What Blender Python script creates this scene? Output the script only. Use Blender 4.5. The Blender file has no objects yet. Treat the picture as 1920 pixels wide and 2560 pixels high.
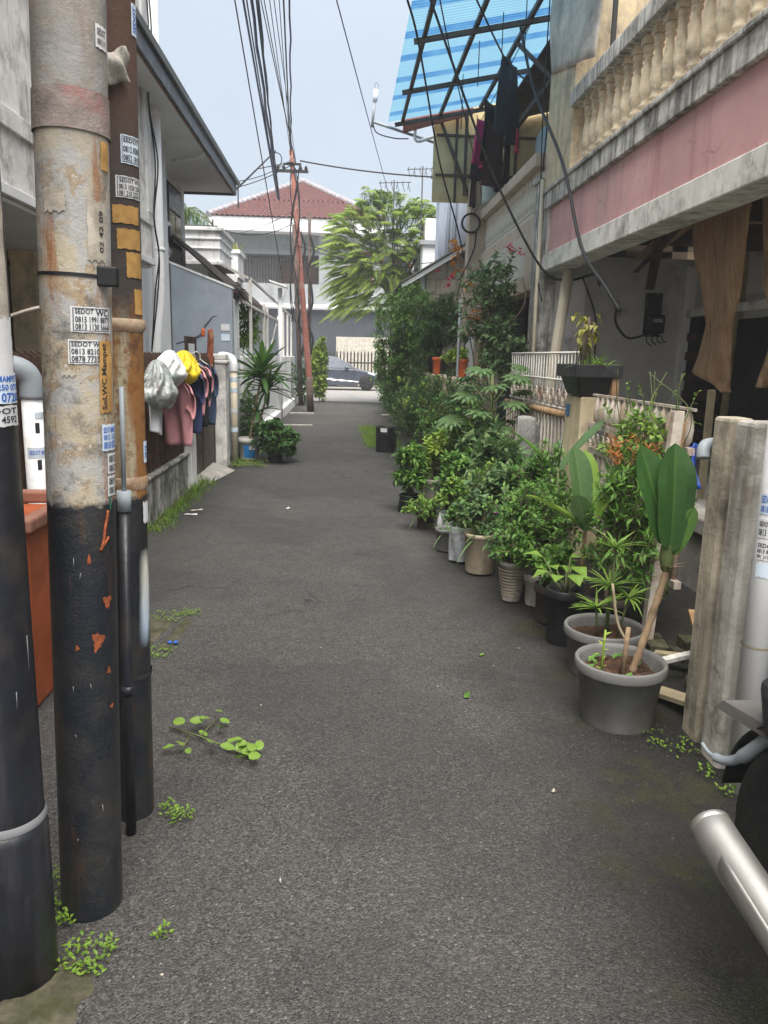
import bpy, math, random
from mathutils import Vector, Matrix
random.seed(7)
sc = bpy.context.scene
COL = sc.collection
PI = math.pi
R = math.radians

# ---------------------------------------------------------------- camera
PITCH, YAW, ROLL = math.atan(387.6/1923), None, 0.023
YAW = math.atan(114/(1923/math.cos(PITCH)))
cam = bpy.data.objects.new('camera', bpy.data.cameras.new('camera')); COL.objects.link(cam)
cam.data.sensor_fit = 'VERTICAL'; cam.data.sensor_height = 36
cam.data.lens = 1923/2560*36
cam.data.clip_start = .05; cam.data.clip_end = 2000
cam.matrix_world = (Matrix.Translation((0, 0, 1.5)) @ Matrix.Rotation(-YAW, 4, 'Z')
                    @ Matrix.Rotation(PI/2-PITCH, 4, 'X') @ Matrix.Rotation(ROLL, 4, 'Z'))
sc.camera = cam

# ---------------------------------------------------------------- sky, sun, exposure
SUN_EL, SUN_AZ = R(67), R(178)           # high sun veiled by thick haze
w = bpy.data.worlds.new('World'); sc.world = w; w.use_nodes = True
nt = w.node_tree; nt.nodes.clear()
sky = nt.nodes.new('ShaderNodeTexSky'); sky.sky_type = 'NISHITA'; sky.sun_disc = False
sky.sun_elevation = SUN_EL; sky.sun_rotation = SUN_AZ
sky.air_density = 1.0; sky.dust_density = 6.0; sky.ozone_density = 1.5
mixn = nt.nodes.new('ShaderNodeMix'); mixn.data_type = 'RGBA'; mixn.inputs[0].default_value = .62
mixn.inputs[7].default_value = (5.4, 6.1, 6.85, 1)      # even high overcast veil
tcw = nt.nodes.new('ShaderNodeTexCoord'); nzw = nt.nodes.new('ShaderNodeTexNoise'); nzw.inputs['Scale'].default_value = 1.7; nzw.inputs['Detail'].default_value = 5
mrw = nt.nodes.new('ShaderNodeMapRange'); mrw.inputs[1].default_value = .3; mrw.inputs[2].default_value = .7; mrw.inputs[3].default_value = .54; mrw.inputs[4].default_value = .74
nt.links.new(tcw.outputs['Generated'], nzw.inputs['Vector']); nt.links.new(nzw.outputs['Fac'], mrw.inputs[0]); nt.links.new(mrw.outputs[0], mixn.inputs[0])   # thin uneven cloud
bg = nt.nodes.new('ShaderNodeBackground'); bg.inputs[1].default_value = .079
wo = nt.nodes.new('ShaderNodeOutputWorld')
nt.links.new(sky.outputs[0], mixn.inputs[6]); nt.links.new(mixn.outputs[2], bg.inputs[0]); nt.links.new(bg.outputs[0], wo.inputs[0])
sun = bpy.data.objects.new('sun', bpy.data.lights.new('sun', 'SUN')); COL.objects.link(sun)
sun.data.energy = 4.4; sun.data.angle = R(64); sun.data.color = (1, .95, .88)
sd = Vector((math.sin(SUN_AZ)*math.cos(SUN_EL), math.cos(SUN_AZ)*math.cos(SUN_EL), math.sin(SUN_EL)))
sun.rotation_euler = sd.to_track_quat('Z', 'Y').to_euler(); sun.location = (8, -12, 20)
sc.view_settings.view_transform = 'Standard'; sc.view_settings.look = 'None'
sc.view_settings.exposure = 1.05; sc.view_settings.gamma = 1

# ---------------------------------------------------------------- helpers
W = {}
def s2l(c): return tuple(((x/255)/12.92 if x/255 <= .04045 else ((x/255+.055)/1.055)**2.4) for x in c)
class MB:
    def __init__(s): s.v = []; s.f = []; s.s = []; s.c = []
    def add(s, vs, fs, smooth=False, tone=None):
        o = len(s.v); s.v += [tuple(p) for p in vs]
        for f in fs: s.f.append(tuple(i+o for i in f)); s.s.append(smooth); s.c.append(tone)
        return s
    def box(s, x0, x1, y0, y1, z0, z1):
        return s.add([(x0,y0,z0),(x1,y0,z0),(x1,y1,z0),(x0,y1,z0),(x0,y0,z1),(x1,y0,z1),(x1,y1,z1),(x0,y1,z1)],
                     [(0,3,2,1),(4,5,6,7),(0,1,5,4),(1,2,6,5),(2,3,7,6),(3,0,4,7)])
    def obox(s, a, b, w_, h_, up=(0,0,1)):          # bar from a to b
        a = Vector(a); b = Vector(b); d = (b-a).normalized(); u = Vector(up)
        if abs(d.dot(u)) > .98: u = Vector((0, 1, 0))
        sx = d.cross(u).normalized(); sz = sx.cross(d).normalized(); vs = []
        for p in (a, b):
            for i, j in ((-1,-1),(1,-1),(1,1),(-1,1)): vs.append(p+sx*i*w_/2+sz*j*h_/2)
        return s.add(vs, [(0,3,2,1),(4,5,6,7),(0,1,5,4),(1,2,6,5),(2,3,7,6),(3,0,4,7)])
    def hexa(s, p):                                  # 8 free corners
        return s.add(p, [(0,3,2,1),(4,5,6,7),(0,1,5,4),(1,2,6,5),(2,3,7,6),(3,0,4,7)])
    def tube(s, pts, r, n=8, cap=True):
        pts = [Vector(p) for p in pts]; m = len(pts)
        rs = r if isinstance(r, (list, tuple)) else [r]*m
        vs = []; prev = None
        for i, p in enumerate(pts):
            d = (pts[min(i+1, m-1)]-pts[max(i-1, 0)]).normalized()
            if prev is None:
                u = Vector((0,0,1)) if abs(d.z) < .9 else Vector((1,0,0)); u = (u-d*u.dot(d)).normalized()
            else:
                u = prev-d*prev.dot(d); u = u.normalized() if u.length > 1e-6 else d.orthogonal().normalized()
            prev = u; t = d.cross(u)
            for k in range(n):
                a = 2*PI*k/n; vs.append(p+(u*math.cos(a)+t*math.sin(a))*rs[i])
        fs = []
        for i in range(m-1):
            for k in range(n):
                k2 = (k+1) % n; fs.append((i*n+k, i*n+k2, (i+1)*n+k2, (i+1)*n+k))
        s.add(vs, fs, True)
        if cap:
            o = len(s.v)-len(vs)
            s.f.append(tuple(o+k for k in reversed(range(n)))); s.s.append(False); s.c.append(None)
            s.f.append(tuple(o+(m-1)*n+k for k in range(n))); s.s.append(False); s.c.append(None)
        return s
    def lathe(s, prof, n=20, c=(0,0,0), smooth=True, cap=True):
        vs = []
        for r_, z in prof:
            for k in range(n):
                a = 2*PI*k/n; vs.append((c[0]+r_*math.cos(a), c[1]+r_*math.sin(a), c[2]+z))
        fs = []
        for i in range(len(prof)-1):
            for k in range(n):
                k2 = (k+1) % n; fs.append((i*n+k, i*n+k2, (i+1)*n+k2, (i+1)*n+k))
        if cap: fs += [tuple(reversed(range(n))), tuple((len(prof)-1)*n+k for k in range(n))]
        return s.add(vs, fs, smooth)
    def prism(s, poly, axis, a, b):                  # 2d outline extruded along axis from a to b
        n = len(poly)
        def P(p, t): return {'x': (t,p[0],p[1]), 'y': (p[0],t,p[1]), 'z': (p[0],p[1],t)}[axis]
        return s.add([P(p, a) for p in poly]+[P(p, b) for p in poly],
                     [tuple(reversed(range(n))), tuple(range(n, 2*n))]+[(i, (i+1) % n, n+(i+1) % n, n+i) for i in range(n)])
    def grid(s, fn, nu, nv, th=0, smooth=True):      # surface fn(u,v) with u,v in 0..1, optional thickness
        vs = [Vector(fn(i/nu, j/nv)) for j in range(nv+1) for i in range(nu+1)]
        fs = [(j*(nu+1)+i, j*(nu+1)+i+1, (j+1)*(nu+1)+i+1, (j+1)*(nu+1)+i) for j in range(nv) for i in range(nu)]
        if not th: return s.add(vs, fs, smooth)
        nr = [Vector() for _ in vs]
        for f in fs:
            k = (vs[f[1]]-vs[f[0]]).cross(vs[f[3]]-vs[f[0]])
            for i in f: nr[i] += k
        vb = [p-(q.normalized() if q.length else Vector((0,0,1)))*th for p, q in zip(vs, nr)]; N = len(vs)
        bd = [i for i in range(nu+1)]+[j*(nu+1)+nu for j in range(1, nv+1)]+[nv*(nu+1)+i for i in range(nu-1, -1, -1)]+[j*(nu+1) for j in range(nv-1, 0, -1)]
        fs2 = [tuple(N+i for i in reversed(f)) for f in fs]+[(bd[k], N+bd[k], N+bd[(k+1) % len(bd)], bd[(k+1) % len(bd)]) for k in range(len(bd))]
        return s.add(vs+vb, fs+fs2, smooth)
    def leaf(s, p, d, nrm, L, wd, droop=.15, tone=None, fold=.12, shape=0):
        p = Vector(p); d = Vector(d).normalized(); nrm = Vector(nrm)
        sd_ = d.cross(nrm)
        if sd_.length < 1e-4: sd_ = d.orthogonal()
        sd_.normalize(); n_ = sd_.cross(d)
        if shape == 0:
            m = p+d*L*.45; t = p+d*L-n_*L*droop
            a = m+sd_*wd/2+n_*wd*fold; b = m-sd_*wd/2+n_*wd*fold
            return s.add([p, a, m, t, b], [(0,1,2),(0,2,4),(1,3,2),(2,3,4)], False, tone)
        vs = []; fs = []; K = 18 if wd > .09 else 9                      # long strap leaf, K segments, arching
        for i in range(K+1):
            u = i/K; c = p+d*L*u*(1-.25*droop*u)-n_*L*droop*u*u
            wv = wd*(((4*u*(1-u))**.42 if u < .5 else (1-(2*u-1)**2.6)**.6)*(1 if u < 1 else 0)+.03 if shape == 1 else min(1, 4*u+.25)*(1-u)**.5+.02)
            wob = .05*wv*math.sin(u*11+L*40)
            vs += [c+sd_*wv*k_+n_*wv*(fold*abs(k_)*2+(wob/wv if abs(k_) == .5 else 0)*(1 if k_ > 0 else -.7)-.02*(abs(k_) < .05)) for k_ in (.5,.27,.035,-.035,-.27,-.5)]
        tn = .5 if tone is None else tone
        for i in range(K):
            o = 6*i
            for q in range(5): s.add([vs[o+q],vs[o+6+q],vs[o+7+q],vs[o+1+q]], [(0,1,2,3)], True, min(.92, tn+.45) if q == 2 else tn+.06*((i+q) % 2))
        return s
    def xf(s, M):
        s.v = [tuple(M @ Vector(p)) for p in s.v]; return s
    def mesh(s, name, mat=None):
        me = bpy.data.meshes.new(name); me.from_pydata(s.v, [], s.f); me.validate(clean_customdata=False)
        if len(me.polygons) == len(s.f):
            me.polygons.foreach_set('use_smooth', s.s)
            if any(c is not None for c in s.c):
                at = me.attributes.new('tone', 'FLOAT', 'FACE')
                at.data.foreach_set('value', [.5 if c is None else c for c in s.c])
        if mat: me.materials.append(mat)
        me.update(); return me

def wl(o): return W.get(o, Vector((0,0,0)))
def link(name, data, parent=None, loc=(0,0,0), rot=None, scale=None, local=False):
    o = bpy.data.objects.new(name, data); COL.objects.link(o)
    loc = Vector(loc)
    if parent is not None:
        o.parent = parent
        o.location = loc if local else loc-wl(parent)
    else: o.location = loc
    W[o] = loc if not local else wl(parent)+loc
    if rot: o.rotation_euler = rot
    if scale: o.scale = scale if isinstance(scale, (tuple, list)) else (scale,)*3
    return o
def tag(o, label=None, cat=None, group=None, kind=None):
    if label: o['label'] = label
    if cat: o['category'] = cat
    if group: o['group'] = group
    if kind: o['kind'] = kind
    return o
def thing(name, label, cat, loc=(0,0,0), rz=0, group=None):
    o = link(name, None, None, loc); o.empty_display_size = .2
    if rz: o.rotation_euler = (0, 0, rz)
    return tag(o, label, cat, group)
def part(name, mb, mat, parent, loc=(0,0,0), rot=None, local=False, bev=0, label=None, kind=None):
    o = link(name, mb.mesh(name, mat) if isinstance(mb, MB) else mb, parent, loc, rot, None, local)
    if bev:
        b = o.modifiers.new('edge', 'BEVEL'); b.width = bev; b.segments = 2; b.limit_method = 'ANGLE'; b.angle_limit = R(40)
    if label: o['label'] = label
    if kind: o['kind'] = kind
    return o
def solo(name, mb, mat, label, cat, group=None, loc=(0,0,0), rot=None, bev=0):
    return tag(part(name, mb, mat, None, loc, rot, bev=bev), label, cat, group)
def struct(name, mb, mat, bev=0): return tag(part(name, mb, mat, None, bev=bev), kind='structure')
def rnd(a, b): return random.uniform(a, b)
def catenary(a, b, sag, n=14):
    a = Vector(a); b = Vector(b)
    return [a.lerp(b, i/n)-Vector((0, 0, sag*4*(i/n)*(1-i/n))) for i in range(n+1)]
def smooth_path(pts, n=5):
    P = [Vector(p) for p in pts]; P = [P[0]*2-P[1]]+P+[P[-1]*2-P[-2]]; out = []
    for i in range(1, len(P)-2):
        for k in range(n):
            t = k/n; a, b, c, d = P[i-1:i+3]
            out.append(.5*((2*b)+(c-a)*t+(2*a-5*b+4*c-d)*t*t+(3*b-a-3*c+d)*t**3))
    return out+[P[-2]]

# ---------------------------------------------------------------- materials
class NB:
    def __init__(s, name):
        s.m = bpy.data.materials.new(name); s.m.use_nodes = True; s.t = s.m.node_tree; s.t.nodes.clear()
        s.out = s.n('ShaderNodeOutputMaterial'); s.b = s.n('ShaderNodeBsdfPrincipled'); s.l(s.b.outputs[0], s.out.inputs[0])
    def n(s, k, **kw):
        x = s.t.nodes.new(k)
        for a, v in kw.items(): setattr(x, a, v)
        return x
    def l(s, a, b): s.t.links.new(a, b)
    def coord(s, rand=False, scale=(1,1,1)):
        tc = s.n('ShaderNodeTexCoord'); mp = s.n('ShaderNodeMapping'); mp.inputs['Scale'].default_value = scale
        s.l(tc.outputs['Object'], mp.inputs['Vector'])
        if rand:
            oi = s.n('ShaderNodeObjectInfo'); mu = s.n('ShaderNodeMath', operation='MULTIPLY'); mu.inputs[1].default_value = 53
            s.l(oi.outputs['Random'], mu.inputs[0]); s.l(mu.outputs[0], mp.inputs['Location'])
        return mp.outputs[0]
    def noise(s, co, scale, detail=5, rough=.6):
        x = s.n('ShaderNodeTexNoise'); x.inputs['Scale'].default_value = scale; x.inputs['Detail'].default_value = detail
        x.inputs['Roughness'].default_value = rough; s.l(co, x.inputs['Vector']); return x.outputs['Fac']
    def ramp(s, f, a, b, va=0., vb=1.):
        x = s.n('ShaderNodeMapRange'); x.inputs[1].default_value = a; x.inputs[2].default_value = b
        x.inputs[3].default_value = va; x.inputs[4].default_value = vb; s.l(f, x.inputs[0]); return x.outputs[0]
    def mix(s, f, a, b, mode='MIX'):
        x = s.n('ShaderNodeMix', data_type='RGBA', blend_type=mode)
        for k, v in ((0, f), (6, a), (7, b)):
            if isinstance(v, (int, float)): x.inputs[k].default_value = v
            elif isinstance(v, tuple): x.inputs[k].default_value = (*v, 1) if len(v) == 3 else v
            else: s.l(v, x.inputs[k])
        return x.outputs[2]
    def math(s, op, a, b=None):
        x = s.n('ShaderNodeMath', operation=op)
        for k, v in ((0, a), (1, b)):
            if v is None: continue
            if isinstance(v, (int, float)): x.inputs[k].default_value = v
            else: s.l(v, x.inputs[k])
        return x.outputs[0]
    def bump(s, h, strength=.3, dist=.01):
        x = s.n('ShaderNodeBump'); x.inputs['Strength'].default_value = strength; x.inputs['Distance'].default_value = dist
        s.l(h, x.inputs['Height']); s.l(x.outputs[0], s.b.inputs['Normal'])
    def done(s, col, rough=.8, metal=0., spec=.4):
        for k, v in (('Base Color', col), ('Roughness', rough), ('Metallic', metal), ('Specular IOR Level', spec)):
            if isinstance(v, tuple): s.b.inputs[k].default_value = (*v, 1) if len(v) == 3 else v
            elif isinstance(v, (int, float)): s.b.inputs[k].default_value = v
            else: s.l(v, s.b.inputs[k])
        return s.m
def pm(name, col, rough=.75, var=.18, scale=6, dirt=None, damt=.5, streak=None, samt=.5, sscale=9, bump=.25, bdist=.004, metal=0., spec=.35, rand=False, fine=120, crack=None):
    """wall, paint, plastic, wood: mottled colour, blotchy dirt, vertical run-off streaks, fine relief"""
    b = NB(name); co = b.coord(rand)
    c2 = tuple(max(0, x*(1-var*1.6)) for x in col); c1 = tuple(min(1, x*(1+var*.6)) for x in col)
    c = b.mix(b.ramp(b.noise(co, scale), .3, .7), c1, c2)
    if dirt:
        f = b.ramp(b.noise(co, scale*.55, 8, .72), .62-.22*damt, .80-.12*damt)
        c = b.mix(f, c, dirt)
    if streak:
        co2 = b.coord(rand, (1, 1, .09)); f = b.ramp(b.noise(co2, sscale, 6, .65), .60-.2*samt, .82-.15*samt)
        c = b.mix(b.math('MULTIPLY', f, .9), c, streak)
    if crack:
        x = b.n('ShaderNodeTexVoronoi', feature='DISTANCE_TO_EDGE'); x.inputs['Scale'].default_value = crack
        ad = b.n('ShaderNodeVectorMath', operation='ADD'); nz = b.n('ShaderNodeTexNoise'); nz.inputs['Scale'].default_value = crack*2.5; nz.inputs['Detail'].default_value = 6
        sc_ = b.n('ShaderNodeVectorMath', operation='SCALE'); sc_.inputs['Scale'].default_value = .55/crack; b.l(co, nz.inputs['Vector']); b.l(nz.outputs['Color'], sc_.inputs[0]); b.l(co, ad.inputs[0]); b.l(sc_.outputs[0], ad.inputs[1]); b.l(ad.outputs[0], x.inputs['Vector'])
        f = b.math('MULTIPLY', b.ramp(x.outputs['Distance'], .001, .006, 1., 0.), b.ramp(b.noise(co, crack*1.3), .50, .64))
        c = b.mix(b.math('MULTIPLY', f, .75), c, GRIME)
    if bump: b.bump(b.noise(co, fine, 4), bump, bdist)
    r_ = b.ramp(b.noise(co, scale*2), .3, .7, max(0, rough-.08), min(1, rough+.1))
    return b.done(c, r_, metal, spec)
def plain(name, col, rough=.5, metal=0., spec=.4): return pm(name, col, rough, .08, 12, bump=.08, metal=metal, spec=spec)
def leafmat(name, col, col2, tip=None, rough=.45, trans=.28):
    b = NB(name); at = b.n('ShaderNodeAttribute', attribute_name='tone', attribute_type='GEOMETRY')
    co = b.coord()
    f = b.math('ADD', b.math('MULTIPLY', at.outputs['Fac'], .75), b.math('MULTIPLY', b.noise(co, 18), .25))
    c = b.mix(f, col, col2)
    if tip: c = b.mix(b.ramp(at.outputs['Fac'], .93, .95), c, tip)
    b.done(c, rough, 0, .35)
    tr = b.n('ShaderNodeBsdfTranslucent'); b.l(c, tr.inputs[0]); mx = b.n('ShaderNodeMixShader'); mx.inputs[0].default_value = trans
    b.l(b.b.outputs[0], mx.inputs[1]); b.l(tr.outputs[0], mx.inputs[2]); b.l(mx.outputs[0], b.out.inputs[0])
    return b.m
GRIME = (.05, .047, .042)
M = dict(
 white_wall=pm('white_wall', (.78,.78,.78), .85, .12, 3, dirt=(.20,.19,.18), damt=.35, streak=(.18,.17,.16), samt=.25, bump=.3),
 old_wall=pm('old_wall', (.80,.78,.75), .9, .15, 5, dirt=(.13,.125,.12), damt=.62, streak=(.10,.095,.09), samt=.42, bump=.4),
 soffit=pm('soffit', (.84,.84,.85), .9, .08, 1.2, bump=.1),
 shade_wall=pm('grey_white_wall', (.74,.75,.76), .85, .1, 2, dirt=(.25,.24,.23), damt=.2, bump=.2),
 beige=pm('beige_wall', (.62,.50,.39), .85, .12, 3, dirt=(.22,.18,.14), damt=.3, bump=.2),
 beige_pale=pm('pale_beige_panel', (.66,.62,.53), .85, .06, 3, bump=.15),
 cream=pm('cream_wall', (.72,.60,.40), .85, .15, 4, dirt=(.20,.18,.16), damt=.5, streak=(.22,.19,.16), samt=.3, bump=.3),
 baluster=pm('baluster_cream', (.68,.59,.43), .8, .15, 9, dirt=(.15,.13,.11), damt=.68, bump=.3, rand=True),
 band_white=pm('stained_white_trim', (.72,.70,.65), .85, .15, 7, dirt=(.07,.066,.06), damt=.75, streak=(.08,.073,.066), samt=.95, sscale=14, bump=.35),
 beam_white=pm('beam_white', (.74,.73,.68), .85, .12, 6, dirt=(.16,.14,.12), damt=.62, streak=(.22,.20,.16), samt=.4, bump=.3, crack=1.3),
 pink=pm('faded_pink_paint', (.62,.35,.345), .7, .12, 1.3, dirt=(.40,.30,.29), damt=.35, streak=(.36,.17,.16), samt=.4, sscale=5, bump=.2, crack=1.1),
 grey_wall=pm('dark_grey_wall', (.56,.55,.53), .85, .1, 2.5, dirt=(.10,.095,.09), damt=.3, bump=.2),
 blue_wall=pm('blue_grey_wall', (.30,.345,.40), .8, .12, 2.2, dirt=(.20,.22,.24), damt=.45, bump=.2),
 block=pm('concrete_block', (.40,.36,.29), .95, .18, 6, dirt=(.20,.18,.15), damt=.4, streak=(.10,.09,.075), samt=.3, bump=.6, rand=True, fine=60),
 mortar=pm('mortar', (.26,.235,.19), .95, .15, 9, bump=.5, fine=70),
 concrete=pm('concrete', (.36,.34,.31), .95, .2, 5, dirt=(.15,.14,.12), damt=.5, bump=.6, fine=60),
 old_post=pm('weathered_post', (.50,.45,.35), .95, .2, 7, dirt=(.07,.062,.05), damt=.6, streak=(.09,.08,.065), samt=.55, bump=.8, fine=45),
 old_post2=pm('flaking_white_post', (.60,.58,.53), .95, .2, 8, dirt=(.12,.10,.08), damt=.6, streak=(.14,.11,.08), samt=.6, bump=.8, fine=45),
 mossy=pm('mossy_plaster', (.60,.59,.55), .95, .15, 11, dirt=(.03,.034,.024), damt=1.15, streak=(.05,.05,.042), samt=1.0, bump=.5),
 slab=pm('mossy_slab', (.085,.076,.052), .95, .4, 22, dirt=(.032,.036,.010), damt=.9, bump=.7, fine=50),
 pvc=pm('white_pvc', (.86,.87,.88), .35, .05, 4, dirt=(.45,.42,.36), damt=.2, bump=.05),
 pvc_cream=pm('cream_pvc', (.62,.55,.42), .5, .1, 4, dirt=(.35,.30,.24), damt=.3, bump=.1),
 pvc_grey=pm('grey_pvc', (.30,.34,.37), .45, .08, 6, bump=.05),
 brown_metal=pm('brown_painted_iron', (.055,.036,.027), .5, .2, 7, dirt=(.11,.055,.025), damt=.25, bump=.15),
 picket_edge=pm('iron_picket', (.075,.046,.032), .5, .25, 9, dirt=(.28,.15,.06), damt=.3, bump=.15, rand=True),
 dark_iron=pm('dark_iron', (.035,.033,.033), .5, .2, 8, bump=.1),
 steel_frame=pm('brown_steel_frame', (.085,.065,.055), .6, .2, 5, dirt=(.14,.08,.05), damt=.3, bump=.15),
 white_iron=pm('white_painted_iron', (.66,.64,.60), .5, .1, 8, dirt=(.28,.13,.05), damt=.32, bump=.2, rand=True),
 rusty=pm('rusty_iron', (.34,.21,.11), .85, .25, 12, dirt=(.50,.44,.36), damt=.45, bump=.5, fine=70),
 rusty_white=pm('rust_stained_white', (.58,.53,.46), .8, .15, 9, dirt=(.25,.11,.045), damt=.6, streak=(.20,.09,.04), samt=.5, bump=.4, rand=True, fine=70),
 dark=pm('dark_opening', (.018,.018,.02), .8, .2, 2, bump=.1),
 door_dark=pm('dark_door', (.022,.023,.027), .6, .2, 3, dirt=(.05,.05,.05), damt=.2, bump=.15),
 glass=plain('dark_glass', (.02,.025,.03), .08, 0, .6),
 wood=pm('old_plywood', (.38,.23,.13), .8, .2, 4, dirt=(.12,.07,.04), damt=.4, streak=(.50,.36,.24), samt=.75, sscale=26, bump=.3),
 wood_dark=pm('dark_board', (.045,.020,.014), .6, .25, 4, dirt=(.09,.06,.045), damt=.35, bump=.2),
 wood_pale=pm('pale_timber', (.33,.28,.18), .9, .2, 6, dirt=(.13,.11,.07), damt=.5, bump=.4),
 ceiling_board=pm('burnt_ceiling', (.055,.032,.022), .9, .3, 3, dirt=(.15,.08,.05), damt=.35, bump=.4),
 roof_tile=pm('red_roof_tile', (.145,.052,.046), .42, .25, 9, dirt=(.32,.16,.14), damt=.35, bump=.2, rand=True),
 ridge_tile=pm('faded_ridge', (.36,.36,.39), .6, .2, 5, dirt=(.20,.09,.08), damt=.5, bump=.3, rand=True),
 awning=pm('rusty_dark_sheet', (.05,.040,.037), .7, .25, 6, dirt=(.13,.07,.045), damt=.45, bump=.2),
 asb=pm('asbestos_roof', (.075,.072,.07), .9, .2, 6, dirt=(.16,.15,.14), damt=.4, bump=.3),
 ltblue=pm('pale_blue_sheet', (.52,.57,.66), .5, .08, 2, dirt=(.35,.36,.40), damt=.25, bump=.08),
 gutter=pm('red_brown_fascia', (.26,.085,.065), .6, .15, 5, bump=.1),
 yellow_sheet=pm('yellowed_board', (.68,.55,.30), .75, .12, 2.5, dirt=(.33,.24,.13), damt=.45, bump=.1),
 tarp=pm('grey_tarp', (.66,.60,.52), .9, .2, 4, dirt=(.26,.235,.205), damt=.75, bump=.5, fine=35),
 fascia=pm('dark_blue_fascia', (.11,.12,.15), .5, .15, 4, bump=.1),
 fascia_wood=pm('brown_eave_trim', (.20,.10,.055), .6, .2, 6, bump=.1),
 metal_roof=pm('grey_metal_roof', (.33,.34,.36), .5, .1, 4, bump=.1, metal=.3),
 pot_black=pm('black_plastic', (.022,.023,.026), .5, .25, 8, dirt=(.06,.058,.052), damt=.35, bump=.12),
 pot_grey=pm('grey_plastic_pot', (.175,.175,.172), .6, .15, 7, dirt=(.11,.095,.072), damt=.62, streak=(.135,.13,.12), samt=.3, bump=.15),
 pot_brown=pm('brown_pot', (.055,.045,.038), .7, .2, 7, dirt=(.10,.075,.05), damt=.4, bump=.2),
 pot_cream=pm('cream_pot', (.44,.37,.27), .65, .15, 7, dirt=(.20,.15,.10), damt=.55, streak=(.26,.20,.14), samt=.35, bump=.2),
 pot_white=pm('white_pot', (.52,.49,.42), .7, .15, 7, dirt=(.22,.18,.13), damt=.55, bump=.2),
 pot_orange=pm('orange_pot', (.62,.125,.035), .55, .1, 7, bump=.1),
 pot_brick=pm('brick_red_pot', (.20,.045,.03), .6, .15, 7, bump=.1),
 soil=pm('soil', (.07,.035,.02), 1, .4, 25, dirt=(.16,.08,.045), damt=.6, bump=1, bdist=.02, fine=60),
 bucket=pm('paint_bucket_white', (.55,.53,.49), .5, .1, 5, dirt=(.30,.27,.23), damt=.35, bump=.1),
 blue_print=plain('blue_print', (.02,.22,.55), .5),
 bin=pm('orange_bin', (.40,.095,.03), .5, .15, 5, dirt=(.20,.06,.025), damt=.45, streak=(.46,.14,.06), samt=.3, bump=.1),
 bin_rim=pm('faded_bin_rim', (.28,.13,.09), .6, .15, 6, dirt=(.14,.08,.06), damt=.5, bump=.15),
 black_paint=pm('black_pole_paint', (.018,.020,.027), .36, .3, 9, dirt=(.05,.042,.036), damt=.5, streak=(.055,.055,.06), samt=.45, sscale=14, bump=.4, bdist=.004, fine=40, spec=.5),
 cable=pm('black_cable', (.015,.016,.02), .6, .1, 10, bump=0),
 cable_blue=pm('blue_grey_cable', (.055,.07,.13), .6, .15, 10, bump=0),
 red_pole=pm('red_painted_pole', (.27,.10,.075), .6, .2, 6, dirt=(.42,.36,.32), damt=.38, bump=.2),
 brown_pole=pm('brown_pole', (.085,.06,.05), .8, .25, 6, dirt=(.16,.13,.11), damt=.4, bump=.2),
 bark=pm('bark', (.16,.125,.09), .95, .3, 20, bump=.6, fine=60),
 stem=pm('green_stem', (.11,.14,.05), .7, .2, 10, bump=.1),
 cane=pm('ringed_cane', (.28,.20,.12), .9, .3, 18, dirt=(.15,.085,.05), damt=.5, bump=.4),
 car=pm('slate_blue_car_paint', (.055,.066,.09), .25, .04, 3, bump=0, spec=.6),
 tyre=pm('tyre_rubber', (.02,.02,.02), .85, .15, 20, bump=.2),
 alloy=plain('dark_alloy', (.10,.10,.105), .35, .8),
 chrome=plain('chrome', (.7,.7,.7), .15, 1.),
 lamp_clear=plain('headlamp', (.65,.68,.7), .1, 0, .8),
 muffler=pm('brushed_muffler', (.46,.45,.43), .5, .12, 9, dirt=(.38,.36,.33), damt=.4, bump=.1, metal=.85, fine=200),
 plate=pm('grey_number_plate', (.11,.105,.10), .5, .1, 6, bump=.1),
 blackplastic=pm('dark_plastic', (.02,.02,.022), .45, .15, 8, bump=.1),
 paper=pm('paper_white', (.66,.67,.68), .8, .08, 14, dirt=(.42,.38,.32), damt=.25, bump=.1),
 paper_blue=plain('paper_pale_blue', (.62,.72,.82), .75),
 paper_orange=pm('paper_orange', (.50,.29,.09), .8, .25, 22, dirt=(.30,.17,.07), damt=.55, bump=.1),
 ink=plain('black_ink', (.03,.03,.035), .7), ink_blue=plain('blue_ink', (.03,.12,.48), .7), white_ink=plain('white_paint', (.75,.75,.75), .7),
 paper_old=pm('dirty_paper', (.46,.42,.35), .85, .25, 20, dirt=(.22,.19,.15), damt=.5, bump=.3),
 bulb=pm('yellow_plant', (.3,.3,.03)),
)
M['leaf_mid'] = leafmat('leaf_mid', (0.037,0.109,0.022), (0.157,0.305,0.049))
M['leaf_dark'] = leafmat('leaf_dark', (0.022,0.070,0.019), (0.093,0.202,0.042))
M['leaf_bright'] = leafmat('leaf_bright', (0.075,0.181,0.028), (0.247,0.377,0.059))
M['leaf_lime'] = leafmat('leaf_lime', (0.167,0.304,0.041), (0.389,0.494,0.074))
M['leaf_tree'] = leafmat('leaf_tree', (.13,.24,.035), (.38,.50,.09), trans=.45)
M['leaf_blue'] = leafmat('leaf_blue', (0.050,0.116,0.048), (0.164,0.260,0.093))
M['leaf_red'] = leafmat('leaf_red', (.32,.085,.02), (.45,.17,.05))
M['leaf_yellow'] = leafmat('leaf_yellow', (.20,.22,.03), (.34,.32,.05))
M['leaf_gold'] = leafmat('leaf_gold', (.55,.22,.01), (.75,.36,.02), trans=.15)
M['petal_pink'] = leafmat('petal_pink', (.55,.03,.12), (.75,.08,.16), trans=.2)
M['petal_orange'] = leafmat('petal_orange', (.65,.14,.05), (.75,.25,.10), trans=.2)
M['grass'] = leafmat('grass_blade', (0.083,0.174,0.017), (0.224,0.351,0.043))
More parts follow.
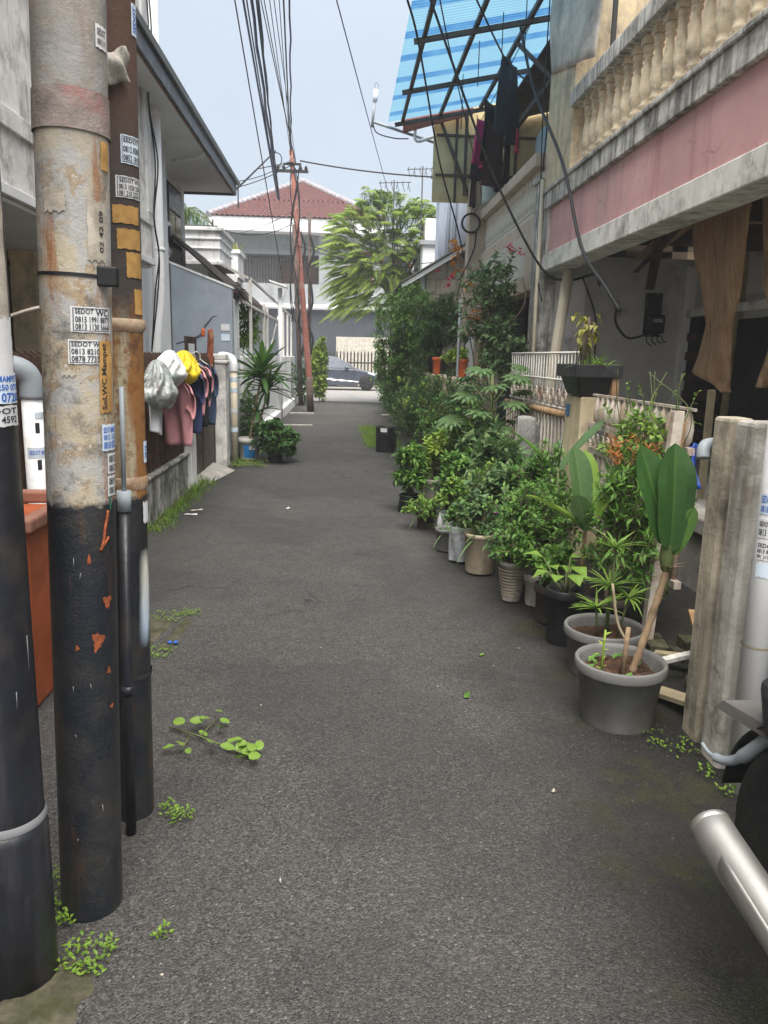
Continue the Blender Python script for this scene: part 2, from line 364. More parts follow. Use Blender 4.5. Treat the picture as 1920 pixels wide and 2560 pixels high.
# ---------------------------------------------------------------- special materials
def mat_asphalt():
    b = NB('asphalt'); co = b.coord()
    v = b.n('ShaderNodeTexVoronoi'); v.inputs['Scale'].default_value = 150; b.l(co, v.inputs['Vector'])
    v2 = b.n('ShaderNodeTexVoronoi'); v2.inputs['Scale'].default_value = 260; b.l(co, v2.inputs['Vector'])
    big = b.noise(co, .9, 6, .6); mid = b.noise(co, 7, 5, .7); gr = b.noise(co, 60, 4, .75); gr2 = b.noise(co, 150, 3, .7)
    c = b.mix(b.ramp(big, .35, .68), (.066,.063,.060), (.100,.095,.090))
    c = b.mix(b.math('MULTIPLY', b.ramp(mid, .42, .75), .45), c, (.050,.048,.047))
    hs = b.n('ShaderNodeSeparateColor'); b.l(v.outputs['Color'], hs.inputs[0])
    c = b.mix(b.math('MULTIPLY', b.ramp(hs.outputs[0], .3, 1), .72), c, (.180,.170,.160))       # stones showing in the binder
    c = b.mix(b.math('MULTIPLY', b.ramp(gr, .56, .68), .8), c, (.026,.025,.024))               # pits
    c = b.mix(b.math('MULTIPLY', b.ramp(gr2, .58, .72), .6), c, (.17,.162,.152))
    c = b.mix(b.math('MULTIPLY', b.ramp(hs.outputs[2], .62, .95), .75), c, (.030,.029,.028))
    c = b.mix(b.math('MULTIPLY', b.ramp(hs.outputs[1], .965, 1), .75), c, (.26,.25,.24))
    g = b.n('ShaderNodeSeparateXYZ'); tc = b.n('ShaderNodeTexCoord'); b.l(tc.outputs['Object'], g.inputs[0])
    # damp dirt, moss and painted shade along the pot row; dirt by left wall
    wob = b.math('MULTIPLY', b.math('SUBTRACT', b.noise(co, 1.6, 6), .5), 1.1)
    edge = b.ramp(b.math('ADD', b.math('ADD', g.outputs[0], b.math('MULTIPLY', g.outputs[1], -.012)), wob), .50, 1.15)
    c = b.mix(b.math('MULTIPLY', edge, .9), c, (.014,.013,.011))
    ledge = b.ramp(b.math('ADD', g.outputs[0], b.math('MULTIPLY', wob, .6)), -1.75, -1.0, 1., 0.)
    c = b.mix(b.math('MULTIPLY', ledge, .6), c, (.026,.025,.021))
    patch = b.ramp(b.noise(co, .55, 3, .5), .50, .53); c = b.mix(b.math('MULTIPLY', patch, .28), c, (.035,.034,.034))   # old patching
    oil = b.ramp(b.noise(co, 1.35, 4, .6), .64, .72); c = b.mix(b.math('MULTIPLY', oil, .45), c, (.020,.019,.019))
    x = b.n('ShaderNodeTexVoronoi', feature='DISTANCE_TO_EDGE'); x.inputs['Scale'].default_value = .55; ad = b.n('ShaderNodeVectorMath', operation='ADD'); nz = b.n('ShaderNodeTexNoise'); nz.inputs['Scale'].default_value = 2.2; nz.inputs['Detail'].default_value = 7
    sc_ = b.n('ShaderNodeVectorMath', operation='SCALE'); sc_.inputs['Scale'].default_value = .9; b.l(co, nz.inputs['Vector']); b.l(nz.outputs['Color'], sc_.inputs[0]); b.l(co, ad.inputs[0]); b.l(sc_.outputs[0], ad.inputs[1]); b.l(ad.outputs[0], x.inputs['Vector'])
    crk = b.math('MULTIPLY', b.ramp(x.outputs['Distance'], .002, .008, 1., 0.), b.ramp(b.noise(co, .8), .5, .58)); c = b.mix(b.math('MULTIPLY', crk, .7), c, (.012,.012,.011))
    moss = b.math('MULTIPLY', b.ramp(b.math('ADD', b.math('ADD', g.outputs[0], b.math('MULTIPLY', g.outputs[1], .02)), wob), .78, 1.2), b.ramp(b.noise(co, 3.1, 7, .7), .50, .62))
    c = b.mix(b.math('MULTIPLY', moss, .75), c, (.045,.05,.012))
    h = b.math('ADD', b.math('MULTIPLY', v.outputs['Distance'], -1.), b.math('ADD', b.math('MULTIPLY', v2.outputs['Distance'], -.5), b.math('ADD', b.math('MULTIPLY', mid, 1.0), b.math('MULTIPLY', gr, -1.6))))
    b.bump(h, .95, .012)
    return b.done(c, b.ramp(mid, .3, .7, .62, .9), 0, .45)
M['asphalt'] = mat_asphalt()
M['ground'] = pm('bare_ground', (.20,.18,.15), 1, .25, 2, dirt=(.10,.09,.07), damt=.5, bump=.6, fine=30)
M['street'] = pm('pale_concrete_street', (.27,.26,.245), .95, .15, 1.5, dirt=(.25,.24,.22), damt=.4, bump=.4, fine=40)
def mat_pole(name, h0, kind):
    b = NB(name); co = b.coord(); st = b.coord(False, (1, 1, .12))
    g = b.n('ShaderNodeSeparateXYZ'); tc = b.n('ShaderNodeTexCoord'); b.l(tc.outputs['Object'], g.inputs[0])
    if kind == 'peel':
        c = b.mix(b.ramp(b.noise(co, 7, 6, .65), .44, .54), (.45,.39,.29), (.40,.395,.38))
        c = b.mix(b.math('MULTIPLY', b.ramp(b.noise(co, 17, 7, .72), .54, .60), .9), c, (.34,.25,.15))
        c = b.mix(b.math('MULTIPLY', b.ramp(b.noise(co, 10, 8, .75), .50, .62), .88), c, (.12,.11,.10))
        c = b.mix(b.math('MULTIPLY', b.ramp(b.noise(st, 15, 6, .7), .53, .62), .9), c, (.30,.12,.035))
        c = b.mix(b.ramp(b.noise(co, 34, 7, .78), .60, .64), c, (.54,.51,.45))
        c = b.mix(b.math('MULTIPLY', b.ramp(b.noise(co, 55, 6, .75), .62, .68), .8), c, (.09,.075,.06))
        c = b.mix(b.math('MULTIPLY', b.ramp(b.math('ADD', g.outputs[2], b.math('MULTIPLY', b.noise(co, 8), .5)), 2.0, 2.35), .75), c, (.22,.21,.20))
    else:
        c = b.mix(b.ramp(b.noise(st, 13, 6, .65), .44, .56), (.40,.35,.24), (.27,.125,.035))
        c = b.mix(b.math('MULTIPLY', b.ramp(b.noise(co, 30, 7, .75), .52, .60), .8), c, (.20,.075,.022))
        c = b.mix(b.ramp(b.noise(co, 9, 6, .7), .56, .66), c, (.12,.055,.025))
        c = b.mix(b.ramp(b.math('ADD', g.outputs[2], b.math('MULTIPLY', b.noise(st, 8), .35)), 1.72, 1.86), c, (.055,.045,.04))
        c = b.mix(b.math('MULTIPLY', b.ramp(b.math('ADD', g.outputs[2], b.math('MULTIPLY', b.noise(st, 9), .5)), 2.15, 2.5), .8), c, (.105,.055,.035))
    blk = b.mix(b.ramp(b.noise(co, 9, 8, .75), .44, .68), (.012,.015,.021), (.040,.037,.033))
    blk = b.mix(b.math('MULTIPLY', b.ramp(b.noise(st, 18, 6, .7), .57, .70), .8), blk, (.10,.045,.022))
    blk = b.mix(b.math('MULTIPLY', b.ramp(b.noise(st, 40, 4, .7), .68, .74), .6), blk, (.16,.155,.15))
    f = b.ramp(b.math('ADD', g.outputs[2], b.math('MULTIPLY', b.math('SUBTRACT', b.noise(co, 25, 5, .7), .5), .05)), h0-.006, h0+.006)
    c = b.mix(f, blk, c)
    b.bump(b.noise(co, 26, 8, .78), .75, .007)
    return b.done(c, b.ramp(f, 0, 1, .30, .8), 0, .5)
M['pole_peel'] = mat_pole('peeling_painted_pole', 1.135, 'peel'); M['pole_rust'] = mat_pole('rusty_painted_pole', 1.07, 'rust')
def mat_poly():
    b = NB('blue_polycarbonate'); g = b.coord()
    at = b.n('ShaderNodeAttribute', attribute_name='tone', attribute_type='GEOMETRY')
    c = b.mix(b.ramp(at.outputs['Fac'], .3, .7), (.23,.43,.56), (.025,.17,.42)); c = b.mix(b.math('MULTIPLY', b.ramp(b.noise(g, 3), .4, .7), .4), c, (.20,.46,.62))
    b.done(c, .35, 0, .4)
    tr = b.n('ShaderNodeBsdfTranslucent'); b.l(b.mix(.15, c, (.35,.62,.80)), tr.inputs[0]); mx = b.n('ShaderNodeMixShader'); mx.inputs[0].default_value = .62
    b.l(b.b.outputs[0], mx.inputs[1]); b.l(tr.outputs[0], mx.inputs[2]); b.l(mx.outputs[0], b.out.inputs[0]); return b.m
M['poly'] = mat_poly()
def mat_film(name, col, tr=.5, rough=.25):
    b = NB(name); co = b.coord(); b.bump(b.noise(co, 22, 4), .6, .02); b.done(col, rough, 0, .6)
    t = b.n('ShaderNodeBsdfTransparent'); mx = b.n('ShaderNodeMixShader'); b.l(b.ramp(b.noise(co, 9), .35, .65, tr-.2, tr+.15), mx.inputs[0])
    b.l(b.b.outputs[0], mx.inputs[1]); b.l(t.outputs[0], mx.inputs[2]); b.l(mx.outputs[0], b.out.inputs[0]); return b.m
M['film'] = mat_film('clear_plastic_bag', (.62,.66,.68), .45)
M['bag_white'] = pm('white_carrier_bag', (.66,.68,.68), .4, .1, 9, dirt=(.10,.33,.30), damt=.42, bump=.5, fine=20, bdist=.03)
M['bag_clear'] = pm('clear_bag_of_rubbish', (.44,.47,.46), .25, .45, 14, dirt=(.22,.25,.20), damt=.6, streak=(.45,.12,.12), samt=.1, bump=.6, fine=18, bdist=.03, spec=.6)
M['bag_yellow'] = pm('yellow_carrier_bag', (.75,.56,.02), .4, .08, 6, dirt=(.70,.40,.03), damt=.3, bump=.5, fine=16, bdist=.03)
for k, c in dict(pink=(.56,.26,.28), navy=(.035,.055,.14), black=(.014,.015,.019), denim=(.045,.075,.13), magenta=(.45,.03,.13), brown=(.075,.04,.045), teal=(.02,.035,.05), white=(.66,.67,.70), red=(.5,.04,.08)).items():
    M['cloth_'+k] = pm('cloth_'+k, c, .9, .15, 8, bump=.3, fine=90)
M['slab_pipe'] = pm('pale_green_drum', (.50,.56,.50), .5, .1, 4, bump=.1)
M['tank'] = pm('pale_blue_tank', (.42,.54,.56), .5, .1, 3, bump=.1)

# ---------------------------------------------------------------- ground
struct('ground', MB().add([(-300,-300,-.06),(300,-300,-.06),(300,300,-.06),(-300,300,-.06)], [(0,1,2,3)]), M['ground'])
def rz_(x, y): return .010*math.sin(x*1.7+y*.6)+.007*math.sin(y*1.3-x*2.1)
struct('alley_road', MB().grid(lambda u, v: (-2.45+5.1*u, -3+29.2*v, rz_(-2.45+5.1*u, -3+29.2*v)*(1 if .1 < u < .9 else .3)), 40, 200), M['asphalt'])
struct('cross_street', MB().add([(-60,26.2,-.008),(60,26.2,-.008),(60,39,-.008),(-60,39,-.008)], [(0,1,2,3)]), M['street'])
for i, (x0, x1, y) in enumerate(((-1.3,-.62,16.75),(-1.35,-.72,20.3),(1.05,1.75,20.2))):
    struct('kerb_strip', MB().box(x0, x1, y-.07, y+.07, -.02, .028), M['concrete'], .01)

# ---------------------------------------------------------------- left side
# nearest white house, upper storey hung over a recessed ground floor
h = thing('white_house', 'white two storey house with mould-stained overhanging upper wall, left behind the utility poles', 'house', (-3, 4, 0))
part('upper_wall', MB().box(-7, -2.2, -3, 9.42, 2.47, 7.6), M['old_wall'], h)
part('ledge_band', MB().box(-2.2, -2.172, -3, 9.44, 2.90, 3.03), M['old_wall'], h, bev=.006)
part('ledge_band', MB().box(-2.2, -2.165, -3, 9.44, 2.47, 2.54), M['shade_wall'], h, bev=.006)
part('ledge_band', MB().box(-2.2, -2.172, -3, 9.44, 4.62, 4.72), M['old_wall'], h, bev=.006)
part('corner_strip', MB().box(-2.2, -2.168, 9.2, 9.43, 3.03, 7.6), M['white_wall'], h, bev=.006)
part('soffit', MB().box(-3.3, -2.21, -3, 9.4, 2.440, 2.466), M['soffit'], h)
part('ground_wall', MB().box(-7, -3.3, -3, 9.1, 0, 2.44), M['cream'], h)
for y0, y1, z1 in ((4.2, 7.96, 2.28), (8.25, 9.0, 2.22), (.5, 2.5, 2.2)):
    d = part('door', MB().box(-3.298, -3.25, y0, y1, 0.02, z1), M['door_dark'], h)
    part('door_frame', MB().box(-3.298, -3.22, y0-.05, y0, 0, z1+.05).box(-3.298, -3.22, y0, y1, z1, z1+.05), M['brown_metal'], d)
part('column', MB().box(-3.25, -3.0, 8.0, 8.2, 0, 2.44), M['cream'], h, bev=.01)
part('side_wall', MB().box(-7, -2.42, 9.1, 11.32, 0, 5.2), M['shade_wall'], h)
p = part('downpipe', MB().tube([(-2.28,9.78,0),(-2.28,9.78,1.7),(-2.22,9.78,2.2),(-2.2,9.8,5.5)], .072, 16), M['pvc'], h)
for z in (1.2, 2.7, 4.2): part('bracket', MB().lathe([(.080,-.02),(.080,.02)], 14, (-2.28 if z < 2 else -2.21, 9.79, z)), M['pvc'], p)
# wire running down that wall
for k, (dx, dy) in enumerate(((0,0),(.03,.05))):
    pts = smooth_path([(-2.15,9.30+dy,5.6),(-2.14+dx,9.36,4.9),(-2.15,9.28,4.2),(-2.13+dx,9.42,3.6),(-2.15,9.36,3.0),(-2.14,9.5,2.6),(-2.22+dx,9.6,2.2),(-2.3,9.65,1.5)])
    solo('wall_cable', MB().tube(pts, .009, 5), M['cable'], ['black cable drooping down the corner of the white house','second thinner black cable twisting down the white house corner'][k], 'cable')

# house with the big eave
h = thing('eaves_house', 'white house with wide soffit eave and window, behind the white downpipe', 'house', (-4.5, 12, 0))
part('wall', MB().box(-8, -2.81, 11.34, 14.55, 0, 4.3), M['white_wall'], h)
w1 = part('window', MB().box(-2.815, -2.78, 13.05, 14.1, 3.2, 4.16), M['wood_dark'], h)
part('pane', MB().box(-2.782, -2.772, 13.12, 13.55, 3.27, 3.72), M['glass'], w1); part('pane', MB().box(-2.782, -2.772, 13.6, 14.03, 3.27, 3.72), M['glass'], w1)
part('pane', MB().box(-2.782, -2.770, 13.12, 14.03, 3.76, 4.1), pm('blue_window_film', (.03,.06,.16), .3), w1)
part('soffit', MB().box(-2.86, -1.93, 7.6, 14.58, 4.28, 4.31), M['soffit'], h)
rf = part('roof', MB().hexa([(-5.5,7.5,6.0),(-1.86,7.5,4.42),(-1.86,14.75,4.42),(-5.5,14.75,6.0),(-5.5,7.5,6.06),(-1.84,7.5,4.47),(-1.84,14.75,4.47),(-5.5,14.75,6.06)]), M['metal_roof'], h)
part('fascia', MB().box(-1.93, -1.9, 7.55, 14.62, 4.25, 4.43), M['fascia'], rf); part('eave_trim', MB().box(-1.945, -1.925, 7.55, 14.6, 4.235, 4.295), M['fascia_wood'], rf)
part('end_board', MB().box(-2.9, -1.93, 14.59, 14.62, 4.24, 4.42), M['fascia'], rf)
for i in range(17): part('roof_bolt', MB().lathe([(.012,0),(.012,.05),(.004,.06)], 6, (-1.95, 7.9+i*.42, 4.49)), M['fascia'], rf)
b = part('bracket_pipe', MB().tube(smooth_path([(-2.5,12.2,4.24),(-2.1,11.9,4.22),(-1.98,11.8,4.27),(-1.96,11.8,4.42)]), .025, 8), M['pvc'], h)
part('hanger', MB().box(-1.87, -1.85, 14.5, 14.53, 4.02, 4.42), M['fascia'], rf)

# blue-grey wall with the crack
h = thing('cracked_wall', 'blue-grey plaster wall with a long diagonal crack above the brown gate', 'wall', (-2, 11.4, 0))
part('face', MB().prism([(-2.41,0),(-1.56,0),(-1.56,2.40),(-2.41,2.72)], 'y', 11.34, 11.5), M['blue_wall'], h, bev=.01)
part('return_wall', MB().box(-1.72, -1.565, 11.5, 12.15, 0, 2.28), M['shade_wall'], h, bev=.02)
part('coping', MB().prism([(-2.42,2.715),(-1.55,2.395),(-1.55,2.425),(-2.42,2.745)], 'y', 11.33, 11.51), M['white_wall'], h)
cr = [(-2.35,1.62),(-2.22,1.66),(-2.12,1.69),(-2.02,1.74),(-1.97,1.80),(-1.94,1.88),(-1.88,1.95),(-1.84,2.0),(-1.78,2.02)]
part('crack', MB().tube([(x, 11.337+.004*math.sin(i*2), z+.012*math.sin(i*3.1)) for i, (x, z) in enumerate(cr)], [.006,.010,.013,.016,.016,.013,.011,.008,.004], 5), pm('crack_filler', (.10,.11,.12), .95), h)
for z, mm, t in ((1.86,'paper','555'),(1.72,'paper_blue','0812')):
    part('sticker', MB().box(-1.72, -1.60, 11.332, 11.339, z-.045, z+.045), M[mm], h)
# drain elbow and its pipe
h = thing('cream_drain_pipe', 'cream drain pipe with white elbow and stickers beside the end gate pillar', 'pipe', (-1.5, 10.95, 0))
part('pipe', MB().tube([(-1.5,10.95,0),(-1.5,10.95,1.27)], .05, 14), M['pvc_cream'], h)
part('elbow', MB().tube(smooth_path([(-1.5,10.95,1.25),(-1.5,10.95,1.36),(-1.53,10.97,1.43),(-1.62,11.0,1.46),(-1.7,11.02,1.46)]), .058, 14), M['pvc'], h)
for z in (.45,.72,1.0,1.15): part('sticker', MB().tube([(-1.5,10.95,z-.03),(-1.5,10.95,z+.03)], .0525, 14, False), M['paper_blue'] if z != .72 else M['paper'], h)

# low wall, fence, pillars and gate
h = thing('low_wall', 'low plastered wall with black mould and peeling white paint under the brown fence', 'wall', (-1.7, 6, 0))
part('wall_body', MB().box(-1.86, -1.66, 1.2, 8.42, -.03, .40), M['mossy'], h, bev=.02)
part('coping', MB().box(-1.88, -1.635, 1.2, 8.43, .402, .44), M['mossy'], h, bev=.015)
def fins(parent, ys, z0, z1, x=-1.72):
    me = None
    for y in ys:
        if me is None:
            me = MB().add([(-.035,-.006,0),(.035,-.006,0),(.035,.006,0),(-.035,.006,0),(-.035,-.006,z1-z0),(.035,-.006,z1-z0-.05),(.035,.006,z1-z0-.05),(-.035,.006,z1-z0)],
                          [(0,3,2,1),(4,5,6,7),(0,1,5,4),(1,2,6,5),(2,3,7,6),(3,0,4,7)]).mesh('picket', M['picket_edge'])
        link('picket', me, parent, (x+rnd(-.006,.006), y, z0))
h = thing('iron_fence', 'dark brown iron picket fence on the mouldy low wall', 'fence', (-1.72, 6, 0))
fins(h, [1.3+i*.098 for i in range(73)], .44, 1.50)
part('rail', MB().box(-1.74, -1.70, 1.2, 8.42, 1.30, 1.33), M['brown_metal'], h); part('rail', MB().box(-1.74, -1.70, 1.2, 8.42, .56, .59), M['brown_metal'], h)
h = thing('gate_pillar', 'narrow white gate pillar between brown fence and brown gate', 'pillar', (-1.72, 8.6, 0), group='white gate pillars')
part('shaft', MB().box(-1.88, -1.62, 8.44, 8.72, -.03, 1.42), M['white_wall'], h, bev=.015)
h = thing('gate_pillar', 'weathered white pillar with moulded cap at the far end of the gate', 'pillar', (-1.72, 10.6, 0), group='white gate pillars')
part('shaft', MB().box(-1.76, -1.545, 10.5, 10.78, -.03, 1.36), M['old_wall'], h, bev=.012)
part('cap', MB().box(-1.78, -1.525, 10.48, 10.80, 1.362, 1.41).box(-1.765, -1.54, 10.49, 10.79, 1.41, 1.49), M['old_wall'], h, bev=.015)
h = thing('iron_gate', 'dark brown iron gate with sheet panel behind the hanging laundry', 'gate', (-1.7, 9.6, 0))
fins(h, [8.78+i*.075 for i in range(23)], .62, 1.50, -1.71)
part('panel', MB().box(-1.715, -1.70, 8.76, 9.58, .07, .68), M['brown_metal'], h); part('panel', MB().box(-1.715, -1.70, 9.60, 10.46, .07, .68), M['brown_metal'], h)
for y in (8.75, 9.59, 10.46): part('stile', MB().box(-1.73, -1.69, y-.02, y+.02, .03, 1.42), M['brown_metal'], h)
part('rail', MB().box(-1.73, -1.69, 8.77, 10.44, 1.32, 1.36), M['brown_metal'], h)
part('notice_board', MB().box(-1.76, -1.735, 8.9, 9.5, 1.42, 1.68), M['wood_dark'], h)
part('notice', MB().box(-1.733, -1.73, 9.0, 9.35, 1.48, 1.60), M['paper'], h)
h = tag(struct('concrete_apron', MB().hexa([(-1.7,8.42,-.03),(-1.52,8.42,-.03),(-1.36,10.15,-.03),(-1.7,10.4,-.03),(-1.7,8.5,.075),(-1.60,8.55,.03),(-1.44,10.05,.03),(-1.7,10.3,.075)]), M['concrete'], .012))

# far white garden wall with frame of white posts
h = thing('white_garden_wall', 'low white wall with pale plinth leading up to the red pole', 'wall', (-1.55, 18, 0))
part('wall_body', MB().box(-1.70, -1.52, 12.2, 25.3, -.03, 1.46), M['white_wall'], h, bev=.015)
part('plinth', MB().box(-1.55, -1.40, 13.5, 25.5, -.03, .22), M['white_wall'], h, bev=.015)
for i in range(5): part('panel_joint', MB().box(-1.53, -1.514, 14+i*2.3, 14.02+i*2.3, .22, 1.4), M['shade_wall'], h)
h = thing('post_frame', 'white steel posts and rails standing on the garden wall', 'frame', (-1.6, 16, 1.46))
for y, zt in ((13.95,2.79),(16.3,2.5),(17.0,2.5),(21.6,2.64),(23.2,2.66),(24.9,2.68)): part('post', MB().box(-1.625, -1.575, y-.025, y+.025, 1.44, zt), M['white_iron'], h)
part('top_rail', MB().obox((-1.6,13.95,2.77),(-2.1,13.95,3.0), .05, .04), M['white_iron'], h)
part('top_rail', MB().obox((-1.6,14.0,2.78),(-1.6,25.0,2.68), .04, .04), M['white_iron'], h)
part('brace', MB().obox((-1.6,17.6,1.6),(-1.6,20.6,2.68), .025, .025), M['white_iron'], h)
h = thing('solar_lamp_post', 'grey lamp post carrying a tilted flat solar panel', 'lamp post', (-1.42, 18.2, 0))
part('post', MB().tube([(-1.42,18.2,0),(-1.42,18.2,2.98)], .05, 12), M['shade_wall'], h)
part('solar_panel', MB().hexa([(-1.62,17.7,3.08),(-1.26,17.9,2.98),(-1.26,18.6,2.98),(-1.62,18.4,3.08),(-1.62,17.7,3.11),(-1.26,17.9,3.01),(-1.26,18.6,3.01),(-1.62,18.4,3.11)]), M['pvc'], h)
part('arm', MB().tube([(-1.42,18.2,2.55),(-1.28,18.3,2.92)], .018, 6), M['shade_wall'], h)

# corrugated awning over that yard
h = thing('corrugated_awning', 'rusty dark corrugated awning sloping over the yard behind the cracked wall', 'awning', (-2, 15, 2.4))
def aw(u, v):
    x = -2.74+1.16*u; y = 12.2+7.6*v
    return (x, y, 3.36-1.00*u-.04*v+.016*math.sin(y*2*PI/.16))
part('sheet', MB().grid(aw, 4, 400, .004), M['awning'], h)
part('purlin', MB().box(-2.76, -2.71, 12.3, 19.7, 3.26, 3.30), M['white_iron'], h); part('purlin', MB().box(-1.62, -1.58, 12.3, 19.7, 2.30, 2.345), M['white_iron'], h)
for i in range(9):
    x = -1.66-.0*i; part('edge_tile', MB().grid(lambda u, v, i=i: (-1.80+.26*v, 11.62+i*.055+.05*u, 2.48-.13*v+.02*math.sin(PI*u)), 4, 2, .008), M['roof_tile'], h)
th = MB()
for k in range(260):
    p = (-1.56+rnd(-.10,.08), 11.75+rnd(-.12,.22), 2.42+rnd(-.07,.04)); th.leaf(p, (rnd(-.5,.5), rnd(-.6,.6), rnd(-1.2,.1)), (rnd(-1,1),rnd(-1,1),.3), rnd(.10,.26), .012, rnd(0,.4))
tag(part('black_fibre_thatch', th, M['dark'], None), 'ragged black fibre hanging under the awning corner tiles', 'thatch', kind='stuff')

# balcony house behind
h = thing('balcony_house', 'white balcony parapet with stepped mouldings above the dark awning', 'house', (-4, 17, 0))
part('wall', MB().box(-8, -2.75, 16.6, 23, 0, 3.3), M['shade_wall'], h)
part('parapet', MB().box(-8, -2.42, 16.0, 17.6, 3.25, 3.84), M['white_wall'], h, bev=.012)
for z0, z1, o in ((3.84,3.91,.06),(3.68,3.72,.03),(3.5,3.53,.03),(3.20,3.27,.07)): part('moulding', MB().box(-8, -2.42+o, 16.0-o, 17.6+o, z0, z1), M['white_wall'], h, bev=.01)
part('planter', MB().box(-3.2, -2.38, 18.4, 19.4, 3.3, 3.72), M['white_wall'], h, bev=.012); part('planter_rim', MB().box(-3.24, -2.33, 18.36, 19.44, 3.72, 3.80), M['white_wall'], h, bev=.01)
part('stepped_cornice', MB().box(-3.1, -2.45, 18.4, 19.3, 3.0, 3.1).box(-3.15, -2.4, 18.38, 19.35, 3.1, 3.2).box(-3.2, -2.36, 18.38, 19.4, 3.2, 3.3), M['white_wall'], h)
a = thing('air_conditioner', 'white air conditioner unit beside the downpipe under the eave', 'air conditioner', (-2.75, 12.2, 2.9))
part('casing', MB().box(-3.1, -2.58, 12.0, 12.35, 2.95, 3.4), M['pvc'], a, bev=.02)
part('fan_grille', MB().lathe([(.16,0),(.16,.012),(.05,.02)], 18).xf(Matrix.Translation((-2.575,12.18,3.18)) @ Matrix.Rotation(PI/2, 4, 'Y')), M['blackplastic'], a)
part('wall_bracket', MB().box(-2.82, -2.60, 12.05, 12.09, 2.90, 2.95).box(-2.82, -2.60, 12.26, 12.30, 2.90, 2.95), M['shade_wall'], a)
solo('balcony_rail', MB().tube([(-3.4,16.3,3.97),(-2.5,16.3,3.97)], .02, 8).tube([(-2.6,16.3,3.9),(-2.6,16.3,4.1)], .02, 8).tube([(-3.2,16.3,3.9),(-3.2,16.3,3.98)], .02, 8), M['dark_iron'], 'dark pipe rail along the top of the white balcony parapet', 'railing')
# ---------------------------------------------------------------- right side: pink-banded balcony house
XR = 2.4
h = thing('balustrade_house', 'old house with pink band, cream balustrade and dark open porch on the right', 'house', (3.2, 6, 0))
part('beam', MB().box(XR, XR+.28, .5, 9.62, 2.55, 2.75), M['beam_white'], h, bev=.012)
part('pink_band', MB().box(XR+.03, XR+.28, .5, 9.60, 2.752, 3.248), M['pink'], h)
part('base_course', MB().box(XR-.02, XR+.3, .5, 9.62, 3.25, 3.43), M['band_white'], h, bev=.01)
part('base_moulding', MB().box(XR-.045, XR+.32, .5, 9.64, 3.43, 3.475), M['band_white'], h, bev=.01)
part('end_strip', MB().box(XR-.004, XR+.03, 9.42, 9.62, 2.752, 3.25), M['band_white'], h)
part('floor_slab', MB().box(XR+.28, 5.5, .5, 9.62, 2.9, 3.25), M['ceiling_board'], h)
bal_prof = [(.05,0),(.05,.05),(.034,.06),(.03,.075),(.043,.09),(.045,.11),(.032,.125),(.036,.15),(.052,.19),(.055,.23),(.048,.30),(.036,.38),(.029,.44),(.031,.46),(.042,.475),(.042,.49),(.03,.50),(.045,.515),(.045,.56)]
balme = MB().lathe(bal_prof, 16).mesh('baluster', M['baluster'])
sq = MB().box(-.05, .05, -.05, .05, .562, .625).mesh('baluster_block', M['baluster'])
rl = part('top_rail', MB().box(XR-.05, XR+.19, .5, 8.62, 4.10, 4.25).box(XR-.025, XR+.165, .5, 8.62, 4.25, 4.29), M['band_white'], h, bev=.012)
n = 0; y = 1.0
while y < 8.5:
    o = link('baluster', balme, h, (XR+.07, y, 3.476)); link('baluster_block', sq, o, (XR+.07, y, 3.476)); y += .222
part('end_pier', MB().box(XR-.01, XR+.24, 8.63, 9.66, 3.476, 4.78), M['cream'], h, bev=.01)
part('upper_back_wall', MB().box(3.75, 6, .5, 9.66, 3.25, 7), M['beige'], h)
part('upper_side_wall', MB().box(XR+.25, 6, 9.45, 9.66, 3.25, 6.2), M['cream'], h)
part('awning_post', MB().box(XR+.05, XR+.09, 7.7, 7.74, 4.29, 6.4), M['dark_iron'], h)
pl = part('pillar', MB().box(XR-.02, XR+.22, 9.66, 10.06, 0, 3.62), M['band_white'], h, bev=.012)
part('pillar_cap', MB().box(XR-.05, XR+.24, 9.63, 10.09, 3.62, 3.70), M['band_white'], pl, bev=.01)
part('conduit', MB().tube([(XR-.03,9.60,.3),(XR-.05,9.60,3.6)], .024, 8), M['pvc_cream'], pl)
part('leaning_drainpipe', MB().tube([(2.62,9.15,2.62),(2.5,9.3,1.0),(2.44,9.3,0)], .065, 12), M['pvc_cream'], h)
part('porch_side_wall', MB().box(XR+.2, 4.3, 9.62, 9.655, 0, 2.75), M['grey_wall'], h)
part('porch_plinth', MB().box(XR+.24, 2.95, 9.56, 9.615, 0, 2.5), M['white_wall'], h)
part('porch_side_wall_end', MB().box(4.17, 4.30, 9.50, 9.615, 0, 2.66), M['shade_wall'], h)
part('porch_back_wall', MB().box(4.3, 4.5, .5, 9.62, 0, 2.9), M['grey_wall'], h)
d = part('door', MB().box(4.25, 4.30, 3.6, 8.3, .0, 1.98), M['door_dark'], h)
part('door_frame', MB().box(4.22, 4.30, 8.3, 8.42, 0, 2.65), M['wood_pale'], d); part('transom', MB().box(4.2, 4.30, 1, 9.5, 2.06, 2.15), M['beam_white'], d)
wn = part('window', MB().box(4.26, 4.30, 8.42, 9.5, .5, 2.05), M['dark'], h)
for i in range(6): part('louvre', MB().box(4.22, 4.27, 8.48, 9.46, .62+i*.23, .72+i*.23), M['wood_dark'], wn)
part('porch_floor', MB().box(XR-.02, 4.3, .5, 9.55, -.03, .40), M['concrete'], h, bev=.015)
part('porch_kerb', MB().box(XR-.06, XR+.16, .5, 5.6, .402, .52), M['concrete'], h, bev=.015)
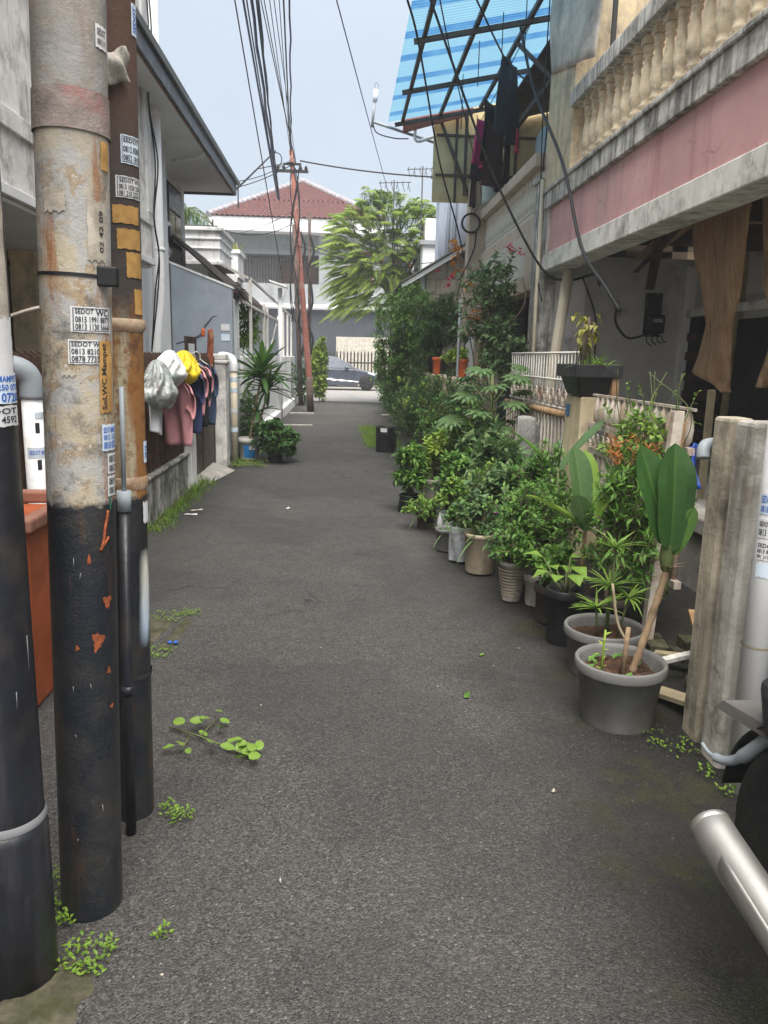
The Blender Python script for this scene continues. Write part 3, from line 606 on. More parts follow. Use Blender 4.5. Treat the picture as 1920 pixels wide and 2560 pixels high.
# sagging ceiling boards
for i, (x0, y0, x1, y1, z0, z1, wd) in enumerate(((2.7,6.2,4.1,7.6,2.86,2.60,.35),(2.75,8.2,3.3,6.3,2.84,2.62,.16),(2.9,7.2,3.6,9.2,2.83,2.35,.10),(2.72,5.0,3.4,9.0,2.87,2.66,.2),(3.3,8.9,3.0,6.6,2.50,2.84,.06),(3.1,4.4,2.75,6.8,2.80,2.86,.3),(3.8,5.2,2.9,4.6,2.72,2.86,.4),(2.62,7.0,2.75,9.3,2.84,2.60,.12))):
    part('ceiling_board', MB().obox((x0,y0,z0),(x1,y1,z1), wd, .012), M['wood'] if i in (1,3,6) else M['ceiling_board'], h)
# torn plywood sheets hanging in the porch
def torn(name, label, outline, X, bend):
    t = MB(); L = []; n = len(outline)
    for yl, yr, z in outline: L.append((yl, yr, z))
    def fn(u, v):
        k = v*(n-1); i = min(int(k), n-2); f = k-i
        yl = L[i][0]*(1-f)+L[i+1][0]*f; yr = L[i][1]*(1-f)+L[i+1][1]*f; z = L[i][2]*(1-f)+L[i+1][2]*f
        return (X+bend*math.sin(v*2.2)+.04*math.sin(u*5+v*2), yl+(yr-yl)*u+.012*math.sin(v*31)*(u-.5), z)
    return solo(name, t.grid(fn, 10, 30, .008), M['wood'], label, 'plywood')
torn('torn_plywood', 'wide torn brown plywood sheet hanging from the porch ceiling', [(6.9,5.75,2.84),(6.85,5.9,2.4),(6.75,5.98,2.1),(6.72,6.15,1.85),(6.85,6.2,1.6),(7.0,6.2,1.42),(6.5,6.22,1.33),(6.2,6.15,1.28)], 3.0, .16)
torn('torn_plywood', 'narrow split plywood strip hanging at the right in the porch', [(5.75,5.25,2.84),(5.72,5.3,2.4),(5.75,5.35,2.1),(5.66,5.42,1.85),(5.60,5.48,1.6),(5.68,5.56,1.4),(5.62,5.58,1.34)], 3.0, .12)
solo('porch_prop', MB().obox((3.0,6.16,.4),(2.93,6.02,1.30), .05, .04), M['wood_pale'], 'slim pale timber prop standing under the torn plywood', 'timber')
# electricity meter
m_ = thing('electricity_meter', 'grimy black electricity meter box on the grey porch wall', 'meter', (3.85, 9.6, 1.9))
part('back_board', MB().box(3.72, 3.93, 9.595, 9.619, 1.82, 2.34), M['dark_iron'], m_); part('casing', MB().box(3.75, 3.95, 9.49, 9.594, 1.86, 2.08), M['blackplastic'], m_, bev=.02)
part('fuse_box', MB().box(3.72, 3.90, 9.52, 9.594, 2.13, 2.33), M['blackplastic'], m_, bev=.01); part('dial', MB().box(3.79, 3.91, 9.484, 9.489, 1.99, 2.03), M['pvc_grey'], m_)
for i in range(4): part('loose_wire', MB().tube(smooth_path([(3.74+i*.06,9.5,1.83),(3.72+i*.07,9.46,1.76),(3.78+i*.06,9.44,1.70+.02*i)]), .008, 5), M['cable'], m_)
# tarp blind at the balcony end
def tp(u, v):
    return (XR-.02-.03*math.sin(v*7+u*3)-.02*math.sin(u*9), 8.0+1.75*u-.12*v+.10*(1-v)*0, 6.6-(6.6-4.75+.42*(1-u))*v*(1))
solo('tarp_blind', MB().grid(tp, 24, 24, .006), M['tarp'], 'stained grey tarp blind hanging above the end of the balustrade', 'tarp')

# ---------------------------------------------------------------- beige balcony house with blue canopy
h = thing('beige_balcony_house', 'beige house with a balustrade balcony under the blue canopy', 'house', (3.2, 13, 0))
part('balcony_panel', MB().box(XR, XR+.25, 10.08, 15.9, 2.38, 3.30), M['beige'], h, bev=.012)
part('panel_inset', MB().box(XR-.006, XR, 10.5, 13.4, 2.56, 3.12), M['beige_pale'], h)
part('panel_inset', MB().box(XR-.006, XR, 13.7, 15.5, 2.56, 3.12), M['beige_pale'], h)
part('top_rail', MB().box(XR-.04, XR+.24, 10.08, 13.95, 3.86, 4.02), M['beige'], h, bev=.015)
b2 = MB().lathe([(r_*.95, z*.93) for r_, z in bal_prof], 12).mesh('baluster', M['beige_pale']); y = 10.25
while y < 13.9: link('baluster', b2, h, (XR+.1, y, 3.31), scale=(1,1,1.05)); y += .172
part('corner_post', MB().box(XR-.22, XR+.14, 13.98, 14.3, 2.9, 4.5), M['beige'], h, bev=.01)
part('corner_post_foot', MB().hexa([(2.06,14.0,1.9),(2.5,14.0,1.9),(2.5,14.3,1.9),(2.06,14.3,1.9),(2.18,14.0,2.9),(2.54,14.0,2.9),(2.54,14.3,2.9),(2.18,14.3,2.9)]), M['beige'], h)
part('floor_slab', MB().box(XR+.25, 6, 10.08, 16, 2.9, 3.29), M['beige'], h)
part('back_wall', MB().box(4.2, 4.4, 10.08, 16, 0, 5.6), M['beige'], h)
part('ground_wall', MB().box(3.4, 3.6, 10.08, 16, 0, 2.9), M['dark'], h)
part('lower_pier', MB().box(XR+.05, XR+.35, 13.6, 14.6, 0, 2.38), M['beige'], h)
part('yellow_side_sheet', MB().box(1.55, 4.2, 14.34, 14.36, 4.2, 5.9), M['yellow_sheet'], h)
for x in (1.95, 2.45, 3.0): part('side_stud', MB().box(x-.02, x+.02, 14.30, 14.34, 4.2, 5.85), M['steel_frame'], h)
for z in (4.65, 5.3): part('side_stud', MB().box(1.6, 4, 14.31, 14.338, z-.02, z+.02), M['steel_frame'], h)
part('side_brace', MB().obox((1.62,14.28,5.6),(2.22,14.28,4.25), .05, .05), M['steel_frame'], h)
part('rear_awning', MB().hexa([(2.6,9.8,5.5),(4.2,9.8,5.9),(4.2,14.3,5.9),(2.6,14.3,5.5),(2.6,9.8,5.53),(4.2,9.8,5.93),(4.2,14.3,5.93),(2.6,14.3,5.53)]), M['asb'], h)
# blue canopy
c = thing('blue_canopy', 'translucent blue corrugated plastic canopy on a brown steel frame', 'canopy', (1.8, 11, 5.4))
def cz(x): return 5.44+.20*(x-.8)
cm = MB(); NY = 1100; Y0, Y1 = 7.2, 14.15
for k in range(NY):
    ya = Y0+(Y1-Y0)*k/NY; yb = Y0+(Y1-Y0)*(k+1)/NY
    def cr_(y): return .011*math.sin(y*2*PI/.076)
    tone = 1. if (ya % .80) < .22 else 0.
    cm.add([(.74,ya,cz(.74)+cr_(ya)),(2.85,ya,cz(2.85)+cr_(ya)),(2.85,yb,cz(2.85)+cr_(yb)),(.74,yb,cz(.74)+cr_(yb))], [(0,1,2,3)], True, tone)
part('roof_sheet', cm, M['poly'], c)
for x in (.98, 1.62, 2.3): part('long_beam', MB().obox((x,7.2,cz(x)-.05),(x,14.1,cz(x)-.05), .05, .06), M['steel_frame'], c)
for y in (8.4, 10.5, 12.4, 14.02): part('cross_beam', MB().obox((.85,y,cz(.85)-.10),(2.8,y,cz(2.8)-.10), .05, .06), M['steel_frame'], c)
part('strut', MB().obox((2.3,11.2,cz(2.3)-.1),(2.75,10.6,4.95), .05, .05), M['steel_frame'], c); part('strut', MB().obox((2.3,13.6,cz(2.3)-.12),(2.75,13.9,5.0), .05, .05), M['steel_frame'], c)
part('side_beam', MB().obox((2.78,9.9,5.2),(2.78,14.2,5.2), .06, .08), M['steel_frame'], c); part('post', MB().obox((2.62,9.95,4.0),(2.62,9.95,5.8), .06, .06), M['steel_frame'], c); part('post', MB().obox((2.1,14.2,4.3),(2.1,14.2,5.62), .05, .05), M['steel_frame'], c)
for k, (x, y) in enumerate(((1.9,10.2),(1.75,11.0),(2.05,9.6),(1.72,12.2))):
    part('clothes_hook', MB().tube([(x,y,cz(x)-.05),(x,y,cz(x)-.5-.1*k)], .006, 4), M['cable'], c)
part('fascia_board', MB().hexa([(1.0,14.18,5.28),(2.2,14.18,5.62),(2.2,14.24,5.62),(1.0,14.24,5.28),(1.0,14.18,5.56),(2.2,14.18,5.80),(2.2,14.24,5.80),(1.0,14.24,5.56)]), M['gutter'], c)
# laundry on the balcony
def cloth(name, label, cat, mat, P, Q, drop, wav=.05, taper=1., group=None, parent=None, th=.006):
    P = Vector(P); Q = Vector(Q); nrm = (Q-P).cross(Vector((0,0,1))).normalized()
    ph = rnd(0, 6)
    def fn(u, v):
        uu = .5+(u-.5)*(1+(taper-1)*v)
        return P.lerp(Q, uu)+Vector((0,0,-drop*v))+nrm*wav*math.sin(u*9+ph+v*1.5)*(.3+.7*v)
    return solo(name, MB().grid(fn, 16, 14, th), M[mat], label, cat, group)
G1 = 'laundry hung on the balcony'
cloth('hanging_trousers', 'black trousers hung highest under the blue canopy', 'trousers', 'cloth_teal', (2.16,11.5,5.62),(2.46,12.0,5.62), 1.05, .06, 1.45, G1)
cloth('hanging_shirt', 'bright pink cloth bundled on the balcony line', 'cloth', 'cloth_magenta', (2.08,13.2,5.32),(2.36,13.7,5.32), .7, .08, .95, G1)
jk = cloth('hanging_jacket', 'black jacket with white collar strip on the balcony line', 'jacket', 'cloth_black', (2.08,12.4,5.32),(2.5,13.0,5.32), .85, .06, 1.2, G1)
cloth('hanging_skirt', 'long brown striped skirt hanging lowest on the balcony line', 'skirt', 'cloth_brown', (2.14,12.3,5.0),(2.46,12.8,5.0), .92, .05, 1.3, G1)
cloth('hanging_trousers', 'dark striped trousers right of the brown skirt on the balcony', 'trousers', 'cloth_black', (2.32,11.9,4.75),(2.5,12.3,4.75), .7, .04, 1.1, G1)
cloth('hanging_shirt', 'dark teal shirt left of the pink cloth on the balcony', 'shirt', 'cloth_teal', (2.18,13.85,5.05),(2.36,14.1,5.05), .55, .05, 1.1, G1)
cloth('hanging_trousers', 'purple brown trousers hanging low at the balcony corner', 'trousers', 'cloth_brown', (2.16,13.8,4.65),(2.3,14.05,4.65), .6, .04, .9, G1)
cloth('hanging_shirt', 'small red cloth between black jacket and pale tank', 'cloth', 'cloth_red', (2.45,11.75,4.75),(2.52,11.95,4.75), .3, .03, 1, G1)
part('collar_strip', MB().tube(smooth_path([(2.3,12.42,5.22),(2.32,12.4,5.1),(2.38,12.4,5.02)]), .02, 6), M['cloth_white'], jk)
solo('laundry_line', MB().tube(catenary((2.3,9.9,5.66),(2.28,14.28,5.42), .06), .006, 5), M['cable'], 'thin line carrying the balcony laundry', 'line')
solo('balcony_drum', MB().lathe([(.13,0),(.14,.06),(.14,.7),(.12,.74)], 18, (2.42, 13.4, 4.02)), M['slab_pipe'], 'pale green drum on the corner of the beige balcony', 'drum')
solo('water_tank', MB().lathe([(.34,0),(.36,.1),(.36,.6),(.30,.72)], 22, (3.1, 11.7, 4.02)).lathe([(.06,-.73),(.06,0)], 8, (3.1,11.7,4.02)), M['tank'], 'pale blue water tank behind the beige balustrade', 'tank')
# coil of cable on the corner post
solo('cable_coil', MB().tube([(2.20+.155*math.cos(a*PI/12), 13.93-.012*math.sin(a*.7), 3.80+.155*math.sin(a*PI/12)) for a in range(73)], .018, 6).tube(smooth_path([(2.30,13.94,3.68),(2.28,13.94,3.4),(2.16,13.9,3.1),(2.06,13.8,2.9),(2.0,13.8,2.6)]), .012, 6), M['cable'], 'coil of black cable hung on the beige corner post', 'cable')

# ---------------------------------------------------------------- pale blue sheet house and lean-to
h = thing('pale_blue_house', 'tall house end clad in pale blue corrugated sheet', 'house', (3, 18, 0))
def pb(u, v): 
    y = 14.6+6.0*v; return (2.42+.018*math.sin(y*2*PI/.22), y, 3.4+2.6*u)
part('cladding', MB().grid(pb, 2, 240, .01), M['ltblue'], h); part('inner_wall', MB().box(2.46, 6, 14.65, 20.6, 0, 5.95), M['shade_wall'], h)
part('corner_flashing', MB().box(2.36, 2.47, 20.56, 20.66, 3.4, 6.0), M['ltblue'], h); part('near_flashing', MB().box(2.36, 2.47, 14.55, 14.62, 3.4, 6.0), M['ltblue'], h)
part('base_ledge', MB().box(2.2, 2.5, 16.2, 20.7, 3.3, 3.42), M['white_wall'], h)
for k in range(4): part('conduit', MB().tube([(2.37,18.6-k*.5,3.42),(2.37,18.5-k*.5,5.9)], .02, 6), M['pvc_grey'] if k % 2 else M['ltblue'], h)
part('roof', MB().box(2.2, 6, 14.5, 20.8, 5.97, 6.05), M['metal_roof'], h)
h = thing('lean_to_shed', 'raw concrete block wall under a sloping dark lean-to roof', 'shed', (1.9, 17, 0))
part('mortar_bed', MB().prism([(1.62,0),(2.43,0),(2.43,3.72),(1.62,3.22)], 'y', 15.62, 15.9), M['mortar'], h)
bw, bh = .40, .30
for r_ in range(12):
    x = 1.62-(bw/2 if r_ % 2 else 0); z = .02+r_*bh
    while x < 2.42:
        x0 = max(x, 1.622)+.006; x1 = min(x+bw, 2.43)-.006
        if x1-x0 > .06: 
            zt0 = 3.22+(x0-1.62)*.617; zt1 = 3.22+(x1-1.62)*.617
            if z < zt0-.05: part('block', MB().hexa([(x0,15.595+rnd(0,.008),z+.006),(x1,15.595,z+.006),(x1,15.63,z+.006),(x0,15.63,z+.006),(x0,15.595,min(z+bh-.006,zt0)),(x1,15.597,min(z+bh-.006,zt1)),(x1,15.63,min(z+bh-.006,zt1)),(x0,15.63,min(z+bh-.006,zt0))]), M['block'], h)
        x += bw
part('side_wall', MB().box(2.0, 2.4, 15.9, 22, 0, 3.2), M['concrete'], h)
def lr(u, v):
    x = 1.12+1.34*u; y = 15.45+6*v; return (x+.0, y, 2.92+.62*(x-1.12)+.02*math.sin(y*2*PI/.17))
part('roof_sheet', MB().grid(lr, 2, 220, .012), M['asb'], h)
for y in (15.5, 17.4, 19.4, 21.3): part('rafter', MB().obox((1.15,y,2.86),(2.42,y,3.64), .05, .08), M['shade_wall'] if y < 16 else M['steel_frame'], h)
part('corner_post', MB().box(1.50, 1.60, 15.55, 15.66, 0, 3.10), M['pvc_grey'], h)
# antenna on an arm
a = thing('wifi_antenna', 'white stick antenna on a long grey bracket arm beside the canopy', 'antenna', (1.7, 14.3, 5.2))
part('arm', MB().tube([(2.36,14.9,5.12),(.46,13.95,5.37)], .025, 8), M['pvc_grey'], a); part('brace', MB().tube(smooth_path([(2.3,14.7,5.5),(1.6,14.4,5.3),(1.25,14.3,5.18),(1.22,14.3,5.4)], 4), .028, 8), M['pvc'], a)
part('mast', MB().tube([(.46,13.95,5.28),(.50,13.95,5.72)], .022, 8), M['pvc_grey'], a); part('radome', MB().tube([(.50,13.95,5.68),(.515,13.95,5.86)], .04, 10), M['pvc'], a)
part('loop', MB().tube([(.525+.03*math.cos(k*PI/8), 13.95, 5.92+.055*math.sin(k*PI/8)) for k in range(17)], .008, 6), M['pvc_grey'], a)
part('lead', MB().tube(smooth_path([(.47,13.95,5.34),(.55,13.98,5.2),(.85,14.1,5.16),(1.1,14.25,5.2)]), .01, 5), M['cable'], a)

# ---------------------------------------------------------------- far house across the street
h = thing('tiled_roof_house', 'two storey grey house with hipped red tile roof at the end of the alley', 'house', (-2, 41, 0))
FY = 40.
FAC = pm('pale_grey_facade', (.38,.40,.41), .85, .15, 1.5, dirt=(.24,.24,.24), damt=.4, streak=(.2,.2,.2), samt=.4, sscale=3)
part('ground_wall', MB().box(-8, 6, FY, FY+7, 0, 3.75), pm('slate_wall', (.07,.08,.095), .8, .1, 2, bump=.15), h)
part('slab_edge', MB().box(-8.1, 6.1, FY-.35, FY, 3.78, 3.98), M['white_wall'], h, bev=.02)
part('parapet', MB().box(-8, 6, FY-.2, FY, 3.98, 4.95), FAC, h)
part('upper_wall', MB().box(-1.2, 6, FY, FY+7, 4.95, 7.3), FAC, h)
part('balcony_recess', MB().box(-6.1, -1.2, FY+1.4, FY+1.5, 3.98, 7.3), M['grey_wall'], h)
part('balcony_side', MB().box(-6.3, -6.1, FY, FY+2, 3.98, 7.3), M['shade_wall'], h)
part('balcony_header', MB().box(-6.2, -1.2, FY, FY+.25, 6.35, 7.3), pm('grey_header', (.22,.24,.245), .85), h)
part('soffit', MB().box(-6.5, 2.2, FY-.9, FY+5, 7.3, 7.42), M['shade_wall'], h)
part('eave_fascia', MB().box(-6.45, 2.0, FY-.55, FY-.45, 7.45, 7.98), M['white_wall'], h)
me = MB().box(-.02, .02, -.02, .02, 0, 2.1).mesh('bar', M['dark_iron'])
for i in range(34): link('bar', me, h, (-5.95+i*.14, FY+.3, 4.2))
part('bar_rail', MB().box(-6.1, -1.25, FY+.28, FY+.33, 6.2, 6.28), M['dark_iron'], h)
sh = part('shutter_wall', MB().box(-3.1, -1.25, FY+.5, FY+.56, 3.98, 6.1), M['wood_dark'], h)
for i in range(13): part('slat', MB().box(-3.1, -1.25, FY+.46, FY+.5, 4.05+i*.155, 4.16+i*.155), pm('brown_slat', (.12,.055,.035), .7) if i == 0 else bpy.data.materials['brown_slat'], sh)
for x0, x1 in ((.35, 1.5), (1.9, 3.4)):
    wn = part('window', MB().box(x0, x1, FY-.06, FY, 4.2, 6.6), pm('window_brown', (.16,.055,.03), .6), h)
    part('pane', MB().box(x0+.12, (x0+x1)/2-.05, FY-.08, FY-.061, 4.35, 6.45), M['glass'], wn); part('pane', MB().box((x0+x1)/2+.05, x1-.12, FY-.08, FY-.061, 4.35, 6.45), M['glass'], wn)
gd = part('garage_door', MB().box(-.3, 4.5, FY-.05, FY, 0, 2.45), pm('cream_garage_door', (.60,.56,.48), .7), h)
for i in range(16): part('garage_rib', MB().box(-.28+i*.3, -.25+i*.3, FY-.07, FY-.051, .05, 2.42), M['beige_pale'], gd)
# hip roof
AP = Vector((-2.2, 43.9, 10.55)); E0, E1, EZ, EY = -6.5, 2.1, 7.98, 39.4
rf = part('roof', MB().add([(E0,EY,EZ),(E1,EY,EZ),tuple(AP),(E0,EY+9,EZ),(E1,EY+9,EZ)], [(0,1,2),(1,4,2),(4,3,2),(3,0,2)]), pm('roof_base', (.09,.03,.025), .9), h)
tile = MB().grid(lambda u, v: (-.125+.25*u, .36*v, .035*math.sin(2*PI*u)+.03*(1-v)), 8, 2, .012).mesh('roof_tile', M['roof_tile'])
sl = (AP-Vector((-2.2,EY,EZ))); slen = sl.length; ang = math.atan2(sl.z, sl.y)
r_ = 0
while r_*.31 < slen-.25:
    f = (r_*.31)/slen; xa = E0+(AP.x-E0)*f; xb = E1+(AP.x-E1)*f; n = int((xb-xa-.1)/.245)
    for i in range(n):
        x = (xa+xb)/2+(i-(n-1)/2)*.245
        link('roof_tile', tile, rf, (x, EY+sl.y*f-.04, EZ+sl.z*f+.035), (ang+rnd(-.02,.02), 0, rnd(-.02,.02)))
    r_ += 1
rt = MB().lathe([(.13,0),(.155,.0),(.14,.34),(.11,.34)], 10).mesh('ridge_tile', M['ridge_tile'])
for E in (Vector((E0,EY,EZ)), Vector((E1,EY,EZ))):
    d = (AP-E); k = int(d.length/.32); q = d.to_track_quat('Z', 'Y').to_euler()
    for i in range(k): o = link('ridge_tile', rt, rf, E+d*(i/k)+Vector((0,0,.06)), tuple(q))
# street gate with dark spikes
g = thing('street_gate', 'dark spiked iron gate in front of the cream garage door', 'gate', (1, 38.6, 0))
me = MB().box(-.035, .035, -.02, .02, 0, 1.55).prism([(-.035,1.55),(.035,1.55),(0,1.68)], 'y', -.02, .02).mesh('spike_bar', M['dark_iron'])
for i in range(36): link('spike_bar', me, g, (-1.6+i*.17, 38.6, .1))
part('rail', MB().box(-1.7, 4.5, 38.61, 38.66, 1.15, 1.22), M['dark_iron'], g); part('rail', MB().box(-1.7, 4.5, 38.61, 38.66, .15, .24), M['dark_iron'], g)

# car
c = thing('parked_car', 'slate grey-blue hatchback with white side decal parked across the alley end', 'car', (-.1, 35.6, 0))
YA, YB = 34.8, 36.4
prof = [(-1.95,.30),(-1.98,.62),(-1.92,.92),(-1.3,.97),(.25,.95),(.75,.93),(1.25,.84),(1.56,.70),(1.66,.48),(1.64,.26),(1.45,.20),(1.44,.36),(1.33,.55),(1.10,.64),(.87,.55),(.75,.36),(.74,.20),(-.98,.20),(-.99,.36),(-1.10,.55),(-1.33,.64),(-1.56,.55),(-1.67,.36),(-1.68,.24)]
part('body', MB().prism(prof, 'y', YA, YB), M['car'], c, bev=.05)
def cab(z): return .0 if z < .95 else .17*(z-.95)/.55
def cabin(pts, o=0): 
    m = MB(); n = len(pts); m.add([(x, YA+.03+cab(z)-o, z) for x, z in pts]+[(x, YB-.03-cab(z)+o, z) for x, z in pts], [tuple(range(n)), tuple(reversed(range(n, 2*n)))]+[((i+1) % n, i, n+i, n+(i+1) % n) for i in range(n)]); return m
part('cabin', cabin([(-1.93,.93),(.72,.93),(.42,1.12),(-.05,1.36),(-.4,1.47),(-.9,1.51),(-1.5,1.46),(-1.78,1.32)]), M['car'], c, bev=.03)
part('side_window', cabin([(-.82,.98),(.42,.97),(.10,1.22),(-.3,1.40),(-.82,1.44)], .012), pm('tinted_glass', (.10,.12,.15), .12, .05, 3, bump=0, spec=.7), c)
part('side_window', cabin([(-1.7,.98),(-.90,.98),(-.90,1.44),(-1.45,1.41),(-1.68,1.28)], .012), bpy.data.materials['tinted_glass'], c)
for x in (1.10, -1.33):
    t = part('wheel', MB().lathe([(.2,0),(.31,.01),(.325,.05),(.325,.15),(.31,.2),(.2,.2)], 28).xf(Matrix.Translation((x,34.78,.325)) @ Matrix.Rotation(-PI/2, 4, 'X')), M['tyre'], c)
    part('rim', MB().lathe([(.05,-.005),(.19,-.004),(.205,.03),(.205,.1)], 24).xf(Matrix.Translation((x,34.785,.325)) @ Matrix.Rotation(-PI/2, 4, 'X')), M['alloy'], t)
    for k in range(5):
        a = k*2*PI/5; part('spoke', MB().obox((x+.04*math.cos(a),34.775,.325+.04*math.sin(a)),(x+.19*math.cos(a),34.775,.325+.19*math.sin(a)), .03, .035), M['alloy'], t)
part('headlight', MB().hexa([(1.20,34.77,.74),(1.50,34.80,.66),(1.58,34.95,.64),(1.2,34.95,.74),(1.14,34.79,.84),(1.46,34.82,.76),(1.54,34.95,.73),(1.14,34.95,.84)]), M['lamp_clear'], c)
part('mirror', MB().obox((.22,34.62,1.0),(.22,34.80,.98), .16, .12), M['car'], c, bev=.03); part('door_handle', MB().box(-.62, -.42, 34.76, 34.80, .86, .90), M['chrome'], c)
part('door_seam', MB().box(-.87, -.855, 34.785, 34.80, .3, .95).box(.52, .535, 34.785, 34.80, .35, .93), M['dark'], c)
part('bumper', MB().box(1.3, 1.69, 34.84, 36.36, .24, .40), M['car'], c, bev=.06)
dec = MB(); xs = [i/40 for i in range(41)]
dec.add([(-1.0+1.75*u, 34.790, .46-.10*u+.035*math.sin(u*30)*(1-u)) for u in xs]+[(-1.0+1.75*u, 34.790, .56-.15*u+.03*math.sin(u*23+1)*(1-u)) for u in xs], [(i, i+1, 42+i, 41+i) for i in range(40)])
part('side_decal', dec, M['white_ink'], c)

# red leaning pole, two dark poles and the cross arms
h = thing('red_utility_pole', 'leaning red painted utility pole with crossarm at the alley end', 'utility pole', (-.84, 21.3, 0))
part('shaft', MB().tube([(-.84,21.3,-.05),(-.885,21.3,.95),(-1.11,21.3,3.5),(-1.36,21.3,6.65)], [.09,.085,.075,.06], 14), M['red_pole'], h)
part('dark_foot', MB().tube([(-.84,21.3,-.02),(-.885,21.3,.92)], [.097,.092], 14), M['brown_pole'], h)
part('crossarm', MB().box(-1.78, -.92, 21.22, 21.28, 6.10, 6.17), M['dark_iron'], h); part('crossarm', MB().box(-1.55, -1.1, 21.22, 21.28, 6.28, 6.33), M['dark_iron'], h)
for x in (-1.7,-1.55,-1.12,-.98): part('insulator', MB().lathe([(.03,0),(.045,.04),(.03,.08),(.02,.1)], 10, (x, 21.25, 6.17)), M['dark_iron'], h)
for i, (x, y, x2, zt, r_, lb) in enumerate(((-1.22,23.6,-1.42,5.2,.075,'thick dark brown pole just left of the red pole'),(-.98,24.0,-1.0,5.6,.05,'thin dark pole wrapped in cables behind the red pole'))):
    q = thing('brown_utility_pole', lb, 'utility pole', (x, y, 0)); part('shaft', MB().tube([(x,y,-.05),((x+x2)/2,y,zt/2),(x2,y,zt)], [r_,r_*.95,r_*.9], 12), M['brown_pole'], q)
    part('cable_wrap', MB().tube(smooth_path([(x+.02+.1*math.sin(k*2.3),y-.12+.05*math.cos(k),1.5+k*.5) for k in range(8)]), .035, 6), M['cable'], q)
# ---------------------------------------------------------------- utility poles with stickers
def text_geo(body):
    cu = bpy.data.curves.new('t', 'FONT'); cu.body = body; cu.offset = .018; cu.resolution_u = 2; cu.fill_mode = 'FRONT'
    o = bpy.data.objects.new('t', cu); COL.objects.link(o); bpy.context.view_layer.update()
    me = bpy.data.meshes.new_from_object(o.evaluated_get(bpy.context.evaluated_depsgraph_get()))
    vs = [(v.co.x, v.co.y) for v in me.vertices]; fs = [tuple(p.vertices) for p in me.polygons]
    bpy.data.objects.remove(o); bpy.data.curves.remove(cu); bpy.data.meshes.remove(me)
    x0 = min(v[0] for v in vs); x1 = max(v[0] for v in vs); y0 = min(v[1] for v in vs); y1 = max(v[1] for v in vs)
    return [((x-x0)/(x1-x0), (y-y0)/(y1-y0)) for x, y in vs], fs
class Pole:
    def __init__(s, c0, c1, r): s.c0 = c0; s.c1 = c1; s.r = r
    def at(s, a, z, d=0.):
        k = z/2.5; return (s.c0[0]+(s.c1[0]-s.c0[0])*k+(s.r+d)*math.cos(R(a)), s.c0[1]+(s.c1[1]-s.c0[1])*k+(s.r+d)*math.sin(R(a)), z)
    def ctr(s, z): k = z/2.5; return (s.c0[0]+(s.c1[0]-s.c0[0])*k, s.c0[1]+(s.c1[1]-s.c0[1])*k, z)
def sticker(P, parent, a0, a1, z0, z1, mat, lines=(), ragged=0., vert=False, ink='ink', frame=None, lift=.0022):
    def fn(u, v):
        e = ragged*(math.sin(u*17+z0*90)*.0016+math.sin(u*41+a0)*.0009) if v in (0., 1.) else 0
        return P.at(a0+(a1-a0)*(u+(ragged*.014*math.sin(v*19+a0) if u in (0., 1.) else 0)), z0+(z1-z0)*v+e, lift)
    o = part('sticker', MB().grid(fn, 14, 8), M[mat], parent)
    for body, va, vb, ua, ub in lines:
        vs, fs = text_geo(body); m = MB()
        if not vert: pts = [P.at(a0+(a1-a0)*(ua+(ub-ua)*x), z0+(z1-z0)*(va+(vb-va)*y), lift+.0012) for x, y in vs]
        else: pts = [P.at(a0+(a1-a0)*(ua+(ub-ua)*(1-y)), z0+(z1-z0)*(va+(vb-va)*x), lift+.0012) for x, y in vs]
        m.add(pts, fs); part('lettering', m, M[ink], o)
    if frame:
        for (ua, ub, va, vb) in ((.05,.95,.05,.075),(.05,.95,.925,.95),(.05,.07,.05,.95),(.93,.95,.05,.95)):
            part('printed_border', MB().grid(lambda u, v: P.at(a0+(a1-a0)*(ua+(ub-ua)*u), z0+(z1-z0)*(va+(vb-va)*v), lift+.001), 10, 2), M[ink], o)
    return o
def smear(P, parent, name, a, z, da, dz, mat, seed=0, lift=.0018):          # irregular paint or rust patch
    rr = random.Random(seed); n = 26
    rad = [1+.28*math.sin(3*t+seed)+.2*rr.uniform(-1, 1) for t in [2*PI*i/n for i in range(n)]]
    pts = [P.at(a, z, lift)]+[P.at(a+da*rad[i]*math.cos(2*PI*i/n), z+dz*rad[i]*math.sin(2*PI*i/n), lift) for i in range(n)]
    part(name, MB().add(pts, [(0, 1+i, 1+(i+1) % n) for i in range(n)]), M[mat], parent)
M['rust_patch'] = pm('rust_patch', (.33,.085,.03), .9, .3, 60, dirt=(.16,.05,.025), damt=.6, bump=.6)
M['green_paint'] = plain('green_paint', (.02,.16,.10), .6)
M['scratch'] = plain('pale_scratch', (.19,.19,.20), .7)

P2 = Pole((-.675,1.92), (-.605,1.92), .080)
h = thing('steel_utility_pole', 'thick peeling cream and rust steel pole with black lower half and toilet-service stickers', 'utility pole', (-.675,1.92,0))
part('shaft', MB().tube([P2.ctr(z*.25) for z in range(-1, 31)], .080, 40), M['pole_peel'], h)
part('sheet_wrap', MB().tube([P2.ctr(1.975),P2.ctr(2.06)], [.084,.0825], 40, False), pm('torn_wrap', (.26,.22,.20), .8, .3, 14, dirt=(.30,.12,.11), damt=.6, bump=.6), h)
sticker(P2, h, -81, -10, 1.540, 1.597, 'paper', (('SEDOT',.72,.92,.10,.50),('WC',.66,.93,.55,.90),('0815 1991 8877',.38,.62,.10,.92),('0813 1130 5666',.10,.34,.10,.92)), .3, frame=1)
sticker(P2, h, -86, -34, 1.468, 1.523, 'paper', (('SEDOT W',.72,.92,.10,.95),('0813 8210',.40,.64,.10,.95),('0878 7735',.10,.34,.10,.95)), .3, frame=1)
sticker(P2, h, -37, -6, 1.354, 1.522, 'paper_orange', (('SoLWC Mampet',.05,.97,.12,.55),), 1.2, True, lift=.003)
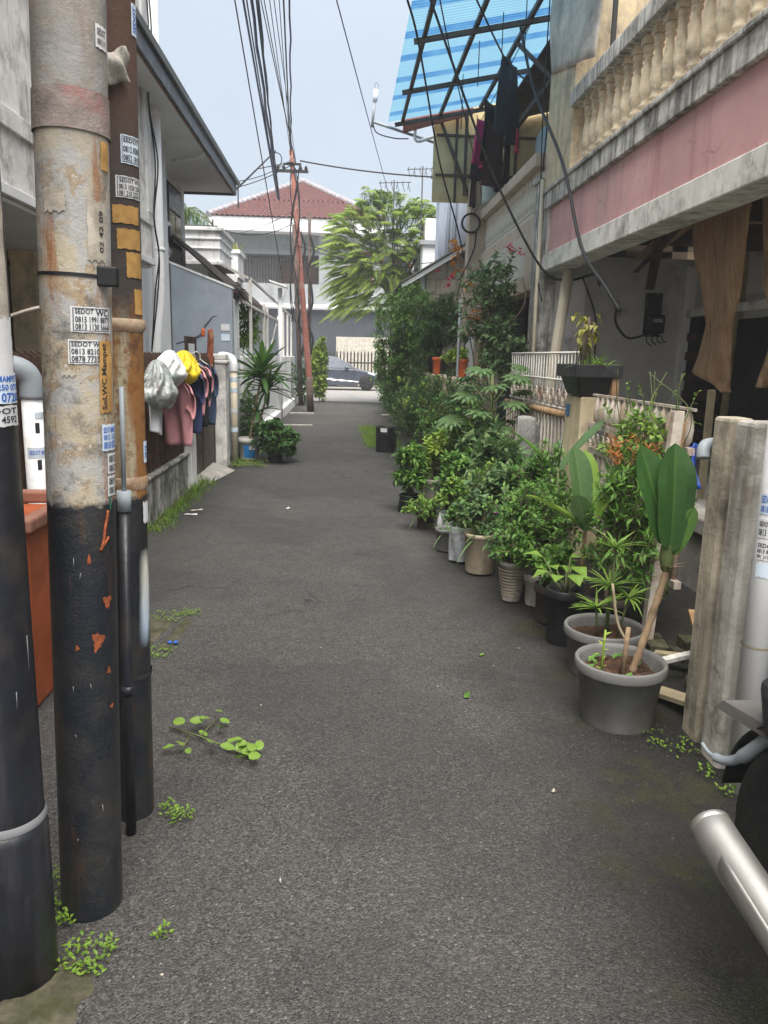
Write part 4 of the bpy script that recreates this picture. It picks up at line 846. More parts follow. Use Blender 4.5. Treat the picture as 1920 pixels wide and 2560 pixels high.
sticker(P2, h, -34, 6, 1.262, 1.326, 'paper_blue', (('SEDOT MAMPET',.68,.9,.06,.95),('0812 1250',.42,.62,.06,.95),('0818 0720',.08,.36,.06,.95)), .6, ink='ink_blue')
sticker(P2, h, -23, 4, 1.205, 1.255, 'paper', (('0812',.55,.9,.1,.9),('0813',.1,.45,.1,.9)), .5)
sticker(P2, h, -24, 3, 1.150, 1.200, 'paper', (('0815',.55,.9,.1,.9),('0813',.1,.45,.1,.9)), .5)
sticker(P2, h, -31, -2, 2.150, 2.197, 'paper', (('SEDOT',.55,.85,.1,.8),('0812 9',.15,.42,.1,.8)), .5)
sticker(P2, h, -25, -4, 1.90, 1.96, 'paper_orange', (), 1.); sticker(P2, h, -120, -84, 1.80, 1.85, 'paper_old', (), 2.); sticker(P2, h, -98, -76, 1.44, 1.455, 'paper_old', (), 2.)
sticker(P2, h, -52, -16, 1.70, 1.83, 'paper_old', (('02 42 09',.15,.85,.55,.8),), 2., True)
b = part('black_clamp', MB().obox(P2.at(-22,1.645,.012), P2.at(-22,1.690,.012), .045, .03), M['blackplastic'], h, bev=.004)
part('strap', MB().tube([P2.ctr(1.664),P2.ctr(1.672)], .0825, 40, False), M['cable'], h)
for i, (a, z, da, dz) in enumerate(((-30,.885,8,.014),(-50,.787,10,.022),(-85,.775,3,.007),(-62,1.00,3,.012),(-30,.70,4,.008),(-25,.60,4,.006))): smear(P2, h, 'rust_spot', a, z, da, dz, 'rust_patch', i)
part('rust_mark', MB().tube([P2.at(-24-1.4*k+.6*math.sin(k), 1.115-.009*k, .001) for k in range(12)]+[P2.at(-42+2.6*k, 1.02+.004*k, .001) for k in range(8)], .0035, 5), M['rust_patch'], h)
smear(P2, h, 'green_drip', -18, 1.14, 2, .03, 'green_paint', 9)
for i in range(7):
    a = rnd(-110, -15); z = rnd(.15, 1.1); part('scratch', MB().tube([P2.at(a,z,.0005),P2.at(a+rnd(-3,3),z+rnd(.006,.03),.0005)], .0011, 4), M['scratch'], h)

P3 = Pole((-.675,2.36), (-.637,2.36), .064)
h = thing('rusty_utility_pole', 'slimmer rusty pole with orange paper patches, behind the thick peeling pole', 'utility pole', (-.675,2.36,0))
part('shaft', MB().tube([P3.ctr(z*.25) for z in range(-1, 30)], .064, 36), M['pole_rust'], h)
part('collar', MB().tube([P3.ctr(1.555),P3.ctr(1.565),P3.ctr(1.585),P3.ctr(1.592)], [.065,.072,.072,.066], 36, False), M['rusty'], h); part('collar', MB().tube([P3.ctr(1.09),P3.ctr(1.10),P3.ctr(1.125),P3.ctr(1.13)], [.065,.068,.068,.065], 36, False), M['rusty'], h)
sticker(P3, h, -62, -4, 2.008, 2.082, 'paper_blue', (('SEDOT',.74,.9,.10,.9),('0812 8380',.40,.62,.10,.95),('0852 1010',.10,.32,.10,.95)), .3, frame=1)
sticker(P3, h, -76, -3, 1.918, 1.975, 'paper', (('SEDOT WC',.70,.9,.12,.95),('0813 1020 2334',.38,.62,.10,.95),('081 210 2222 8',.10,.33,.10,.95)), .3, frame=1)
for a0, a1, z0, z1 in ((-85,-14,1.850,1.898),(-76,-8,1.782,1.836),(-55,-6,1.705,1.774),(-36,-4,1.604,1.674)): sticker(P3, h, a0, a1, z0, z1, 'paper_orange', (), .8)
sticker(P3, h, -24, 0, 2.34, 2.42, 'paper_blue', (('SEDOT',.1,.9,.2,.8),), .4, True, ink='ink_blue'); sticker(P3, h, -16, 10, 1.17, 1.235, 'paper_blue', (('0818',.2,.8,.2,.8),), .4, True, ink='ink_blue')
part('paper_scrap', MB().grid(lambda u, v: P3.at(-122+75*u, 2.20+.085*v+.01*math.sin(u*9), .02+.03*math.sin(PI*u)*math.sin(PI*v)+.012*math.sin(u*14+v*8)), 12, 10, .003), pm('crumpled_paper', (.50,.47,.42), .8, .25, 22, dirt=(.12,.11,.10), damt=.45, bump=.8, fine=50), h)
part('clamp_band', MB().tube([P3.ctr(.485),P3.ctr(.50)], .068, 36, False), M['dark_iron'], h)
def mat_smear():
    b = NB('white_spray_paint'); co = b.coord(); g = b.n('ShaderNodeSeparateXYZ'); tc = b.n('ShaderNodeTexCoord'); b.l(tc.outputs['Object'], g.inputs[0])
    b.done(b.mix(b.ramp(g.outputs[2], .65, .82), (.45,.55,.68), (.62,.62,.55)), .6)
    t = b.n('ShaderNodeBsdfTransparent'); mx = b.n('ShaderNodeMixShader')
    at = b.n('ShaderNodeAttribute', attribute_name='tone', attribute_type='GEOMETRY'); b.l(b.ramp(b.math('MULTIPLY', at.outputs['Fac'], b.math('ADD', b.noise(b.coord(False,(1,1,.25)), 24), .45)), .10, .72), mx.inputs[0])
    b.l(t.outputs[0], mx.inputs[1]); b.l(b.b.outputs[0], mx.inputs[2]); b.l(mx.outputs[0], b.out.inputs[0]); return b.m
M['spray'] = mat_smear()
sm = MB(); NU, NV = 24, 40
for j in range(NV):
    for i in range(NU):
        def q(i_, j_): u = i_/NU; v = j_/NV; return P3.at(-62+70*u+10*math.sin(v*2.2), .58+.33*v, .0012)
        u = (i+.5)/NU; v = (j+.5)/NV; sm.add([q(i,j), q(i+1,j), q(i+1,j+1), q(i,j+1)], [(0,1,2,3)], True, max(0, math.sin(PI*u)**2*math.sin(PI*v)**.7))
part('spray_mark', sm, M['spray'], h)
sticker(P3, h, -24, 8, .985, 1.05, 'paper', (), 2.)

P1 = Pole((-.768,1.66), (-.765,1.66), .082)
h = thing('black_utility_pole', 'black painted pole at the left edge with blue and white stickers', 'utility pole', (-.768,1.66,0))
part('shaft', MB().tube([P1.ctr(z*.25) for z in range(1, 31)], .082, 40), M['black_paint'], h)
part('sleeve', MB().tube([P1.ctr(-.25),P1.ctr(.40),P1.ctr(.43)], [.0885,.0885,.083], 40), M['black_paint'], h)
part('weld_ring', MB().tube([P1.ctr(.425),P1.ctr(.435),P1.ctr(.445)], [.0865,.088,.083], 40, False), M['scratch'], h)
sticker(P1, h, -75, 12, 1.388, 1.450, 'paper_blue', (('SEDOT MAMPET',.72,.92,.05,.97),('0812 1250 073',.44,.64,.05,.97),('0818 0720',.06,.36,.05,.97)), .4, ink='ink_blue')
sticker(P1, h, -75, 10, 1.342, 1.384, 'paper', (('0896 4592',.15,.5,.1,.9),('SEDOT',.6,.9,.1,.9)), .6)
sticker(P1, h, -90, 2, 1.545, 1.98, 'paper_old', (('0853-2-44',.25,.75,.45,.75),), 1.5, True); sticker(P1, h, -35, 6, 1.44, 1.56, 'paper', (), 2.5);
for i in range(5):
    a = rnd(-70, 5); z = rnd(.1, 1.1); part('scratch', MB().tube([P1.at(a+.6*math.sin(k), z+.04*k, .0005) for k in range(random.randint(2, 7))], .001, 4), M['scratch'], h)
h = thing('conduit_pipe', 'thin black cable conduit running up between the two steel poles', 'pipe', (-.648,2.235,0))
part('lower_pipe', MB().tube([(-.652,2.235,-.03),(-.643,2.235,.50),(-.632,2.25,1.05)], .0165, 12), M['black_paint'], h)
part('coupling', MB().tube([(-.6325,2.25,1.04),(-.631,2.25,1.10)], .021, 12), M['pvc_grey'], h)
part('upper_pipe', MB().tube([(-.631,2.25,1.09),(-.627,2.257,1.40)], .007, 10), M['pvc_grey'], h)
part('joint', MB().tube([(-.643,2.235,.47),(-.642,2.235,.50)], .020, 12), M['black_paint'], h)

# ---------------------------------------------------------------- overhead cables
cab = [((-1.59,21.2,3.48),(-1.59,1.2,10.47),.011),((-1.7,21.2,5.44),(-1.17,1.2,7.95),.018),((-1.7,21.2,5.44),(-1.06,1.2,7.95),.012),((-1.68,21.2,5.44),(-.94,1.2,7.95),.026),((-1.66,21.2,5.44),(-.8,1.2,7.95),.014),
       ((-1.79,21.2,6.38),(-.57,1.2,6.75),.02),((-1.23,21.2,6.29),(-1.18,1.2,6.86),.008),((-1.25,21.2,6.27),(-1.05,1.2,6.86),.008),((-1.37,21.2,6.56),(-.73,1.2,6.51),.007),((-1.23,21.2,6.29),(-.77,1.2,6.89),.007),((-1.37,21.2,6.52),(-.43,1.2,6.54),.007),((-1.37,21.2,6.5),(-.29,1.2,6.54),.014),((-1.36,21.2,6.54),(-.11,1.2,6.56),.016)]
words = ['leftmost','second from left','third','thickest blue-grey','fifth','sixth, loosely braided','seventh','eighth','ninth, thin','tenth, thin','eleventh, thin','twelfth','rightmost wavy']
for i, (a, b_, r_) in enumerate(cab):
    pts = catenary(a, b_, .12, 26)
    if i in (3, 5, 12): pts = [Vector(p)+Vector((.012*math.sin(k*2.1+i), 0, .02*math.sin(k*1.7))) for k, p in enumerate(pts)]
    solo('overhead_cable', MB().tube(pts, r_, 6), M['cable_blue'] if r_ > .015 else M['cable'], f'{words[i]} cable of the overhead bunch running to the red pole', 'cable', 'overhead cables to the red pole')
solo('overhead_cable', MB().tube(catenary((1.49,27,6.78),(-.9,2,5.18), .05, 20), .008, 6), M['cable'], 'lone thin cable crossing the open sky towards the tree', 'cable')
solo('overhead_cable', MB().tube(catenary((-1.13,21.2,6.38),(2.36,20.35,5.92), .06, 16), .018, 6), M['cable'], 'thick cable from the red pole across to the pale blue house', 'cable')
solo('overhead_cable', MB().tube(catenary((-1.3,21.2,6.45),(-1.9,14.7,4.5), .1), .008, 5), M['cable'], 'cable from the red pole down to the dark eave', 'cable')
solo('overhead_cable', MB().tube(catenary((-1.3,21.2,6.3),(-4.5,23,5.9), .25), .012, 5), M['cable'], 'cable sagging left from the red pole crossarm', 'cable')
solo('cable_loop', MB().tube([(-1.72+.13*math.cos(k*.5)*(1+.1*math.sin(k)), 21.1, 6.35+.18*math.sin(k*.5)) for k in range(30)], .012, 5), M['cable'], 'loose loops of cable left of the red pole top', 'cable')
solo('steel_bracket', MB().tube([(-2.9,21.2,5.5),(-1.75,21.2,6.6)], .022, 6).tube([(-2.2,21.2,6.15),(-1.3,21.2,6.35)], .012, 5), M['dark_iron'], 'diagonal stay left of the red pole top', 'bracket')
for i, (a, b_) in enumerate((((-1.2,21.2,5.2),(-6,40,7.2)), ((-1.1,21.2,4.4),(3.5,25,4.1)), ((-1.2,21.2,4.3),(2.3,20.5,3.9)), ((-1.25,21.2,4.9),(-2.4,16.2,3.9)))):
    solo('overhead_cable', MB().tube(catenary(a, b_, .2), .01, 5), M['cable'], ['cable from the red pole to the tiled house','upper cable from the red pole into the tree','lower cable from the red pole to the shed','cable from the red pole to the white balcony'][i], 'cable')
for i in range(5):
    q = [(-1.25+.12*math.sin(i*2+k*.9), 21.1-.05*i+.08*math.cos(k+i), 6.2-k*.55) for k in range(8)]
    solo('pole_cable', MB().tube(smooth_path(q), .012+.004*(i % 2), 5), M['cable'], ['left','inner left','middle','inner right','right'][i]+' of the cables dangling down the red pole', 'cable', 'cables dangling down the red pole')
# cables on the right
rc = [([(2.2,11.6,6.9),(2.2,10.98,6.07),(2.2,9.77,4.69),(2.2,8.21,3.47),(2.22,7.44,2.56),(2.3,6.9,2.15),(2.38,6.7,1.93)], .017, 'thick black service cable drooping past the pink band'),
      ([(2.36,6.75,1.98),(2.6,7.4,1.86),(3.1,8.4,1.76),(3.72,9.5,1.84)], .013, 'black cable from the drooping end to the meter'),
      ([(.78,9.2,5.55),(.91,9.2,5.29),(1.36,9.2,4.25),(1.74,9.2,3.44),(2.3,9.2,2.55),(2.64,9.2,2.43),(2.96,9.3,2.51),(3.1,9.5,2.4)], .014, 'black cable looping from the canopy into the porch'),
      ([(.59,9,5.37),(.66,9.2,5.28),(.89,10.2,5.19),(1.51,13,4.55),(1.93,13.7,3.7),(2.08,13.8,3.2)], .013, 'black cable crossing in front of the pale blue sheet'),
      ([(.88,8,4.8),(1.13,9,4.68),(1.64,11,4.5),(2.2,13,4.09),(2.25,13.9,3.95)], .007, 'thin cable running under the canopy to the coil'),
      ([(1.38,9,5.23),(1.96,10,4.96),(2.36,9.75,4.5),(2.37,9.7,3.7)], .01, 'cable along the canopy to the cream pier'),
      ([(2.34,9.72,5.6),(2.33,9.7,4.5),(2.34,9.66,3.6),(2.35,9.62,2.6),(2.4,9.5,2.2)], .008, 'thin cable down the edge of the white pillar'),
      ([(2.9,9.55,2.5),(3.1,9.56,2.0),(3.12,9.56,1.3)], .01, 'cable stapled down the grey porch wall')]
for p_, r_, l_ in rc: solo('service_cable', MB().tube(smooth_path(p_), r_, 6), M['cable'], l_, 'cable', 'service cables on the right houses')
# skeleton tv antennas behind the tree
for x, y, z, lb in ((2.3,24,6.9,'skeletal rooftop antenna left of the pale blue house'),(1.5,24.5,6.6,'smaller rooftop antenna poking above the tree')):
    t = thing('tv_antenna', lb, 'antenna', (x, y, 0)); part('mast', MB().tube([(x,y,0),(x,y,z+.1)], .02, 6), M['dark_iron'], t)
    part('boom', MB().tube([(x-.45,y,z),(x+.5,y,z+.05)], .012, 5), M['dark_iron'], t)
    for k in range(6): part('element', MB().tube([(x-.42+k*.17,y-.25,z+.02),(x-.42+k*.17,y+.25,z+.02-.12*(k % 2))], .008, 4).tube([(x-.42+k*.17,y,z),(x-.36+k*.17,y,z-.22)], .008, 4), M['dark_iron'], t)

# ---------------------------------------------------------------- things along the left fence
t = thing('wheeled_bin', 'orange plastic bin with faded rim and wire handle behind the poles', 'bin', (-1.42, 3.3, 0))
part('body', MB().hexa([(-1.6,3.06,.0),(-1.27,3.06,0),(-1.27,3.5,0),(-1.6,3.5,0),(-1.68,2.98,.80),(-1.21,2.98,.80),(-1.21,3.58,.80),(-1.68,3.58,.80)]), M['bin'], t, bev=.02)
m = MB(); m.box(-1.71,-1.18,2.94,3.0,.802,.86).box(-1.71,-1.18,3.56,3.62,.802,.86).box(-1.71,-1.65,3.0,3.56,.802,.86).box(-1.24,-1.18,3.0,3.56,.802,.86); part('rim', m, M['bin_rim'], t, bev=.012)
part('handle_lug', MB().box(-1.40,-1.26,2.962,3.005,.70,.74), M['bin'], t, bev=.008)
part('wire_handle', MB().tube([(-1.38,2.985,.71),(-1.36,2.955,.56),(-1.30,2.955,.56),(-1.285,2.985,.71)], .006, 6), M['dark_iron'], t)
solo('brown_rubbish_bag', MB().lathe([(.04,0),(.11,.03),(.13,.12),(.09,.22),(.02,.27)], 14, (-1.12, 3.62, 0)), pm('brown_bag', (.16,.06,.04), .6, .3, 14, dirt=(.35,.18,.05), damt=.3, bump=.6, fine=30), 'small brown rubbish bag on the ground behind the orange bin', 'bag')
t = thing('white_drain_pipe', 'white drain pipe with grey elbow top in front of the brown fence', 'pipe', (-1.5, 3.85, 0))
part('pipe', MB().tube([(-1.5,3.85,0),(-1.5,3.85,1.31)], .048, 18), M['pvc'], t)
part('elbow', MB().tube(smooth_path([(-1.5,3.85,1.26),(-1.5,3.85,1.35),(-1.53,3.83,1.40),(-1.6,3.8,1.42),(-1.68,3.78,1.42)]), .055, 16), M['pvc_grey'], t)
PV = Pole((-1.5,3.85), (-1.5,3.85), .048)
sticker(PV, t, -110, 10, .98, 1.03, 'paper_blue', (('SEDOT 0812',.3,.7,.1,.9),), .4, ink='ink_blue'); sticker(PV, t, -60, 10, 1.17, 1.2, 'paper_blue', (), .3)
for z in (.92, 1.10): part('print', MB().grid(lambda u, v: PV.at(-60+25*u, z+.05*v, .001), 4, 4), M['ink'], t)
t = thing('metal_hasp_rod', 'bent white steel rod leaning behind the fence tops', 'rod', (-2.3, 5.6, 1.2)); part('rod', MB().tube(smooth_path([(-2.6,5.4,1.55),(-2.2,5.6,1.75),(-1.95,5.8,1.83)]), .012, 6), M['rusty_white'], t); part('rod_leg', MB().tube([(-2.05,5.72,1.79),(-2.2,5.9,1.5)], .01, 6), M['rusty_white'], t)
# bags of rubbish hung on the fence
def bag(name, label, mat, c, rx, ry, rz_, seed):
    rr = random.Random(seed); m = MB(); nu, nv = 60, 34; ph = [rr.uniform(0, 6) for _ in range(8)]
    def fn(u, v):
        a = 2*PI*u; k = v
        prof = max(.03, (math.sin(PI*min(1, k*1.35+.08))**.6 if k < .31 else ((1-k)/.69)**.55*.98+.03))
        gather = 1-k; n1 = .09*math.sin(3*a+ph[0]+5*k)+.06*math.sin(5*a+ph[1]-8*k)
        wob = 1+n1+(.05+.10*k)*math.sin(9*a+ph[2]+3*math.sin(6*k))+.04*math.sin(17*a+ph[3]+11*k)
        return (c[0]+rx*prof*wob*math.cos(a), c[1]+ry*prof*wob*math.sin(a)+.25*ry*(1-k)*math.sin(ph[4]), c[2]-rz_+2*rz_*k+.02*math.sin(4*a+ph[5])*(1-k))
    return solo(name, m.grid(fn, nu, nv), M[mat], label, 'bag', 'rubbish bags hung on the fence')
bag('rubbish_bag', 'clear white rubbish bag with red and green print, lowest of the hung bags', 'bag_clear', (-1.51,6.50,1.24), .14, .27, .20, 1)
bag('rubbish_bag', 'white carrier bag with turquoise print above the clear bag', 'bag_white', (-1.50,6.95,1.37), .13, .30, .15, 2)
bag('rubbish_bag', 'bright yellow carrier bag hung on the fence top', 'bag_yellow', (-1.47,7.4,1.37), .14, .38, .15, 3)
cloth('hanging_cloth', 'white cloth corner showing under the hung bags', 'cloth', 'cloth_white', (-1.55,6.3,1.1),(-1.5,6.62,1.02), .22, .02, .8)
# shirts on hangers
def shirt(label, mat, x, y, z, wd, ln, rz, group='shirts hung on the fence and gate'):
    t = thing('hanging_shirt', label, 'shirt', (x, y, z), rz, group)
    def body(u, v):
        wv = wd*(.62+.38*min(1, v*5)) if v < .2 else wd*(1-.06*math.sin(v*3))
        return (.035*math.sin(v*2.5)+.022*math.sin(u*11+v*3)*(.2+v), (u-.5)*wv, -ln*v-.05*abs(u-.5)*(1-v))
    part('torso', MB().grid(body, 14, 16, .008), M[mat], t, local=True)
    for s in (-1, 1): part('sleeve', MB().grid(lambda u, v: (.04*math.sin(PI*u)+.02*math.sin(v*5), s*(wd*.36+(wd*.30)*v+.0*u), -.03-ln*.36*u-.10*v+.03*math.sin(u*6)), 8, 6, .008), M[mat], t, local=True)
    part('hanger', MB().tube([(0,-wd*.3,-.03),(0,0,.03),(0,wd*.3,-.03)], .006, 5).tube(smooth_path([(0,0,.03),(0,0,.08),(-.05,0,.11),(-.10,0,.09)]), .005, 5), M['white_iron'], t, local=True)
    return t
shirt('dusty pink shirt hanging nearest on the brown fence', 'cloth_pink', -1.52, 7.15, 1.26, .34, .60, R(62))
shirt('navy and pink shirt second from the front on the fence', 'cloth_navy', -1.55, 7.75, 1.38, .40, .66, R(55))
shirt('pale pink long shirt hanging in the middle of the row', 'cloth_pink', -1.56, 8.0, 1.38, .40, .50, R(55))
shirt('black shirt hanging before the last pink shirt', 'cloth_black', -1.58, 8.3, 1.38, .40, .64, R(55))
shirt('small pink shirt hanging before the dark blue one', 'cloth_pink', -1.58, 8.55, 1.38, .36, .45, R(55))
shirt('dark denim blue shirt hanging last on the gate', 'cloth_denim', -1.60, 8.95, 1.40, .42, .70, R(50))
solo('rust_red_cloth', MB().grid(lambda u, v: (-1.68+.03*math.sin(u*7+v*4), 10.0+.22*u*(1-.3*v), 1.78-.5*v+.02*math.sin(u*9)), 8, 12, .01), pm('rust_cloth', (.35,.09,.04), .9, .4, 9, dirt=(.45,.30,.2), damt=.4), 'rust red cloth stuffed over the gate top', 'cloth')
solo('dustpan', MB().grid(lambda u, v: (-1.75+.02*math.sin(u*5), 10.02+.16*u, 1.70+.10*v), 6, 4, .02), M['pot_orange'], 'orange plastic scoop on top of the brown gate', 'scoop')
# ---------------------------------------------------------------- plants: builders
def twigs(fm, sm, start, d, L, n, leafL, leafW, droop=.2, tone=None, r0=.004):
    """one twig with alternate leaves; leaves into fm, twig wood into sm"""
    start = Vector(start); d = Vector(d).normalized(); side = d.orthogonal().normalized(); tb = rnd(-.25, .25) if tone is None else tone
    bend = Vector((rnd(-.3,.3), rnd(-.3,.3), rnd(-.35,.1)))
    pts = [start+d*L*u+bend*L*u*u*.5 for u in (0,.35,.7,1.)]
    sm.tube(pts, [r0, r0*.8, r0*.5, r0*.25], 4, False)
    for i in range(n):
        u = .15+.85*(i+rnd(0,.6))/n; k = min(2, int(u*3)); p = pts[k].lerp(pts[k+1], u*3-k) if u < 1 else pts[-1]
        a = i*2.4+rnd(-.5,.5); s2 = d.cross(side)
        ld = (side*math.cos(a)+s2*math.sin(a))*.9+d*rnd(.35,.8)+Vector((0,0,rnd(-.1,.35)))
        up = Vector((rnd(-.4,.4), rnd(-.4,.4), 1))
        fm.leaf(p, ld, up, leafL*rnd(.65,1.15), leafW*rnd(.7,1.1), droop*rnd(.4,1.6), min(.92, max(0, rnd(.05,.9)+tb)))
def crown(fm, sm, base, c, rad, n, leafL, leafW, per=9, limbs=6, trunk_r=.012, twigL=None, droop=.2, hollow=.45):
    c = Vector(c); base = Vector(base); ends = []
    for k in range(limbs):
        a = 2*PI*k/limbs+rnd(-.4,.4); e = c+Vector((rad[0]*.6*math.cos(a), rad[1]*.6*math.sin(a), rad[2]*rnd(-.3,.55)))
        mid = base.lerp(c, .5)+Vector((rnd(-.1,.1)*rad[0], rnd(-.1,.1)*rad[1], 0))
        sm.tube(smooth_path([base, mid, e], 4), [trunk_r]+[trunk_r*(.8-.08*i) for i in range(8)], 6, False); ends.append(e)
    for k in range(int(n*1.9)):
        while True:
            v = Vector((rnd(-1,1), rnd(-1,1), rnd(-1,1)))
            if hollow < v.length < 1: break
        bump_ = 1+.18*math.sin(v.x*5+k*.0+c.x*7)+.15*math.sin(v.y*6+v.z*5+c.y*3)
        p = c+Vector((v.x*rad[0], v.y*rad[1], v.z*rad[2]))*bump_
        d = Vector((v.x, v.y, v.z*.7+.45))+Vector((rnd(-.5,.5), rnd(-.5,.5), rnd(-.3,.4)))
        tl = twigL or min(rad)*.55
        twigs(fm, sm, p-d.normalized()*tl*.6, d, tl, per, leafL*1.15, leafW*1.3, droop)
def pot_mesh(rt, rb, h_, rim=.05, rimw=.012, n=28):
    rr = rb+(rt-rimw-rb)*(h_-rim)/h_
    return MB().lathe([(rb*.97,0),(rb,.012),(rr,h_-rim),(rt-rimw*.2,h_-rim+.004),(rt,h_-rim+.012),(rt,h_-.006),(rt-.004,h_),(rt-.014,h_),(rt-.02,h_-.02),(rt-.028,h_-.07)], n, cap=False).lathe([(.001,.002),(rb*.96,.002)], n, cap=False)
def soil_mesh(r_, z, seed=0):
    return MB().grid(lambda u, v: (r_*v*math.cos(2*PI*u), r_*v*math.sin(2*PI*u), z+.012*math.sin(u*19+seed)*v+.010*math.cos(v*9+u*31)), 24, 5)
def potted(name, label, cat, x, y, rt, rb, h_, mat, z=0., rz=0., rim=.05, group='potted plants along the right side of the alley', soil=True, rimw=.012, tilt=None):
    t = thing(name, label, cat, (x, y, z), rz, group)
    part('pot', pot_mesh(rt, rb, h_, rim, rimw), M[mat], t, local=True)
    if soil: part('soil', soil_mesh(rt-.022, h_-.055, x*9), M['soil'], t, local=True)
    return t
def foliage(t, fm, sm, lm, stem='bark', kind=True):
    part('stem', sm, M[stem], t, local=True)
    o = part('foliage', fm, M[lm], t, local=True)
    if kind: o['kind'] = 'stuff'
    return o
def bush(t, specs, lm, base=(0,0,.15), leafL=.05, leafW=.024, per=9, droop=.2, stem='bark', trunk_r=.010, twigL=None, hollow=.4):
    fm, sm = MB(), MB()
    for c, rad, n in specs: crown(fm, sm, base, c, rad, n, leafL, leafW, per, 5, trunk_r, twigL, droop, hollow)
    return foliage(t, fm, sm, lm, stem)
def strap_mesh(L, wd, droop, shape=1, fold=.15, tone=.5, name='leaf', mat='leaf_mid'):
    return MB().leaf((0,0,0), (0,1,0), (0,0,1), L, wd, droop, tone, fold, shape).mesh(name, M[mat])
def rosette(t, at, n, meshes, el=(20, 80), local=True, roll=.2, scale=(.8,1.1)):
    """individual big leaves set round a stem top"""
    for i in range(n):
        a = i*2.399+rnd(-.25,.25); e = R(el[0]+(el[1]-el[0])*i/max(1,n-1)+rnd(-6,6))
        link('leaf', meshes[i % len(meshes)], t, at, (e, rnd(-roll,roll), a), rnd(*scale), local)

# ---------------------------------------------------------------- right pot row, from the camera outwards
t = potted('potted_dracaena', 'round grey plastic pot nearest the camera with a leaning cane and huge dark leaf', 'potted plant', 1.19, 3.0, .190, .150, .275, 'pot_grey')
cane = smooth_path([(.05,.0,.20),(.10,.03,.34),(.17,.08,.52),(.21,.10,.66)])
part('cane', MB().tube(cane, [.016+.0025*math.sin(i*2.6) for i in range(len(cane))], 10), M['cane'], t, local=True)
part('leaf_sheath', MB().lathe([(.012,0),(.024,.02),(.030,.07),(.018,.14),(.010,.22)], 10).xf(Matrix.Translation((.205,.10,.62)) @ Matrix.Rotation(R(-6), 4, 'Y')), M['stem'], t, local=True)
for i in range(7): a = i*.9; part('dry_husk', MB().leaf((.205,.10,.63), (math.cos(a),math.sin(a),.9), (0,0,1), rnd(.05,.10), .02, .3, .5), M['cane'], t, local=True)
paddle = strap_mesh(.47, .175, .10, 1, .10, .12, mat='leaf_dark'); paddle2 = strap_mesh(.42, .13, .16, 1, .14, .35, mat='leaf_mid')
link('leaf', paddle, t, (.205,.08,.72), (R(84), R(4), R(8)), 1.0, True); link('leaf', paddle, t, (.195,.11,.74), (R(80), R(-10), R(24)), .95, True); link('leaf', paddle2, t, (.215,.10,.70), (R(88), R(20), R(-30)), .55, True)
part('cut_stem', MB().tube([(.0,-.03,.2),(.012,-.02,.42)], [.013,.010], 8), M['cane'], t, local=True)
part('cut_stem', MB().tube(smooth_path([(.008,-.02,.36),(-.03,0,.44),(-.06,.01,.60)]), .006, 6), M['wood_pale'], t, local=True)
sh = MB(); 
for k in range(9): sh.leaf((-.10+.006*math.sin(k),-.05,.22+k*.022), (math.cos(k*2.4),math.sin(k*2.4),.6), (0,0,1), .035, .014, .2, .8)
part('young_shoot', sh.tube([(-.10,-.05,.21),(-.095,-.05,.42)], .005, 5), M['leaf_lime'], t, local=True)
wd = MB()
for k in range(16): a = rnd(0,6.3); rr_ = rnd(.09,.15); wd.leaf((rr_*math.cos(a),rr_*math.sin(a),.225), (rnd(-1,1),rnd(-1,1),.7), (0,0,1), .045, .03, .2, rnd(0,1))
part('seedlings', wd, M['leaf_mid'], t, local=True)['kind'] = 'stuff'

t = potted('potted_palm', 'second grey plastic pot with tufts of narrow palm-like leaves', 'potted plant', 1.30, 3.52, .195, .16, .235, 'pot_grey')
sm_, fm_ = MB(), MB()
for c, n_ in (((-.07,-.06,.34),26),((.02,.03,.42),30),((.10,-.02,.38),26),((.03,.02,.62),22)):
    sm_.tube([(c[0]*.6,c[1]*.6,.17),c], .006, 5)
    for k in range(n_):
        a = k*2.4; e = rnd(.1,.9); fm_.leaf(c, (math.cos(a)*math.cos(e),math.sin(a)*math.cos(e),math.sin(e)), (0,0,1), rnd(.10,.19), .014, rnd(.1,.45), rnd(0,1), .2, 2)
foliage(t, fm_, sm_, 'leaf_bright', 'stem')

t = potted('potted_shrub', 'tall fine-leaved shrub with orange-red new tips behind the second grey pot', 'potted plant', 1.47, 4.0, .15, .12, .25, 'pot_brown')
bush(t, [((.05,0,.55),(.20,.22,.22),34),((.10,.05,.80),(.18,.2,.24),40)], 'leaf_mid', (0,0,.2), .07, .016, 10, .15)
fm_ = MB(); sm_ = MB()
for k in range(26): twigs(fm_, sm_, (.13+rnd(-.13,.13), .1+rnd(-.13,.13), .98+rnd(-.06,.05)), (rnd(-.4,.4),rnd(-.4,.4),1), .09, 7, .05, .014, .1)
part('red_tips', fm_, M['leaf_red'], t, local=True)['kind'] = 'stuff'

t = potted('potted_plant', 'tall dark pot with heart-shaped light leaves between the shrubs', 'potted plant', 1.22, 3.93, .105, .085, .30, 'pot_black')
sm_ = MB(); hm = MB().leaf((0,0,0),(0,1,0),(0,0,1),.12,.10,.25,.6,.1).mesh('leaf', M['leaf_bright'])
for k in range(11):
    a = k*2.4; rr_ = rnd(.04,.13); p = (rr_*math.cos(a)-.02, rr_*math.sin(a), .38+rnd(-.04,.10)); sm_.tube([(0,0,.25),p], .004, 4); link('leaf', hm, t, p, (R(rnd(-10,30)),0,a-PI/2), rnd(.6,1), True)
part('stem', sm_, M['stem'], t, local=True)
t = potted('potted_plant', 'squat brown pot half hidden behind the tall dark pot', 'potted plant', 1.24, 4.27, .10, .085, .22, 'pot_brown')
bush(t, [((0,0,.34),(.13,.13,.10),16)], 'leaf_mid', (0,0,.15), .06, .03)

